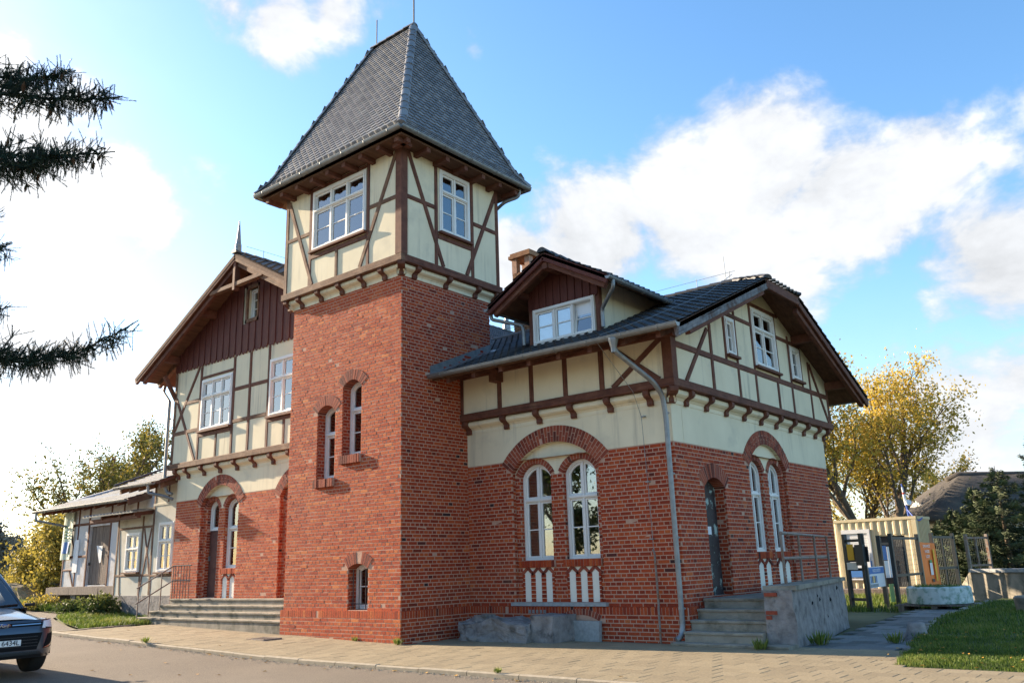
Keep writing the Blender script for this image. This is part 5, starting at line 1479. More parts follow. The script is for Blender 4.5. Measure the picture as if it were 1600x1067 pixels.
# broken cellar block and slab in front of the wing
def rough_block(name, x0, x1, y0, y1, z1f, label, cat, mat, amp=.05, seed=0, parent=None, nx=16, ny=8, nz=7):
    bm = bmesh.new()
    bmesh.ops.create_cube(bm, size=1)
    bmesh.ops.subdivide_edges(bm, edges=bm.edges[:], cuts=15, use_grid_fill=True)
    for v in bm.verts:
        x = x0+(v.co.x+.5)*(x1-x0); y = y0+(v.co.y+.5)*(y1-y0); z = -.05+(v.co.z+.5)*(z1f(x)+.05)
        p = V((x, y, z)); o = noise.noise_vector(p*2.2+V((seed, 0, 0)))*amp+noise.noise_vector(p*7+V((0, seed, 0)))*amp*.5+noise.noise_vector(p*19+V((seed, 3, 0)))*amp*.22
        if v.co.z < -.45: o.z = 0
        v.co = p+o
    me = bpy.data.meshes.new(name); c = V(((x0+x1)/2, (y0+y1)/2, 0))
    for v in bm.verts: v.co -= c
    bm.to_mesh(me); bm.free()
    me.materials.append(MATS[mat])
    o = bpy.data.objects.new(name, me); COL.objects.link(o); o.location = c
    if parent: attach(o, parent)
    else: tag(o, label, cat)
    return o
rough_block('cellar_block', .58, 2.45, 1.08, 2.06, lambda x: .38+.05*sin(x*5), 'long crumbling grey concrete block at the foot of the wing wall', 'block', 'rubble', .085)
rough_block('cellar_pier', 2.42, 2.98, 1.25, 2.05, lambda x: .50, 'short dark concrete pier between the long block and the slab', 'block', 'rubble', .03, 4)
rough_block('loose_stone', .86, 1.2, 1.3, 1.6, lambda x: .50, 'small loose stone lying on the long concrete block', 'stone', 'rubble', .03, 9)
SLB = part('stone_slab', 'stone_grey', None, lambda m: m.add([(2.68, 1.93, -.05), (3.58, 1.93, -.05), (3.60, 1.95, .37), (2.64, 1.95, .38), (2.68, 2.04, -.05), (3.58, 2.04, -.05), (3.60, 2.04, .37), (2.64, 2.04, .38)], [(0, 1, 2, 3), (1, 5, 6, 2), (3, 2, 6, 7), (4, 0, 3, 7)]))
tag(SLB, 'upright pale grey stone slab leaning on the plinth below the windows', 'slab')

# ------------------------------------------------------------------ freight shed
FS = empty('freight_shed', (-18, 5, .5), 'low half-timbered goods shed with patched plaster and a long grey roof', 'shed')
# link bay with its own small roof, next to the station
K1F = Face((0, 1.3), 0)
lk = (-12.40, -11.50, 1.63, 3.13)
S1 = wall('link_wall', K1F, rect(-12.85, -10.96, .1, 4.35), [rect(*lk)], 0, .3, 'plaster_grey', FS)
timbers(K1F, S1, [('post', (-12.78, .95), (-12.78, 4.3), .12, 'timber_worn'), ('rail', (-12.85, 3.70), (-10.96, 3.70), .10, 'plaster_grey'), ('post', (-11.1, .95), (-11.1, 4.3), .10, 'timber_worn'), ('post', (-11.95, 3.75), (-11.95, 4.3), .08), ('rail', (-12.8, 1.52), (-11.0, 1.52), .08, 'timber_worn')], d1=.012)
window(FS, K1F, *lk, 0, 2, transom=2.55, bars=1, casing=.10, sill=True, gl='glass')
part('stone_footing', 'rubble', FS, lambda m: m.fbox(K1F, -15.3, -10.97, -.1, .93, -.30, .03))
# lean-to bay under the tin canopy
p2w = (-14.52, -13.60, 1.66, 2.90)
K2F = Face((0, 1.34), 0)
S2 = wall('porch_wall', K2F, rect(-15.22, -12.86, .1, 3.46), [rect(*p2w)], 0, .25, 'plaster_grey', FS)
timbers(K2F, S2, [('post', (-15.14, .93), (-15.14, 3.4), .11, 'timber_worn'), ('post', (-13.50, .93), (-13.50, 3.4), .10, 'timber_worn'), ('rail', (-15.1, 3.05), (-12.9, 3.05), .09, 'timber_worn'), ('rail', (-15.1, 1.55), (-12.9, 1.55), .09, 'timber_worn'),
    ('brace', (-13.4, 3.0), (-12.92, 1.6), .09), ('brace', (-12.95, 3.0), (-13.5, .95), .09), ('brace', (-15.05, 3.0), (-14.75, .95), .08, 'timber_worn')], d1=.012)
window(FS, K2F, *p2w, 0, 2, transom=2.38, bars=1, casing=.10, sill=True, gl='glass')
CN = slab([V((-16.3, .62, 3.50)), V((-12.88, .62, 3.50)), V((-12.88, 3.0, 3.86)), V((-16.3, 3.0, 3.86))], .04, 'canopy', 'zinc', FS)
for i in range(15): 
    xx = -16.2+i*.23; part('canopy_rib', 'zinc', CN, lambda m: m.add([(xx-.02, .60, 3.502), (xx+.02, .60, 3.502), (xx+.02, 2.99, 3.865), (xx-.02, 2.99, 3.865), (xx, .60, 3.535), (xx, 2.99, 3.895)], [(0, 4, 5, 3), (4, 1, 2, 5), (0, 1, 4)]))
for xx in (-15.2, -14.0, -13.0): part('canopy_rafter', 'timber', FS, lambda m: m.prism(Face((xx-.05, 0), 90), [(.75, 3.36), (1.4, 3.44), (2.9, 3.66), (2.9, 3.80), (.75, 3.47)], 0, .1))
part('canopy_beam', 'timber', FS, lambda m: m.box((-16.1, .80, 3.30), (-12.9, .92, 3.40)))
# main shed wall with the boarded door
K3F = Face((0, 3.0), 0)
dr = (-20.85, -19.25, 1.26, 3.46)
SW = -23.05
S3 = wall('shed_wall', K3F, rect(SW, -11.3, .1, 4.62), [rect(*dr)], 0, .28, 'plaster_white', FS)
wall('shed_wall', Face((SW, 0), -90), [(-8.6, .1), (-3.01, .1), (-3.01, 4.6), (-6.0, 5.6), (-8.6, 4.6)], [], 0, .28, 'plaster_white', FS)
wall('shed_wall', Face((0, 8.6), 180), rect(11.3, -SW, .1, 4.6), [], -.3, .28, 'plaster_white', FS)
timbers(K3F, S3, [('post', (-22.95, 1.2), (-22.95, 4.5), .13), ('post', (-21.85, 1.2), (-21.85, 4.5), .11), ('post', (-20.93, 1.2), (-20.93, 4.5), .13), ('post', (-19.17, 1.2), (-19.17, 4.5), .13), ('post', (-18.2, 3.5), (-18.2, 4.5), .11), ('post', (-17.2, 3.5), (-17.2, 4.5), .11),
    ('rail', (-22.9, 3.58), (-16, 3.58), .11), ('rail', (-22.9, 2.35), (-20.98, 2.35), .10), ('rail', (-22.9, 1.85), (-21.9, 1.85), .08), ('brace', (-22.3, 1.8), (-21.9, 1.2), .08), ('brace', (-22.7, 3.5), (-21.9, 2.4), .08)])
nb = 11; w = (dr[1]-dr[0])/nb
SDR = part('freight_door', 'planks_old', FS, lambda m: m.fbox(K3F, dr[0], dr[1], dr[2], dr[3], -.16, -.12))
for i in range(nb):
    part('plank', 'planks_old', SDR, lambda m: m.fbox(K3F, dr[0]+i*w+.006, dr[0]+(i+1)*w-.006, dr[2]+random.uniform(0, .05), dr[3]-.01, -.12, -.09+random.uniform(-.006, .006)))
part('torn_sheet', 'poster_white', SDR, lambda m: m.add([K3F.P(-20.35, 2.72, -.07), K3F.P(-19.85, 2.70, -.07), K3F.P(-19.88, 2.10, -.065), K3F.P(-20.0, 2.06, -.06)], [(0, 3, 2, 1)]))
for s in (-20.9, -19.2): part('door_hinge', 'dark_iron', SDR, lambda m: m.fbox(K3F, s-.1, s+.12, 2.0, 2.1, -.09, -.03))
part('patched_board', 'poster_white', S3, lambda m: m.fbox(K3F, -22.05, -21.65, 1.75, 3.0, .0, .035))
# shed roof
ry0, rz0, rys, rsl = 2.15, 4.20, 6.0, .34
rzr = rz0+(rys-ry0)*rsl
RX_0, RX_1 = -24.0, -16.3
R1 = slab([V((RX_0, ry0, rz0)), V((RX_1, ry0, rz0)), V((RX_1, rys, rzr)), V((RX_0, rys, rzr))], .08, 'shed_roof', 'timber', FS)
R2 = slab([V((RX_0, rys, rzr)), V((RX_1, rys, rzr)), V((RX_1, 9.8, rz0)), V((RX_0, 9.8, rz0))], .08, 'shed_roof', 'timber', FS)
SH = MB()
def flat_tiles(x0, x1, y0, z0, sl, L, J, dirx=1):
    """flat interlocking tiles in rows"""
    cs_ = sqrt(1+sl*sl); r = 0
    while r*.30/cs_ < L-.1:
        yy = y0+r*.30/cs_; zz = z0+(yy-y0)*sl
        x = x0+(.1 if r % 2 else 0)-.0
        while x < x1-.05:
            w = min(.2, x1-x)
            J.tint = random.random(); dy = .32/cs_; dz = dy*sl
            J.add([(x+.004, yy-.01, zz+.035), (x+w-.004, yy-.01, zz+.035), (x+w-.004, yy+dy, zz+dz+.012), (x+.004, yy+dy, zz+dz+.012), (x+.004, yy-.01, zz+.012), (x+w-.004, yy-.01, zz+.012)], [(0, 1, 2, 3), (4, 5, 1, 0)])
            x += .2
        r += 1
flat_tiles(RX_0, RX_1, ry0, rz0, rsl, rys-ry0, SH)
SH.build('shed_tiling', 'slate', FS, kind='stuff')
ridge_caps((RX_0, rys, rzr+.03), (RX_1, rys, rzr+.03), R1)
gutter((RX_0, ry0-.07, rz0-.01), (RX_1, ry0-.07, rz0-.03), FS, .07)
part('shed_downpipe', 'zinc', FS, lambda m: m.tube(bend([(RX_0+.25, ry0-.07, rz0-.06), (RX_0+.25, ry0-.07, rz0-.35), (-22.7, 2.93, 3.55), (-22.3, 2.95, 3.40)], .08), .045, 8))
part('bargeboard', 'timber_worn', FS, lambda m: m.beam(Face((RX_1+.03, 0), 90), (ry0-.02, rz0-.14), (rys, rzr-.14), .20, -.03, .03))
for i in range(9):
    xx = RX_0+.4+i*.9; part('rafter_end', 'timber', FS, lambda m: m.prism(Face((xx, 0), 90), [(ry0+.1, rz0-.20), (2.99, rz0+.04), (2.99, rz0+.20), (ry0+.1, rz0-.09)], 0, .1))
# link roof
R3 = slab([V((-13.75, .45, 4.28)), V((-11.0, .45, 4.28)), V((-11.0, 5.0, 6.1)), V((-13.75, 5.0, 6.1))], .08, 'link_roof', 'timber', FS)
R3b = slab([V((-16.3, 2.6, 4.75)), V((-13.8, 2.6, 4.75)), V((-13.8, 6.0, 5.6)), V((-16.3, 6.0, 5.6))], .06, 'link_roof', 'timber', FS)
LKT = MB(); flat_tiles(-13.75, -11.02, .45, 4.28, .40, 4.5, LKT); flat_tiles(-16.25, -13.8, 2.6, 4.75, .25, 3.4, LKT); LKT.build('link_tiling', 'slate', FS, kind='stuff')
ridge_caps((-13.75, .42, 4.34), (-13.75, 5.0, 6.16), R3, r=.07)
gutter((-13.75, .40, 4.26), (-11.3, .40, 4.24), FS, .06)
for xx in (-13.6, -13.0, -12.4, -11.8, -11.2): part('rafter_end', 'timber_worn', FS, lambda m: m.prism(Face((xx, 0), 90), [(.52, 4.06), (1.29, 4.34), (1.29, 4.50), (.52, 4.20)], 0, .1))
part('link_downpipe', 'zinc', FS, lambda m: m.tube(bend([(-11.6, .40, 4.2), (-11.6, .42, 3.95), (-11.25, .75, 3.85), (-11.08, .95, 3.75)], .06), .045, 8))
# loading platform
LD = empty('loading_platform', (-18.5, 2.4, .5), 'old timber loading platform in front of the boarded shed door', 'platform')
for i in range(5):
    y0 = 1.98+i*.2
    part('deck_plank', 'planks_old', LD, lambda m: m.box((-21.6, y0, 1.15+random.uniform(-.008, .008)), (-15.3, y0+.185, 1.22+random.uniform(-.006, .01))))
for a, b in ((-21.65, -19.7), (-19.68, -17.4), (-17.38, -15.3)): part('edge_beam', 'planks_old', LD, lambda m: m.box((a, 1.90, .95), (b, 1.978, 1.21)))
for xx in (-21.4, -19.6, -17.6, -15.6): part('support', 'rubble', LD, lambda m: m.box((xx-.2, 2.02, .2), (xx+.2, 2.9, 1.148)))
# banner on the shed wall
BN = empty('wall_banner', (-22.6, 2.95, 2.2), 'pale green banner with a blue picture hung on the shed wall', 'banner')
def ban(m, s0, s1, z0, z1, d):
    k = 6; vs = []
    for i in range(k+1):
        for j in (0, 1): 
            s_ = s0+(s1-s0)*i/k; vs.append(K3F.P(s_+(.0 if j else -.08), z1 if j else z0, d+.02*sin(i*1.3)))
    m.add(vs, [(2*i, 2*i+2, 2*i+3, 2*i+1) for i in range(k)])
part('cloth', 'banner_pale', BN, lambda m: ban(m, -22.98, -22.1, 2.26, 4.10, .10))
part('picture', 'poster_blue', BN, lambda m: ban(m, -22.80, -22.25, 2.50, 2.95, .135))
for z in (3.1, 3.22, 3.34, 3.5): part('print_line', 'poster_green', BN, lambda m: ban(m, -22.85, -22.3, z, z+.04, .135))

# ------------------------------------------------------------------ parked car
CX, CY, CR = -3.75, -7.02, radians(1)
CZ = gz(-3)-.055
CAR = empty('parked_car', (CX, CY, CZ), 'dark blue-grey off-road car facing the viewer at the left edge', 'car', rz=CR)
CMx = Matrix.Translation((CX, CY, CZ)) @ Matrix.Rotation(CR, 4, 'Z')
def zr(z): return z if z < .3 else .3+(z-.3)*.77 if z < 1.0 else .839+(z-1.0)*1.24
def cpart(name, mat, fn, parent=CAR, smooth=True, label=None, remap=True):
    m = MB(); fn(m)
    if remap: m.v = [(p[0], p[1], zr(p[2])) for p in m.v]
    m.v = [tuple(CMx @ V(p)) for p in m.v]; return m.build(name, mat, parent, smooth=smooth, label=label)
def grid(m, fn, nu, nv, flip=False):
    vs = [fn(i/nu, j/nv) for i in range(nu+1) for j in range(nv+1)]
    fs = [(i*(nv+1)+j, (i+1)*(nv+1)+j, (i+1)*(nv+1)+j+1, i*(nv+1)+j+1) for i in range(nu) for j in range(nv)]
    m.add(vs, [tuple(reversed(f)) for f in fs] if flip else fs)
def xf(y, z):
    """nose surface"""
    t = abs(y)/.92
    x = 2.24-.10*t**2-.34*max(0, t-.62)**2/.1444
    x -= .11*max(0, (z-.62)/.4)**2+.10*max(0, (.42-z)/.2)**2
    return x
def patch(name, mat, corners, off, parent=None, n=10, smooth=True, thick=.0):
    """panel lying on the nose; corners (y,z): bottom-left, bottom-right, top-right, top-left as seen from the car"""
    (a, b, c, d) = [V(q) for q in corners]
    def f(u, v):
        p = a.lerp(b, u).lerp(d.lerp(c, u), v); return (xf(p.x, p.y)+off, p.x, p.y)
    def g(m):
        grid(m, f, n, 3)
        # rim back to the nose so that the panel has thickness
        for u0 in (0, 1):
            vs = [];
            for j in range(4):
                p = V(f(u0, j/3)); vs += [p, (p.x-abs(off)-.02, p.y, p.z)]
            m.add(vs, [(2*j, 2*j+1, 2*j+3, 2*j+2) if u0 == 0 else (2*j, 2*j+2, 2*j+3, 2*j+1) for j in range(3)])
        for v0 in (0, 1):
            vs = []
            for i in range(n+1):
                p = V(f(i/n, v0)); vs += [p, (p.x-abs(off)-.02, p.y, p.z)]
            m.add(vs, [(2*i, 2*i+2, 2*i+3, 2*i+1) if v0 == 0 else (2*i, 2*i+1, 2*i+3, 2*i+2) for i in range(n)])
    return cpart(name, mat, g, parent or CAR, smooth=False)
HZ = lambda x, y: 1.01+.165*max(0, min(1, (2.2-x)/1.25))**.75-.10*(abs(y)/.8)**3
def side_y(x, z):
    w = .92-.05*max(0, (x-1.2)/1.0)**2*(1 if x > 1.2 else 0)-.03*max(0, (-1.4-x))
    return w-.10*max(0, (z-.78)/.3)**2-.05*max(0, (.45-z)/.2)
def body(m):
    grid(m, lambda u, v: (xf(-.92+1.84*u, .28+.73*v), -.92+1.84*u, .28+.73*v), 40, 16)
    # bonnet
    def hood(u, v):
        y = -.83+1.66*u; x0 = xf(y, 1.0)-.01; x = x0+(.92-x0)*v
        return (x, y, HZ(x, y)+.012*max(0, 1-abs(abs(y)-.5)/.10)*min(1, v*4))
    grid(m, hood, 28, 12)
    for sg in (-1, 1):
        def sd(u, v):
            z = .28+.73*v; xs_ = xf(.915, z); x = xs_+(-2.15-xs_)*u
            return (x, sg*min(side_y(x, z), .92), z)
        grid(m, sd, 30, 10, flip=sg < 0)
        def shoulder(u, v):
            x = (xf(.915, 1.0))+(.92-xf(.915, 1.0))*u; y0 = min(side_y(x, 1.01), .92)
            return (x, sg*(y0+(.83-y0)*v), 1.01+(HZ(x, .83)-1.01)*v)
        grid(m, shoulder, 12, 3, flip=sg < 0)
        def belt(u, v):
            x = .92+(-2.15-.92)*u; y0 = side_y(x, 1.01)
            return (x, sg*(y0-.03*v), 1.01+.13*v)
        grid(m, belt, 14, 2, flip=sg < 0)
    grid(m, lambda u, v: (-2.15-.08*sin(pi*v), -.88+1.76*u, .3+.85*v), 10, 6, flip=True)
    m.add([(2.0, -.85, .28), (2.0, .85, .28), (-2.1, .85, .28), (-2.1, -.85, .28)], [(0, 3, 2, 1)])
BODY = cpart('body', 'car_paint', body)
def roof(m):
    grid(m, lambda u, v: (.22-2.15*v, (-.62+1.24*u), 1.60+.07*sin(pi*min(1, v*1.1+.1))-.05*abs(2*u-1)**3), 12, 10)
    for sg in (-1, 1):
        # screen pillars and rear quarter
        for a, b, w in (((.95, .76, 1.13), (.18, .61, 1.58), .07), ((-.45, .82, 1.12), (-.55, .62, 1.60), .09), ((-1.75, .80, 1.12), (-1.85, .60, 1.60), .35)):
            m.add([(a[0]+w/2, sg*a[1], a[2]), (a[0]-w/2, sg*(a[1]+.012), a[2]), (b[0]-w/2, sg*(b[1]+.012), b[2]), (b[0]+w/2, sg*b[1], b[2])], [(0, 1, 2, 3) if sg > 0 else (3, 2, 1, 0)])
        m.tube([(.92, sg*.775, 1.13), (.55, sg*.70, 1.37), (.20, sg*.615, 1.585), (-.5, sg*.60, 1.655), (-1.8, sg*.585, 1.63)], .028, 6)
cpart('roof', 'car_paint', roof)
cpart('windscreen', 'glass_dark', lambda m: grid(m, lambda u, v: (lerp(.95, .20, v)+.06*(1-(2*u-1)**2), lerp(-1, 1, u)*lerp(.755, .60, v), lerp(1.14, 1.59, v)), 12, 6))
for sg in (-1, 1):
    cpart('side_window', 'glass_dark', lambda m: grid(m, lambda u, v: (lerp(.85, -1.9, u) if v == 0 else lerp(.22, -1.85, u), sg*lerp(.80, .625, v), lerp(1.13, 1.58, v)), 6, 1, flip=sg < 0))
    cpart('roof_rail', 'chrome', lambda m: m.tube([(.05, sg*.56, 1.69), (-.2, sg*.56, 1.73), (-1.6, sg*.55, 1.72), (-1.8, sg*.55, 1.67)], .018, 6))
cpart('rear_window', 'glass_dark', lambda m: grid(m, lambda u, v: (lerp(-2.2, -1.93, v), lerp(-.75, .75, u)*lerp(1, .8, v), lerp(1.14, 1.58, v)), 6, 3, flip=True))
cpart('cabin_dark', 'black_plastic', lambda m: (m.box((-2.0, -.72, .9), (.75, .72, 1.12)), m.box((-.3, -.6, 1.12), (-.1, -.15, 1.42)), m.box((-.3, .15, 1.12), (-.1, .6, 1.42)), m.tube([(.42, .38-.18, 1.20), (.40, .38, 1.28), (.42, .38+.18, 1.20)], .02, 6)))
cpart('wiper', 'black_plastic', lambda m: (m.tube([(1.0, .1, 1.165), (.90, .70, 1.185)], .014, 5), m.tube([(1.02, -.6, 1.165), (.95, .0, 1.18)], .014, 5)))
# nose details
UG = patch('upper_grille', 'ink_black', [(-.60, .895), (.60, .895), (.62, .965), (-.62, .965)], .006)
patch('grille_bar', 'chrome', [(-.58, .925), (-.13, .922), (-.13, .942), (-.58, .945)], .018, UG, 6); patch('grille_bar', 'chrome', [(.13, .922), (.58, .925), (.58, .945), (.13, .942)], .018, UG, 6)
LG = patch('lower_grille', 'ink_black', [(-.52, .43), (.52, .43), (.60, .76), (-.60, .76)], .008)
for z in (.50, .56, .62, .68): patch('grille_slat', 'black_plastic', [(-.52, z), (.52, z), (.53, z+.016), (-.53, z+.016)], .014, LG, 6)
patch('skid_plate', 'frame_dark', [(-.62, .34), (.62, .34), (.56, .395), (-.56, .395)], .016)
patch('bumper_lip', 'black_plastic', [(-.80, .285), (.80, .285), (.74, .335), (-.74, .335)], .012)
for sg in (-1, 1):
    q = [(.60*sg, .85), (.87*sg, .815), (.895*sg, 1.0), (.64*sg, .985)]
    if sg < 0: q = [q[1], q[0], q[3], q[2]]
    HL = patch('headlight', 'lamp_lens', q, .012)
    q = [(.66*sg, .840), (.85*sg, .815), (.86*sg, .84), (.66*sg, .865)]
    if sg < 0: q = [q[1], q[0], q[3], q[2]]
    patch('lamp_bezel', 'black_plastic', q, .02, HL, 6)
    q = [(.63*sg, .44), (.89*sg, .46), (.905*sg, .74), (.72*sg, .72)]
    if sg < 0: q = [q[1], q[0], q[3], q[2]]
    FP = patch('fog_pocket', 'ink_black', q, .010)
    q = [(.62*sg, .452), (.83*sg, .475), (.865*sg, .555), (.80*sg, .51)]
    if sg < 0: q = [q[1], q[0], q[3], q[2]]
    patch('fog_trim', 'chrome', q, .016, FP, 6)
    cpart('mirror', 'car_paint', lambda m: m.lathe((0, 0, 0), [(.0, -.07), (.05, -.065), (.085, -.02), (.085, .03), (.06, .07), (0, .08)], 12), label=None)
    o = bpy.context.scene.collection.objects[-1]
    mm = [c for c in CAR.children if c.name.startswith('mirror')][-1]
    mm.location = CMx @ V((.72, sg*.97, 1.03)); mm.scale = (.8, 1.25, 1); attach(mm, CAR)
    cpart('mirror_arm', 'black_plastic', lambda m: m.tube([(.74, sg*.80, 1.12), (.72, sg*.93, 1.12)], .022, 6))
PT = patch('number_plate', 'plate_white', [(-.26, .53), (.26, .53), (.26, .645), (-.26, .645)], .022)
def nose_text(name, body, size, y, z, off, mat, parent, shear=0):
    M = CMx @ Matrix.Translation((xf(y, z)+off, y, zr(z))) @ Matrix(((0, 0, 1, 0), (1, 0, 0, 0), (0, 1, 0, 0), (0, 0, 0, 1)))
    return text_mesh(name, body, size, M, mat, parent, shear)
nose_text('plate_number', 'NE 6434L', .105, .02, .588, .0245, 'ink_black', PT)
patch('plate_band', 'emblem_blue', [(-.26, .53), (-.222, .53), (-.222, .645), (-.26, .645)], .0245, PT, 2)
def oval(m, a, b, off, y0, z0):
    k = 28; vs = [(xf(y0, z0)+off, y0, z0)]+[(xf(y0, z0)+off-.004, y0+a*cos(2*pi*i/k), z0+b*sin(2*pi*i/k)) for i in range(k)]
    vs += [(xf(y0, z0)-.01, y0+a*cos(2*pi*i/k), z0+b*sin(2*pi*i/k)) for i in range(k)]
    m.add(vs, [(0, 1+i, 1+(i+1) % k) for i in range(k)]+[(1+i, 1+k+i, 1+k+(i+1) % k, 1+(i+1) % k) for i in range(k)])
EM = cpart('emblem', 'chrome', lambda m: oval(m, .105, .043, .034, 0, .932))
cpart('emblem_field', 'emblem_blue', lambda m: oval(m, .095, .036, .039, 0, .932), EM)
nose_text('emblem_script', 'Ford', .066, 0, .932, .0405, 'chrome', EM, .35)
# wheels
for wx in (1.38, -1.32):
    for sg in (-1, 1):
        cpart('arch_liner', 'black_plastic', lambda m: m.add([(wx+.41*cos(pi*i/14-.15+.3*i/14), sg*.926, .35+.41*sin(pi*i/14-.15+.3*i/14)) for i in range(15)]+[(wx, sg*.926, .30)], [(i, i+1, 15) if sg < 0 else (i+1, i, 15) for i in range(14)]))
        W = cpart('wheel', 'tyre', lambda m: m.add(*(lambda pr, k: ([(wx+r*cos(2*pi*q/k), sg*yy, .345+r*sin(2*pi*q/k)) for r, yy in pr for q in range(k)], [(i*k+q, i*k+(q+1) % k, (i+1)*k+(q+1) % k, (i+1)*k+q) if sg < 0 else (i*k+q, (i+1)*k+q, (i+1)*k+(q+1) % k, i*k+(q+1) % k) for i in range(len(pr)-1) for q in range(k)]))([(.0, .68), (.30, .68), (.335, .70), (.345, .74), (.345, .88), (.335, .915), (.30, .935), (.22, .93), (.21, .90)], 28)), remap=False)
        cpart('rim', 'chrome', lambda m: [m.tube([(wx, sg*.915, .345), (wx+.205*cos(2*pi*q/5), sg*.925, .345+.205*sin(2*pi*q/5))], [.05, .03], 6) for q in range(5)]+[m.tube([(wx, sg*.90, .345), (wx, sg*.935, .345)], .06, 12)], W, remap=False)

# ------------------------------------------------------------------ vegetation
def at(px, dist, z=0.0):
    """place on the ground seen in a given direction at a given distance"""
    d = pix_dir(px, 880); h = V((d.x, d.y)).normalized()
    return V((CAM.x+h.x*dist, CAM.y+h.y*dist, z))
def tilt_vec(d, ang, az):
    o = d.orthogonal().normalized(); o = Matrix.Rotation(az, 3, d) @ o
    return (Matrix.Rotation(ang, 3, o) @ d).normalized()
def leaf(m, p, s, n=None, tint=.5):
    a = V((random.gauss(0, 1), random.gauss(0, 1), random.gauss(0, .7))).normalized()
    b = a.orthogonal().normalized(); b = Matrix.Rotation(random.uniform(0, 2*pi), 3, a) @ b; c = a.cross(b)
    m.tint = tint
    m.add([p-b*s*.5, p+c*s*.28, p+b*s*.55, p-c*s*.28], [(0, 1, 2, 3)])
def tree(name, base, height, spread, label, cat, leafmat, rnd, n_leaf=9000, leaf_s=.16, stems=1, trunk_r=.2, lean=(0, 0), bare=0.0, first=.25, up=.55, depth=4, group=None, top_mat=None, clump=.55, tintf=None, weep=0.0):
    R = random.Random(rnd); st = random.getstate(); random.seed(rnd)
    root = empty(name, base, label, cat, group)
    wood = MB(); tips = []
    def grow(p, d, L, r, k):
        seg = max(3, int(L/.7)); pts = [p.copy()]; rs = [r]; q = p.copy(); dd = d.copy()
        for i in range(seg):
            dd = (dd+V((random.gauss(0, .13), random.gauss(0, .13), random.gauss(0, .08)+(.04 if k < 3 else -.02-weep)))).normalized()
            q = q+dd*(L/seg); pts.append(q.copy()); rs.append(r*(1-.62*(i+1)/seg))
        wood.tube(pts, rs, 7 if k == 0 else 5 if k < 3 else 3, cap=False)
        if k >= depth:
            tips.extend(pts[1:]); return
        nb = {0: 7, 1: 5, 2: 4, 3: 3}.get(k, 3)
        for j in range(nb):
            f = first+(1-first)*(j+random.random()*.7)/nb if k == 0 else .3+.7*(j+random.random())/nb
            f = min(.98, f); i = min(seg-1, int(f*seg)); b = pts[i].lerp(pts[i+1], f*seg-i)
            ang = random.uniform(.45, .95)*(1.1 if k else 1.0)
            nd = tilt_vec(dd if k else d, ang, random.uniform(0, 2*pi))
            nd = (nd+V((0, 0, up*.35))).normalized()
            grow(b, nd, L*random.uniform(.42, .62)*spread*(1.15-f*.35 if k == 0 else 1), rs[i]*.55, k+1)
        if k >= 2: tips.extend(pts[seg//2:])
        grow(pts[-1], dd, L*.45, rs[-1], k+1)
    for s_ in range(stems):
        a = 2*pi*s_/max(1, stems)+.4
        d = V((lean[0], lean[1], 1))+(V((cos(a), sin(a), 0))*.28 if stems > 1 else V((0, 0, 0)))
        grow(V(base)+V((cos(a)*.25, sin(a)*.25, -.2)) if stems > 1 else V(base)-V((0, 0, .2)), d.normalized(), height*.52, trunk_r, 0)
    zs = [p.z for p in tips]; top = max(zs)
    sc = (base[2]+height)/top if top else 1
    k = height/(top-base[2])
    for i, v in enumerate(wood.v): wood.v[i] = (base[0]+(v[0]-base[0])*k, base[1]+(v[1]-base[1])*k, base[2]+(v[2]-base[2])*k)
    tips = [V((base[0]+(p.x-base[0])*k, base[1]+(p.y-base[1])*k, base[2]+(p.z-base[2])*k)) for p in tips]
    wood.build('trunk', 'bark', root, smooth=True)
    cr = MB(); per = max(1, int(n_leaf/len(tips)))
    for p in tips:
        h = (p.z-base[2])/height
        if random.random() < bare*max(0, h*1.2-.2): continue
        t0 = min(1, max(0, random.gauss(.5, .2))) if tintf is None else tintf(p, h)
        c = int(per*random.uniform(.4, 1.6))+1
        for _ in range(c):
            o = V((random.gauss(0, clump), random.gauss(0, clump), random.gauss(0, clump*.8)-weep*random.random()))
            leaf(cr, p+o*random.random(), leaf_s*random.uniform(.6, 1.3), tint=min(1, max(0, t0+random.gauss(0, .13))))
    cr.build('crown', leafmat, root)
    random.setstate(st)
    return root
def bush(name, base, w, h, label, cat, mat, rnd, n=1500, s=.12, group=None, d=None):
    st = random.getstate(); random.seed(rnd)
    root = empty(name, base, label, cat, group)
    wd_ = MB(); cr = MB(); d = d or w
    for _ in range(max(6, int(w*3))):
        a = random.uniform(0, 2*pi); r = random.random()**.5
        tip = V((base[0]+cos(a)*r*w*.45, base[1]+sin(a)*r*d*.45, base[2]+h*random.uniform(.6, 1)))
        b = V((base[0]+cos(a)*r*w*.2, base[1]+sin(a)*r*d*.2, base[2]-.1))
        wd_.tube([b, b.lerp(tip, .5)+V((0, 0, .1)), tip], [.02, .014, .005], 4, cap=False)
    for _ in range(n):
        a = random.uniform(0, 2*pi); e = random.random(); r = random.random()**.4
        el = math.asin(e)
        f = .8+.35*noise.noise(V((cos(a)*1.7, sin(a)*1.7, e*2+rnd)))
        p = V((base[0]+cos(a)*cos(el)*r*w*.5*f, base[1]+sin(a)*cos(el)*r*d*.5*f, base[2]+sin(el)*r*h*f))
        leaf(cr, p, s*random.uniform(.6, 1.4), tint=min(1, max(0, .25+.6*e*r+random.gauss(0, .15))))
    wd_.build('stems', 'bark', root); cr.build('foliage', mat, root)
    random.setstate(st)
    return root

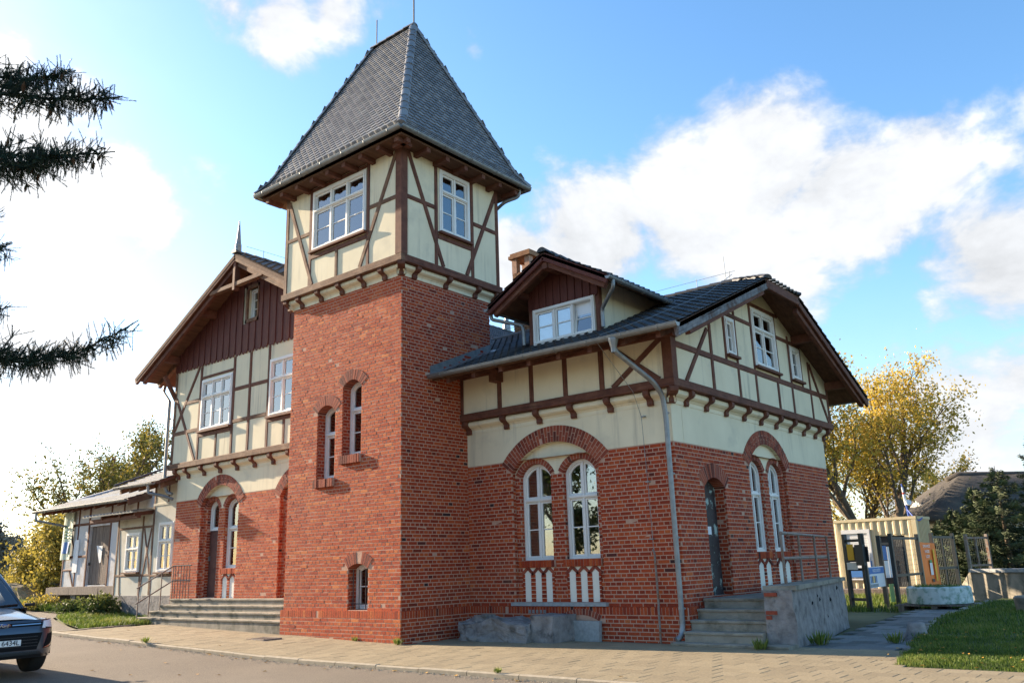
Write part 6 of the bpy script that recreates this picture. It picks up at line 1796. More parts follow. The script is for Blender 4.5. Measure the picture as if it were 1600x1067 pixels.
# ---- trees on the right, behind the kiosk
yel = lambda p, h: min(1, max(0, random.gauss(.22+.75*max(0, h-.25), .18)))
tree('willow_tree', at(1394, 50), 13.4, .86, 'tall yellowing tree with a broad crown behind the kiosk', 'tree', 'leaf_yellow', 11, 27000, .17, stems=2, trunk_r=.26, lean=(.05, .035), first=.2, up=.6, bare=.3, tintf=yel, clump=.62)
tree('willow_tree', at(1322, 55), 11.8, .95, 'yellow-green tree half hidden by the corner of the station', 'tree', 'leaf_yellow', 23, 15000, .17, stems=2, trunk_r=.2, first=.15, up=.6, tintf=lambda p, h: min(1, max(0, random.gauss(.15+.5*h, .18))), clump=.6)
tree('poplar_tree', at(1468, 62), 7.6, .9, 'shorter olive tree between the yellow tree and the thatched roof', 'tree', 'leaf_olive', 31, 8000, .17, trunk_r=.14, first=.1, bare=.2)
tree('poplar_tree', at(1527, 66), 9.6, .55, 'slim sparse tree rising beside the thatched ridge', 'tree', 'leaf_olive', 37, 3500, .17, trunk_r=.12, first=.15, up=1.1, bare=.5)
for i, (px, d, w, h) in enumerate(((1330, 47, 4.5, 2.8), (1372, 48, 4.5, 3.0), (1420, 48, 4.5, 2.9), (1462, 48, 4, 3.0), (1300, 50, 5, 3))):
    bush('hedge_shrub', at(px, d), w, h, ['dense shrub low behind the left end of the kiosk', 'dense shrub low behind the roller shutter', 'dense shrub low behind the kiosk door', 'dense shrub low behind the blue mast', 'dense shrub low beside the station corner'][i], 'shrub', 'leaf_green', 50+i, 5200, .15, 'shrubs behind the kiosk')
# ---- trees on the left, behind the shed
gb = lambda px, d: V((*at(px, d)[:2], gz(at(px, d).x)-.1))
tree('ash_tree', gb(118, 51), 10.2, .85, 'tall olive-green tree leaning over the far end of the shed', 'tree', 'leaf_olive', 71, 11000, .17, trunk_r=.22, first=.2, up=.7, bare=.2, lean=(-.05, 0))
tree('ash_tree', gb(186, 60), 9.8, .8, 'rounded olive tree showing above the shed ridge beside the pole', 'tree', 'leaf_olive', 77, 12000, .17, trunk_r=.18, first=.3, up=.7)
tree('maple_tree', gb(72, 47), 4.4, .9, 'low golden maple left of the shed', 'tree', 'leaf_gold', 83, 5500, .17, trunk_r=.12, first=.08, up=.4)
tree('maple_tree', gb(104, 45), 3.8, .9, 'small golden maple close to the banner on the shed', 'tree', 'leaf_gold', 84, 4000, .16, trunk_r=.10, first=.08, up=.4)
for i, (px, d, h) in enumerate(((10, 100, 5.2), (45, 110, 4.6), (-20, 90, 6), (75, 120, 4.6))):
    tree('distant_tree', gb(px, d), h, 1.0, ['bare greyish tree far off at the left picture edge', 'bare greyish tree far off above the car bonnet', 'bare greyish tree far off beyond the left picture edge', 'bare greyish tree far off next to the golden maple'][i], 'tree', 'leaf_grey', 91+i, 2600, .32, trunk_r=.14, first=.1, group='far bare trees')
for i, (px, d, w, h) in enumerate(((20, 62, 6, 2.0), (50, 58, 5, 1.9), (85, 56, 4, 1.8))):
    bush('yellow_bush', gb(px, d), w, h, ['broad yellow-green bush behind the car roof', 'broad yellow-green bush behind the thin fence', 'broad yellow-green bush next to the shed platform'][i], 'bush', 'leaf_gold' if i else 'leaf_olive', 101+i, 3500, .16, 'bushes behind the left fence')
bush('green_bush', V((-14.6, .75, gz(-14.6))), 1.5, .85, 'leafy green bush at the foot of the shed porch', 'bush', 'leaf_green', 111, 1600, .10)
bush('green_bush', V((-17.3, 1.2, gz(-17.3))), 1.6, .55, 'low green weeds in front of the loading platform', 'bush', 'leaf_green', 112, 1300, .09)
bush('green_bush', V((-20.3, 1.3, gz(-20.3))), 2.2, .55, 'low yellowish weeds under the far end of the loading platform', 'bush', 'leaf_gold', 113, 1300, .09)

# ---- conifers on the right
def conifer(name, base, h, w, label, rnd, group=None, n=46, near=False):
    st = random.getstate(); random.seed(rnd)
    root = empty(name, base, label, 'spruce', group)
    part('trunk', 'bark', root, lambda m: m.tube([V(base)-V((0, 0, .2)), V(base)+V((0, 0, h*.5)), V(base)+V((0, 0, h))], [.13, .08, .01], 7))
    cr = MB()
    for i in range(n):
        f = (i+random.random()*.6)/n; z = h*(.10+.88*f); L = w*.5*(1-f)**.8*random.uniform(.75, 1.15)+.12
        a = i*2.4+random.uniform(-.3, .3); d = V((cos(a), sin(a), 0))
        pts = [V(base)+V((0, 0, z))+d*L*t+V((0, 0, -.28*L*t+.30*L*t*t)) for t in (0, .25, .5, .75, 1)]
        cr.tint = .1; cr.tube(pts, [.02, .016, .012, .008, .004], 3, cap=False)
        k = int(30+150*L)
        for _ in range(k):
            t = random.random()**.7*1.0; q = min(3, int(t*4)); p = pts[q].lerp(pts[q+1], t*4-q)
            sd_ = Matrix.Rotation(pi/2, 3, 'Z') @ d
            o = sd_*random.gauss(0, .16*L*(1.1-t)+.05)+V((0, 0, random.gauss(-.05, .06)))
            g = (d*.6+sd_*(1 if o.dot(sd_) > 0 else -1)*.8+V((0, 0, random.uniform(-.35, .15)))).normalized()
            ln = random.uniform(.10, .20); u = V((0, 0, 1)).cross(g).normalized()*.022
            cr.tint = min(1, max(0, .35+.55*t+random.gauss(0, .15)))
            cr.add([p+o-u, p+o+u, p+o+g*ln], [(0, 1, 2)]); cr.add([p+o-V((0, 0, .02)), p+o+V((0, 0, .022)), p+o+g*ln*.9], [(0, 1, 2)])
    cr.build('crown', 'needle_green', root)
    random.setstate(st)
    return root
for i, (px, d, h, w, lb) in enumerate(((1502, 44, 3.4, 3.6, 'shorter dark spruce in front of the left side of the thatched house'), (1540, 43, 4.3, 3.6, 'middle spruce with a pointed tip before the thatched house wall'), (1580, 42, 5.0, 4.6, 'broad spruce with pale green boughs right of the thatched house wall'),
                                  (1480, 46, 3.0, 3.0, 'small dark spruce close to the kiosk side'), (1656, 47, 7.4, 4.5, 'tall spruce at the right picture edge'), (1560, 46, 3.6, 3.6, 'low dark spruce hidden between the two larger spruces'))):
    conifer('spruce_tree', at(px, d), h, w, lb, 130+i, 'spruces before the thatched house', n=60)

# ---- the near spruce whose boughs reach in from the left
SPB = at(-215, 10.9)
SPR = empty('spruce_tree', SPB, 'near spruce whose dark boughs with cones reach in from the left', 'spruce')
part('trunk', 'bark', SPR, lambda m: m.tube([SPB+V((0, 0, -.3)), SPB+V((0, 0, 4)), SPB+V((0, 0, 9)), SPB+V((0, 0, 15))], [.26, .21, .14, .02], 12), smooth=True)
NEEDLES = []
for _ in range(1999):
    a_ = random.uniform(.5, 1.2); r_ = random.uniform(0, 2*pi); NEEDLES.append((random.random(), cos(a_), sin(a_), cos(r_), sin(r_), random.uniform(.017, .030)))
def bough(L, rnd, drop, cones):
    """one bough along +x with drooping side twigs full of needles; returns (mesh builder, cone positions)"""
    st = random.getstate(); random.seed(rnd)
    m = MB(); axis = []
    for i in range(17):
        t = i/16; axis.append(V((L*t, .05*sin(t*5+rnd), -drop*sin(t*pi*.75)*L*.5+drop*.34*L*t*t)))
    m.tint = .05; m.tube(axis, [.022*(1-.8*i/16)+.003 for i in range(17)], 5, cap=False)
    def pt(t): i = min(15, int(t*16)); return axis[i].lerp(axis[i+1], t*16-i)
    def needles(a, b, dens, ln):
        d = b-a; L_ = d.length
        if L_ < 1e-4: return
        x = d/L_; y = x.orthogonal().normalized(); z = x.cross(y); n = max(4, int(L_*900))
        k0 = random.randrange(len(NEEDLES)-1)
        for q in range(n):
            t, ca, sa, cr, sr, l = NEEDLES[(k0+q*7) % len(NEEDLES)]
            rad = y*cr+z*sr; dv = (x*ca+rad*sa)*l; s_ = (z*cr-y*sr)*.0021; p = a+d*t
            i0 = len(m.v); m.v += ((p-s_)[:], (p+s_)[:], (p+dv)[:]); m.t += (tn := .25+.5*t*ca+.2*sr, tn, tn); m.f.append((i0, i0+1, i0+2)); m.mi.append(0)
    for i in range(4, 16): needles(axis[i], axis[i+1], 500, .03)
    cn = []
    for i in range(int(L*36)):
        t = .12+.80*(i+random.random())/int(L*36); p = pt(t); sg = 1 if i % 2 else -1
        ln = (L*.19*(1.12-t)+.05)*random.uniform(.5, 1.3)*(1+.45*sin(t*15+rnd)*cos(t*41))
        d = V((.8, sg*random.uniform(.2, 1.0), random.uniform(-.8, .75))).normalized()
        q1 = p+d*ln*.5; q2 = q1+(d+V((0, 0, random.uniform(-.5, .5)))).normalized()*ln*.5
        m.tint = .1; m.tube([p, q1, q2], [.006, .004, .002], 3, cap=False)
        needles(p, q1, 420, .032); needles(q1, q2, 520, .032)
        for k in range(random.randint(3, 6)):
            f = random.uniform(.25, .9); b0 = p.lerp(q1, f*2) if f < .5 else q1.lerp(q2, f*2-1)
            hang = random.random() < .38
            dd = V((random.uniform(-.2, .5), random.uniform(-.6, .6), -1 if hang else random.uniform(-.3, .7))).normalized()
            l2 = random.uniform(.08, .30); e = b0+dd*l2
            m.tint = .1; m.tube([b0, e], [.003, .0015], 3, cap=False); needles(b0, e, 520, .030)
        if random.random() < cones: cn.append(q1.lerp(q2, .4)+V((0, 0, -.01)))
    random.setstate(st)
    return m, cn
cone_m = MB()
for i in range(7):
    z = -.012-i*.015; r = .016*sin(pi*(i+.8)/7.8)+.003
    for k in range(7):
        a = 2*pi*k/7+i*.45
        cone_m.tint = random.random()
        cone_m.add([(0, 0, z+.004), (r*cos(a-.4), r*sin(a-.4), z), (r*1.12*cos(a), r*1.12*sin(a), z-.010), (r*cos(a+.4), r*sin(a+.4), z)], [(0, 1, 2, 3)])
cone_m.tube([(0, 0, 0), (0, 0, -.05), (0, 0, -.11)], [.006, .014, .003], 6)
o = cone_m.build('cone_shape', 'cone_brown', None, origin=(0, 0, 0)); CONE = o.data; bpy.data.objects.remove(o)
def hang_bough(target_px, target_py, tdist, rise, L, rnd, drop=.35, cones=.0):
    tip = CAM+pix_dir(target_px, target_py)*tdist
    m, cn = bough(L, rnd, drop, cones)
    base = V((SPB.x, SPB.y, tip.z+rise)); d = tip-base
    # swing the bough so that its own tip reaches the wanted place from the trunk
    src = V((L, 0, -drop*sin(pi*.75)*L*.5+drop*.34*L)); az = atan2(d.y, d.x)
    hd = hypot(d.x, d.y); el = atan2(d.z, hd)-atan2(src.z, src.x)
    M = Matrix.Translation(base) @ Matrix.Rotation(az, 4, 'Z') @ Matrix.Rotation(-el, 4, 'Y') @ Matrix.Scale(d.length/src.length, 4)
    m.v = [tuple(M @ V(p)) for p in m.v]
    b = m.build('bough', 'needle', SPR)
    for c in cn:
        o = bpy.data.objects.new('cone', CONE); COL.objects.link(o); o.location = M @ c
        o.rotation_euler = (random.gauss(0, .15), random.gauss(0, .15), random.uniform(0, 6)); s_ = random.uniform(.75, 1.05); o.scale = (s_, s_, s_); attach(o, b)
hang_bough(186, 148, 10.3, .66, 3.0, 3, .12, .3)
hang_bough(120, 112, 10.9, .42, 2.7, 5, .12, .15)
hang_bough(178, 236, 10.3, .36, 3.0, 8, .12, .3)
hang_bough(105, 232, 10.0, .25, 2.6, 10, .12, .1)
hang_bough(218, 502, 10.2, -.10, 3.2, 12, .42, .0)
hang_bough(120, 540, 10.6, .1, 2.7, 14, .34, .0)
hang_bough(22, 380, 10.4, .3, 2.3, 18, .35, .0)
hang_bough(22, 478, 10.3, .3, 2.3, 19, .35, .0)
hang_bough(5, 330, 10.7, .3, 2.3, 20, .35, .0)
for i in range(6):
    m, cn = bough(2.6, 40+i, .35, 0)
    z = 3.2+i*.9
    M = Matrix.Translation(SPB+V((0, 0, z))) @ Matrix.Rotation(atan2(-.63, -.775)+(-1.0, .8, 0, 1.0, -.7, .3)[i], 4, 'Z')
    m.v = [tuple(M @ V(p)) for p in m.v]; m.build('bough', 'needle', SPR)

# ---- grass
def blades(name, cells, n, h, rnd, label=None, mat='grass_blade', w=.006, zf=lambda x, y: 0.0):
    """one mass of grass blades over rectangles (x0,x1,y0,y1)"""
    st = random.getstate(); random.seed(rnd)
    m = MB(); areas = [(c[1]-c[0])*(c[3]-c[2]) for c in cells]
    for _ in range(n):
        c = random.choices(cells, areas)[0]
        x, y = random.uniform(c[0], c[1]), random.uniform(c[2], c[3])
        if len(c) > 4 and not c[4](x, y): continue
        k = noise.noise(V((x*.9, y*.9, rnd)))
        if random.random() > .75+.5*k: continue
        z = zf(x, y); a = random.uniform(0, 2*pi); l = h*random.uniform(.4, 1.3)*(1+.5*k); b = random.uniform(.1, .8)*l
        dx, dy = cos(a)*w, sin(a)*w; ex, ey = cos(a+1.6)*b, sin(a+1.6)*b
        m.tint = min(1, max(0, random.gauss(.42+.55*k+.35*noise.noise(V((x*3.1, y*3.1, 8))), .24)))
        m.add([(x-dx, y-dy, z-.01), (x+dx, y+dy, z-.01), (x+dx*.6+ex*.4, y+dy*.6+ey*.4, z+l*.65), (x-dx*.6+ex*.4, y-dy*.6+ey*.4, z+l*.65), (x+ex, y+ey, z+l)], [(0, 1, 2, 3), (3, 2, 4)])
    random.setstate(st)
    return m.build(name, mat, None, kind='stuff', label=label)
left_edge = lambda y: 9.68-.17*min(y, 8) if y < 8 else 8.32-(y-8)*.05
lawn_ok = lambda x, y: x > left_edge(y)+.2*noise.noise(V((x*2.3, y*2.3, 0))) and y > .22+.22*noise.noise(V((x*1.9, 3, 0)))
lw = MB()
ys = [.22+i*.8 for i in range(26)]
for a, b in zip(ys, ys[1:]):
    vs = []
    for y in (a, b):
        for k in range(13):
            x = left_edge(y)+(40-left_edge(y))*(k/12)**2; vs.append((x, y, .012-.03*max(0, 1-(y-.22)/.4)+.03*noise.noise(V((x*.7, y*.7, 3)))+min(.10, .05*max(0, y-1))))
    lw.add(vs, [(k, k+1, 14+k, 13+k) for k in range(12)])
lawn_z = lambda x, y: .012-.03*max(0, 1-(y-.22)/.4)+.03*noise.noise(V((x*.7, y*.7, 3)))+min(.10, .05*max(0, y-1))
lw.build('lawn', 'soil_lawn', None, kind='structure', smooth=True)
blades('grass', [(8.2, 12.6, .12, 3.5, lawn_ok), (8.2, 12.6, .12, 2, lawn_ok)], 42000, .048, 1, 'short green grass of the lawn on the right', zf=lawn_z)
blades('grass', [(7.8, 12.8, 3.5, 15, lawn_ok)], 30000, .07, 2, 'longer shaded grass at the back of the lawn', zf=lawn_z, w=.009)
VG = sheet('verge', [[(-12.9, -1.15), (-10.0, -1.9), (-9.95, 1.0), (-12.9, 1.3)], [(-15.6, -.25), (-12.9, -1.15), (-12.9, 1.3), (-15.6, 1.3)], [(-24, 1.05), (-17.0, .75), (-15.6, -.25), (-15.6, 2.0), (-24, 2.4)]], -.035, 'soil_lawn')
blades('grass', [(-15.6, -9.95, -1.9, 1.2, lambda x, y: y > -1.9+(-10-x)*.26 and (x > -13 or y > -.2-(x+15.6)*.35))], 16000, .12, 3, 'sunny green grass verge left of the entrance stairs', w=.011, zf=lambda x, y: gz(x)-.03)
blades('grass', [(-24, -15.3, .9, 2.3)], 9000, .22, 4, 'tall mixed grass below the loading platform', w=.014, zf=lambda x, y: gz(x)-.03)
blades('grass', [(-45, -24, 1.6, 12)], 12000, .3, 5, 'rough yellowish grass beyond the end of the shed', w=.03, zf=lambda x, y: gz(x)-.12)
blades('grass', [(1.2, 7.6, 13.5, 24), (-1, 9, 24, 34)], 26000, .16, 6, 'patchy sunlit grass around the display frames', w=.016, zf=lambda x, y: -.12)
def weed(x, y, z, s, label, rnd):
    st = random.getstate(); random.seed(rnd)
    m = MB()
    for _ in range(int(60)):
        a = random.uniform(0, 2*pi); r = random.random()*s*.5; p = V((x+cos(a)*r, y+sin(a)*r, z))
        d = V((cos(a)*random.uniform(.1, .8), sin(a)*random.uniform(.1, .8), 1)).normalized()*s*random.uniform(.4, 1)
        q = V((-sin(a), cos(a), 0))*s*.07
        m.tint = random.uniform(.3, 1); m.add([p, p+d*.5-q, p+d, p+d*.5+q], [(0, 1, 2, 3)])
    o = m.build('weed', 'grass_blade', None); tag(o, label, 'weed', 'weeds in the pavement joints')
    random.setstate(st)
weed(.06, -.12, 0, .17, 'bright green weed at the near corner of the tower', 1)
weed(-1.3, -.10, .03, .12, 'tiny green weed at the tower plinth below the barred window', 2)
weed(-4.9, -2.85, .12, .16, 'round green weed growing at the kerb before the stairs', 3)
weed(5.05, -2.83, 0, .10, 'small yellow weed in the kerb joint below the wing', 4)
weed(7.1, 1.50, 0, .22, 'shaded weed tuft at the foot of the parapet', 5)
weed(7.7, 2.6, 0, .30, 'tall shaded weeds along the stone parapet side', 6)
weed(8.75, 3.3, .0, .24, 'shaded grass tuft beside the tree stump', 7)
lf = MB()
for _ in range(60):
    x = random.uniform(-9, 7); y = random.gauss(-3.0, .12) if random.random() < .7 else random.uniform(-6, -1)
    if y > -2.9: y = y if y > -2.7 else -2.98
    s_ = random.uniform(.03, .06); z = gz(x)-.056+(.062 if y > -2.75 else 0)+random.uniform(.002, .012); a = random.uniform(0, 6)
    lf.add([(x+cos(a)*s_, y+sin(a)*s_, z), (x-sin(a)*s_*.6, y+cos(a)*s_*.6, z+.012), (x-cos(a)*s_, y-sin(a)*s_, z), (x+sin(a)*s_*.6, y-cos(a)*s_*.6, z+.008)], [(0, 1, 2, 3)])
for _ in range(90):
    x = random.uniform(9.2, 12.2); y = random.uniform(.1, 5); s_ = random.uniform(.02, .045); z = .05+lawn_z(x, y); a = random.uniform(0, 6)
    lf.add([(x+cos(a)*s_, y+sin(a)*s_, z), (x-sin(a)*s_*.6, y+cos(a)*s_*.6, z+.012), (x-cos(a)*s_, y-sin(a)*s_, z), (x+sin(a)*s_*.6, y-cos(a)*s_*.6, z+.008)], [(0, 1, 2, 3)])
lf.build('fallen_leaves', 'fallen_leaf', None, kind='stuff', label='scattered yellow autumn leaves along the kerb')

# ------------------------------------------------------------------ right-hand yard
# kiosk made from a container
KP = at(1440, 38.2, -.1)                       # near right corner
kd = (at(1309, 39.4, -.1)-KP); KL = kd.length; ka = math.degrees(atan2(-kd.y, -kd.x))
KF = Face((KP.x, KP.y), ka)                    # long side: s from -KL to 0
KSd = Face((KP.x, KP.y), ka+90)
KI = empty('kiosk', KP+kd*.5, 'pale yellow corrugated container kiosk with a roller shutter', 'kiosk')
KH = 2.85
shut = (-KL+.45, -1.95, .55, 2.35); kdr = (-1.75, -.50, .2, 2.20)
part('shell', 'yellow_metal', KI, lambda m: (m.prism(KF, rect(-KL, -.05, -.1, KH), -.12, 0, [rect(*kdr)]), m.fbox(KSd, .0, 1.6, -.1, KH, -.10, 0), m.fbox(KF, -KL, -.12, -.1, KH, -1.6, -1.5), m.fbox(KF, -KL, -KL+.1, -.1, KH, -1.49, -.13), m.fbox(KF, -KL, -.1, KH-.05, KH+.0, -1.5, -.121)))
x = -KL+.05
while x < -.10:
    if not (kdr[0]-.03 < x < kdr[1]-.0): part('rib', 'yellow_metal', KI, lambda m: m.add([KF.P(x, 0, 0), KF.P(x+.05, 0, .04), KF.P(x+.13, 0, .04), KF.P(x+.18, 0, 0), KF.P(x, KH-.02, 0), KF.P(x+.05, KH-.02, .04), KF.P(x+.13, KH-.02, .04), KF.P(x+.18, KH-.02, 0)], [(0, 1, 5, 4), (1, 2, 6, 5), (2, 3, 7, 6)]))
    else: part('rib', 'yellow_metal', KI, lambda m: m.add([KF.P(x, kdr[3]+.05, 0), KF.P(x+.05, kdr[3]+.05, .04), KF.P(x+.13, kdr[3]+.05, .04), KF.P(x+.18, kdr[3]+.05, 0), KF.P(x, KH-.02, 0), KF.P(x+.05, KH-.02, .04), KF.P(x+.13, KH-.02, .04), KF.P(x+.18, KH-.02, 0)], [(0, 1, 5, 4), (1, 2, 6, 5), (2, 3, 7, 6)]))
    x += .30
x = .12
while x < 1.5:
    part('rib', 'yellow_metal', KI, lambda m: m.fbox(KSd, x, x+.06, -.1, KH-.02, 0, .03)); x += .16
part('top_rail', 'yellow_metal', KI, lambda m: (m.fbox(KF, -KL-.02, .05, KH-.03, KH+.08, -.10, .06), m.fbox(KSd, -.05, 1.6, KH-.03, KH+.078, -.1, .05)))
part('corner_post', 'yellow_metal', KI, lambda m: m.fbox(KF, -.16, .03, -.1, KH, -.13, .05))
part('shutter_frame', 'shutter', KI, lambda m: m.prism(KF, rect(shut[0]-.10, shut[1]+.10, shut[2]-.06, shut[3]+.16), 0, .11, [rect(*shut)]))
nsl = 18
for i in range(nsl):
    z = shut[2]+(shut[3]-shut[2])*i/nsl; part('shutter_slat', 'shutter', KI, lambda m: m.fbox(KF, shut[0], shut[1], z+.004, z+(shut[3]-shut[2])/nsl-.004, .0, .065))
part('kiosk_door', 'poster_black', KI, lambda m: m.fbox(KF, kdr[0], kdr[1], kdr[2], kdr[3], -.10, -.06))
part('step_deck', 'planks_old', KI, lambda m: m.fbox(KF, -3.6, .3, -.1, .16, .1, 1.3))
def panel(name, mat, F, s0, s1, z0, z1, d, parent): return part(name, mat, parent, lambda m: m.fbox(F, s0, s1, z0, z1, d, d+.02))
panel('blue_poster', 'poster_blue', KF, -2.95, -1.90, .60, 1.25, .12, KI); panel('white_poster', 'poster_white', KF, -2.8, -1.95, .95, 1.60, .14, KI)
MS = empty('kiosk_mast', KF.P(-.30, KH, -.25), 'short blue and white striped mast on the kiosk roof', 'mast')
for i, (z0, z1, mt, r) in enumerate(((0, .75, 'mast_blue', .06), (.75, 1.0, 'poster_white', .09), (1.0, 1.35, 'poster_white', .085), (1.35, 1.45, 'sign_red', .08), (1.45, 1.75, 'poster_white', .06), (1.75, 1.95, 'mast_blue', .04))):
    part('mast_segment', mt, MS, lambda m: m.tube([KF.P(-.30-z0*.06, KH+z0*.72, -.25), KF.P(-.30-z1*.06, KH+z1*.72, -.25)], r*.62, 10))
part('mast_disc', 'poster_white', MS, lambda m: m.tube([KF.P(-.24, KH+.62, -.22), KF.P(-.20, KH+.64, -.17)], .11, 12))
part('mast_cable', 'mast_blue', MS, lambda m: m.tube(bend([KF.P(-.30, KH+.35, -.18), KF.P(-.05, KH+.05, .0), KSd.P(.25, KH-.12, .06), KSd.P(.7, KH+.02, .05)], .1), .025, 6))

# display frames in a row
def frame_thing(p, q, h, label, mat='frame_dark', rails=(.22, .62, .96), mesh=False, mid=True, name='display_frame', tilt=0.0):
    p = V(p); q = V(q); F = Face((p.x, p.y), math.degrees(atan2(q.y-p.y, q.x-p.x))); L = (q-p).length
    E_ = empty(name, (p+q)/2, label, 'frame', 'display frames by the path')
    for s_ in (0, L): part('post', mat, E_, lambda m: m.fbox(F, s_-.055, s_+.055, -.25, h+.06, -.055, .055))
    for r in rails: part('rail', mat, E_, lambda m: m.fbox(F, .056, L-.056, h*r-.04, h*r+.04, -.03, .03))
    if mid: part('mid_post', mat, E_, lambda m: m.fbox(F, L*.45-.035, L*.45+.035, .0, h*.95, -.028, .028))
    if mesh:
        M = MB(); k = int(L/.16)
        for i in range(1, k): M.tube([F.P(L*i/k, .1, -.035), F.P(L*i/k, h*.95, -.035)], .004, 3, cap=False)
        for i in range(1, int(h/.16)): M.tube([F.P(.05, i*.16, -.04), F.P(L-.05, i*.16, -.04)], .004, 3, cap=False)
        M.build('wire_mesh', 'mesh_wire', E_)
    return F, L, E_
g0 = -.12
F1, L1_, E1 = frame_thing(at(1324, 28.5, g0), at(1350, 28.0, g0), 2.05, 'dark frame nearest the parapet with a black board and yellow notice', rails=(.10, .52, .93), mid=False)
part('board', 'poster_black', E1, lambda m: m.fbox(F1, .10, L1_+.30, 1.28, 1.72, .06, .09)); part('yellow_notice', 'poster_yellow', E1, lambda m: m.fbox(F1, .16, .42, 1.34, 1.80, .091, .10))
part('black_box', 'frame_dark', E1, lambda m: m.fbox(F1, L1_-.10, L1_+.22, 1.18, 1.78, .091, .20)); part('white_sheet', 'poster_white', E1, lambda m: m.fbox(F1, .06, .48, 1.06, 1.27, .06, .08))
F2, L2_, E2 = frame_thing(at(1351.5, 28.0, g0), at(1377, 30.0, g0), 2.0, 'dark frame holding the printed picture board with two blue words', rails=(.36,), mid=False)
bd = part('picture_board', 'poster_white', E2, lambda m: m.fbox(F2, .10, L2_-.06, .52, 1.12, .0, .06))
part('board_header', 'poster_blue', bd, lambda m: m.fbox(F2, .10, L2_-.06, .92, 1.10, .061, .066))
def ftext(name, body, size, F, s_, z, d, mat, parent):
    o_ = F.P(s_, z, d); u = V((F.c, F.s, 0)); n = V((F.s, -F.c, 0))
    M = Matrix((u, V((0, 0, 1)), n)).transposed().to_4x4(); M.translation = o_
    return text_mesh(name, body, size, M, mat, parent)
ftext('board_words', 'NASZE GADŻETY', .13, F2, L2_/2, 1.01, .068, 'poster_white', bd)
for k in range(5): part('picture', ['poster_blue', 'poster_black', 'poster_yellow', 'poster_black', 'poster_blue'][k], bd, lambda m: m.fbox(F2, .18+k*.17, .27+k*.17, .66, .86, .061, .068))
for k in range(6): part('picture', 'stone_grey', bd, lambda m: m.fbox(F2, .14+k*.16, .25+k*.16, .54, .63, .061, .068))
F3, L3_, E3 = frame_thing(at(1378, 30.5, g0), at(1397, 31.5, g0), 1.95, 'dark frame with hanging white and blue leaflets', rails=(.93,), mid=False)
part('blue_leaflet', 'poster_blue', E3, lambda m: m.fbox(F3, .10, .40, 1.30, 1.75, .03, .05)); part('white_leaflet', 'poster_white', E3, lambda m: m.fbox(F3, .08, .42, .75, 1.28, .03, .05)); part('tall_sheet', 'poster_white', E3, lambda m: m.fbox(F3, .46, .72, .75, 1.72, .035, .05))
part('green_leaflet', 'poster_green', E3, lambda m: m.fbox(F3, .25, .62, .0, .55, .03, .05))
F4, L4_, E4 = frame_thing(at(1396, 30.0, g0), at(1438, 32.5, g0), 2.05, 'dark frame with wire mesh and a middle post left of the orange banner', rails=(.40, .96), mesh=True)
F5, L5_, E5 = frame_thing(at(1461, 34.0, g0), at(1494, 36.0, g0), 2.1, 'grey frame with wire mesh right of the orange banner', rails=(.45, .96), mesh=True)
F6, L6_, E6 = frame_thing(at(1515, 39.0, g0), at(1548, 40.5, g0), 2.1, 'farthest grey mesh frame below the spruces', rails=(.45, .96), mesh=True, mat='rail_iron')
# orange banner tied between two frames
bp, bq = at(1441, 32.7, g0), at(1465, 34.0, g0)
FB = Face((bp.x, bp.y), math.degrees(atan2(bq.y-bp.y, bq.x-bp.x))); LBn = (bq-bp).length
OB = empty('orange_banner', bp.lerp(bq, .5), 'bright orange banner with white lettering tied between two frames', 'banner')
def banf(m, s0, s1, z0, z1, d):
    k = 8; vs = []
    for i in range(k+1):
        for j in range(5):
            t, h = i/k, j/4; s_ = s0+(s1-s0)*t+.07*(.6-h)*2; vs.append(FB.P(s_, z0+(z1-z0)*h-.05*t, d+.02*sin(t*6+h*2)))
    m.add(vs, [(i*5+j, (i+1)*5+j, (i+1)*5+j+1, i*5+j+1) for i in range(k) for j in range(4)])
part('cloth', 'poster_orange', OB, lambda m: banf(m, .0, LBn-.02, .35, 1.85, .0))
for k, wds in enumerate(('SPRAWDŹ', 'NASZE', 'LODY')): ftext('banner_words', wds, .135, FB, LBn*.36, 1.70-k*.17, .035, 'plate_white', OB)
part('banner_picture', 'poster_white', OB, lambda m: m.fbox(FB, LBn*.42, LBn*.58, .75, 1.15, .03, .036)); part('banner_picture', 'poster_green', OB, lambda m: m.fbox(FB, LBn*.44, LBn*.58, 1.15, 1.25, .03, .037)); part('banner_picture', 'poster_black', OB, lambda m: m.fbox(FB, LBn*.46, LBn*.60, .52, .62, .03, .037))
part('banner_line', 'poster_yellow', OB, lambda m: m.fbox(FB, LBn*.72, LBn*.82, .55, 1.6, .03, .036))
# planter ring on a pallet
PC = at(1460, 27.2, 0); PZ = -.02
PL_ = empty('planter_ring', (PC.x, PC.y, PZ), 'round concrete planter with flaking white paint on a low pallet', 'planter')
part('ring', 'moss_paint', PL_, lambda m: m.lathe((PC.x, PC.y, PZ+.14), [(.78, 0), (.83, .02), (.82, .42), (.78, .46), (.68, .46), (.66, .36), (.0, .36)], 28), smooth=False)
part('soil', 'soil_lawn', PL_, lambda m: m.lathe((PC.x, PC.y, PZ+.14), [(.67, .40), (.4, .46), (.0, .48)], 20))
PAL = empty('pallet', (PC.x, PC.y, PZ), 'dark wooden pallet under the round white planter', 'pallet')
for k in range(5): part('slat', 'planks_old', PAL, lambda m: m.box((PC.x-1.0, PC.y-.70+k*.31, PZ+.10), (PC.x+1.0, PC.y-.52+k*.31, PZ+.138)))
for k in (-1, 0, 1): part('block', 'planks_old', PAL, lambda m: m.box((PC.x+k*.85-.07, PC.y-.72, PZ-.05), (PC.x+k*.85+.07, PC.y+.9, PZ+.099)))
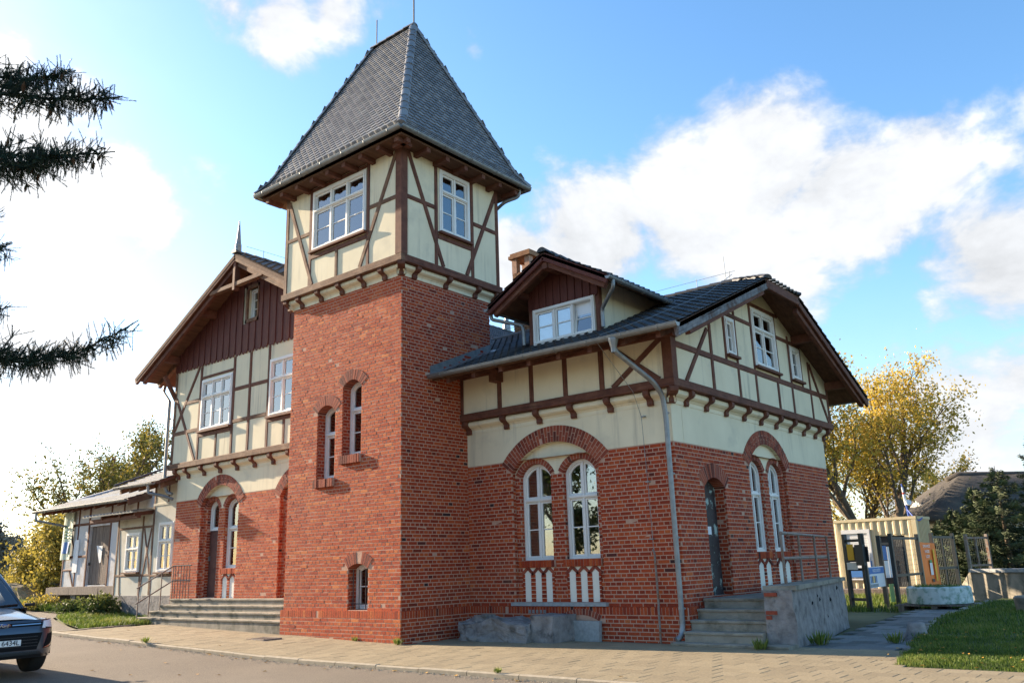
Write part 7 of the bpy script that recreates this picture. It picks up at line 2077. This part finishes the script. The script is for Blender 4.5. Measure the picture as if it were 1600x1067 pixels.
blades('planter_grass', [(PC.x-.6, PC.x+.6, PC.y-.6, PC.y+.6, lambda x, y: hypot(x-PC.x, y-PC.y) < .64)], 900, .10, 7, 'dry tufts growing in the round planter', zf=lambda x, y: PZ+.54, w=.012)
P2 = at(1612, 23.5, 0)
part_ = MB(); part_.lathe((P2.x, P2.y, 0), [(.40, -.1), (.46, .05), (.50, .42), (.46, .46), (.38, .46), (.36, .36), (0, .36)], 24)
tag(part_.build('planter_ring', 'concrete', None), 'plain concrete flower tub cut by the right picture edge', 'planter')
# tree stump
SP = V((8.95, 3.95, 0))
m = MB(); k = 14; vs = []
for j, (r, z) in enumerate(((.30, -.05), (.19, .08), (.15, .22), (.14, .30))):
    for i in range(k):
        a = 2*pi*i/k; rr = r*(1+.22*noise.noise(V((cos(a)*1.5, sin(a)*1.5, j*.4)))+(.25*max(0, sin(3*a)) if j == 0 else 0))
        vs.append((SP.x+cos(a)*rr, SP.y+sin(a)*rr, z+.03*noise.noise(V((a, z*3, 1)))))
m.add(vs, [(j*k+i, j*k+(i+1) % k, (j+1)*k+(i+1) % k, (j+1)*k+i) for j in range(3) for i in range(k)]+[tuple(3*k+i for i in range(k))])
tag(m.build('tree_stump', 'rubble', None, smooth=True), 'weathered grey tree stump at the edge of the lawn', 'stump')
# edging stones between path and lawn
ED = empty('path_edging', (8.6, 6, 0), 'row of old mossy edging stones between the path and the lawn', 'edging')
for i in range(15):
    y0 = 4.4+i*.72; a, b = left_edge(y0), left_edge(y0+.68)
    part('edging_stone', 'concrete', ED, lambda m: m.add([(a-.10, y0, -.08), (a+.02, y0, -.08), (b+.02, y0+.68, -.08), (b-.10, y0+.68, -.08), (a-.10, y0, .13+random.uniform(-.03, .03)), (a+.02, y0, .13), (b+.02, y0+.68, .13), (b-.10, y0+.68, .13+random.uniform(-.03, .03))], [(4, 5, 6, 7), (0, 1, 5, 4), (1, 2, 6, 5), (2, 3, 7, 6), (3, 0, 4, 7)]))
# low retaining wall and old platform edge
RW = empty('retaining_wall', at(1550, 31), 'low dark retaining wall with a pale coping in front of the spruces', 'wall')
wa, wb, wc2 = at(1486, 33.0, -.1), at(1512, 31.0, -.1), at(1640, 29.0, -.1)
def seg_wall(m, p, q, h0, h1, w=.25):
    d = (q-p).normalized(); n = V((-d.y, d.x, 0))*w
    m.add([p, q, q+n, p+n, p+V((0, 0, h0)), q+V((0, 0, h1)), q+n+V((0, 0, h1)), p+n+V((0, 0, h0))], [(0, 1, 5, 4), (1, 2, 6, 5), (2, 3, 7, 6), (3, 0, 4, 7), (4, 5, 6, 7)])
part('wall_face', 'concrete', RW, lambda m: seg_wall(m, wb, wc2, .95, .95)); part('ramp_face', 'concrete', RW, lambda m: seg_wall(m, wa, wb-V((.002, 0, 0)), .20, .95))
part('coping', 'stone_grey', RW, lambda m: seg_wall(m, wb+V((0, -.06, .952)), wc2+V((0, -.06, .952)), .10, .10, .45))
EB = MB(); d_ = (wc2-wb); n_ = V((-d_.y, d_.x, 0)).normalized()
EB.add([wb+n_*.26+V((0, 0, .9)), wc2+n_*.26+V((0, 0, .9)), wc2+n_*9+V((0, 0, 1.2)), wb+n_*9+V((0, 0, 1.2)), wa+n_*9+V((0, 0, .0)), wa+n_*.26], [(0, 1, 2, 3), (5, 0, 3, 4)])
EB.build('embankment', 'earth', None, kind='structure')
part('old_rail', 'rail_iron', RW, lambda m: m.tube([wb+V((-1.5, -1.0, .12)), wc2+V((0, -1.0, .12))], .04, 4))
blades('grass', [(wb.x-1, wc2.x+1, wb.y-2.4, wb.y-.2)], 6000, .15, 8, 'sunlit grass strip below the retaining wall', zf=lambda x, y: -.10, w=.014)

# thatched house
HP = at(1546, 57, 0)
HR_ = radians(34)
HM = Matrix.Translation((HP.x, HP.y, -1.0)) @ Matrix.Rotation(HR_, 4, 'Z')
TH = empty('thatched_house', HP, 'white cottage under a heavy dark thatched roof', 'house')
def hpart(name, mat, fn, parent=TH, smooth=False):
    m = MB(); fn(m); m.v = [tuple(HM @ V((p[0], p[1], p[2]*1.36 if p[2] < 3.05 else 4.15+(p[2]-3.05)*.66))) for p in m.v]; return m.build(name, mat, parent, smooth=smooth)
hpart('wall', 'plaster_white', lambda m: (m.box((-2.9, -1.9, -.6), (9.5, 5.5, 3.4)), m.add([(-2.9, -1.9, 3.4), (-2.9, 5.5, 3.4), (-2.9, 1.8, 5.2)], [(0, 2, 1)])))
def thatch(m):
    # swept hipped roof: rings from the overhanging eave up to the ridge
    rings = []
    for t, (ex, ey, z) in enumerate(((0, 0, 3.05), (-.05, -.1, 3.4), (.75, .95, 4.2), (1.75, 1.95, 5.25), (2.75, 2.9, 6.35), (3.45, 3.6, 7.05), (3.7, 4.2, 7.15))):
        x0, x1, y0, y1 = -4.1+ex, 10.6-ex*.6, -3.0+ey, 6.6-ey
        if y1 < y0+.3: y0, y1 = 1.65, 1.95
        ring = []
        for i in range(12): ring.append((lerp(x0, x1, i/12), y0, z))
        for i in range(8): ring.append((x1, lerp(y0, y1, i/8), z))
        for i in range(12): ring.append((lerp(x1, x0, i/12), y1, z))
        for i in range(8): ring.append((x0, lerp(y1, y0, i/8), z))
        ring = [(p[0]+.10*noise.noise(V(p)*.8), p[1]+.10*noise.noise(V(p)*.8+V((5, 0, 0))), p[2]+.14*noise.noise(V(p)*.7+V((0, 5, 0)))) for p in ring]
        rings.append(ring)
    k = 40; vs = [p for r in rings for p in r]
    m.add(vs, [(i*k+j, i*k+(j+1) % k, (i+1)*k+(j+1) % k, (i+1)*k+j) for i in range(len(rings)-1) for j in range(k)]+[tuple((len(rings)-1)*k+j for j in range(k)), tuple(range(k-1, -1, -1))])
hpart('roof', 'thatch', thatch, smooth=True)
hpart('ridge_roll', 'thatch', lambda m: m.tube([(-.9, 1.8, 6.95), (-.2, 1.8, 7.25), (2.5, 1.8, 7.15), (6, 1.8, 7.05), (8.5, 1.8, 6.8)], [.25, .42, .38, .38, .25], 8), smooth=True)
hpart('verge_board', 'timber', lambda m: m.tube([(-4.6, -3.3, 1.5), (-3.6, -2.3, 2.7), (-3.0, -1.6, 3.4)], .10, 5))
for (y0, y1, z0, z1) in ((-.9, .3, 1.2, 2.4), (2.2, 3.3, 1.2, 2.4)):
    hpart('window', 'poster_black', lambda m: m.box((-2.94, y0, z0), (-2.90, y1, z1)))
for (x0, x1) in ((.0, 1.1), (3.0, 4.1)): hpart('window', 'poster_black', lambda m: m.box((x0, -1.94, 1.1), (x1, -1.90, 2.3)))

# ---- far left: fence, mound, pole
FN = empty('yard_fence', gb(60, 46), 'thin dark post fence behind the car and the earth mound', 'fence')
fpts = [gb(px, d) for px, d in ((-40, 50), (5, 48.5), (36, 47.5), (66, 46.5), (96, 45.5))]
for p in fpts: part('post', 'dark_iron', FN, lambda m: m.tube([p-V((0, 0, .2)), p+V((0, 0, 1.35))], .045, 5))
for z in (1.25, .65): part('rail', 'dark_iron', FN, lambda m: m.tube([p+V((0, 0, z)) for p in fpts], .022, 4))
MN = gb(60, 46)
rough_block('earth_mound', MN.x-2.0, MN.x+2.0, MN.y-1.2, MN.y+1.2, lambda x: MN.z+.1+.75*max(.02, 1-((x-MN.x)/2.0)**2)**1.5, 'low brown heap of earth beside the loading platform', 'mound', 'bed_sand', .16, 3)
PO = gb(155, 54)
UP = empty('utility_pole', PO, 'bare leaning pole rising behind the shed roof', 'pole')
part('shaft', 'timber_worn', UP, lambda m: m.tube([PO, PO+V((.2, .05, 4)), PO+V((.40, .1, 7.7))], [.16, .145, .125], 8))
part('band', 'zinc', UP, lambda m: m.tube([PO+V((.34, .08, 6.4)), PO+V((.35, .085, 6.55))], .15, 8))

# ---- trees across the road, behind the viewer's left shoulder (mirrored in the window panes)
for i, (x, y, h, mt, lb) in enumerate(((-9, -24, 9, 'leaf_olive', 'olive roadside tree across the road opposite the tower'), (-3, -27, 10, 'leaf_yellow', 'yellow roadside tree across the road opposite the wing'), (-16, -22, 9, 'leaf_green', 'green roadside tree across the road opposite the stairs'), (4, -29, 9, 'leaf_green', 'green roadside tree behind the viewer'), (-23, -21, 8, 'leaf_olive', 'olive roadside tree across the road opposite the shed'))):
    tree('roadside_tree', V((x, y, gz(x)-.1)), h, .9, lb, 'tree', mt, 300+i, 7000, .26, trunk_r=.2, first=.12, up=.6, group='trees across the road')

gr = MB()
for _ in range(900):
    x = random.uniform(-9, 8); y = -2.90-abs(random.gauss(0, .10)); q = random.uniform(.006, .018); z = gz(x)-.056
    a = random.uniform(0, 6); gr.tint = random.random()
    gr.add([(x+q*cos(a), y+q*sin(a), z), (x+q*cos(a+2.1), y+q*sin(a+2.1), z), (x+q*cos(a+4.2), y+q*sin(a+4.2), z), (x, y, z+q*.9)], [(0, 1, 3), (1, 2, 3), (2, 0, 3)])
gr.build('kerb_grit', 'kerb', None, kind='stuff', label='grit and small stones washed up along the kerb')
finish_bricks()
finish_tiles()
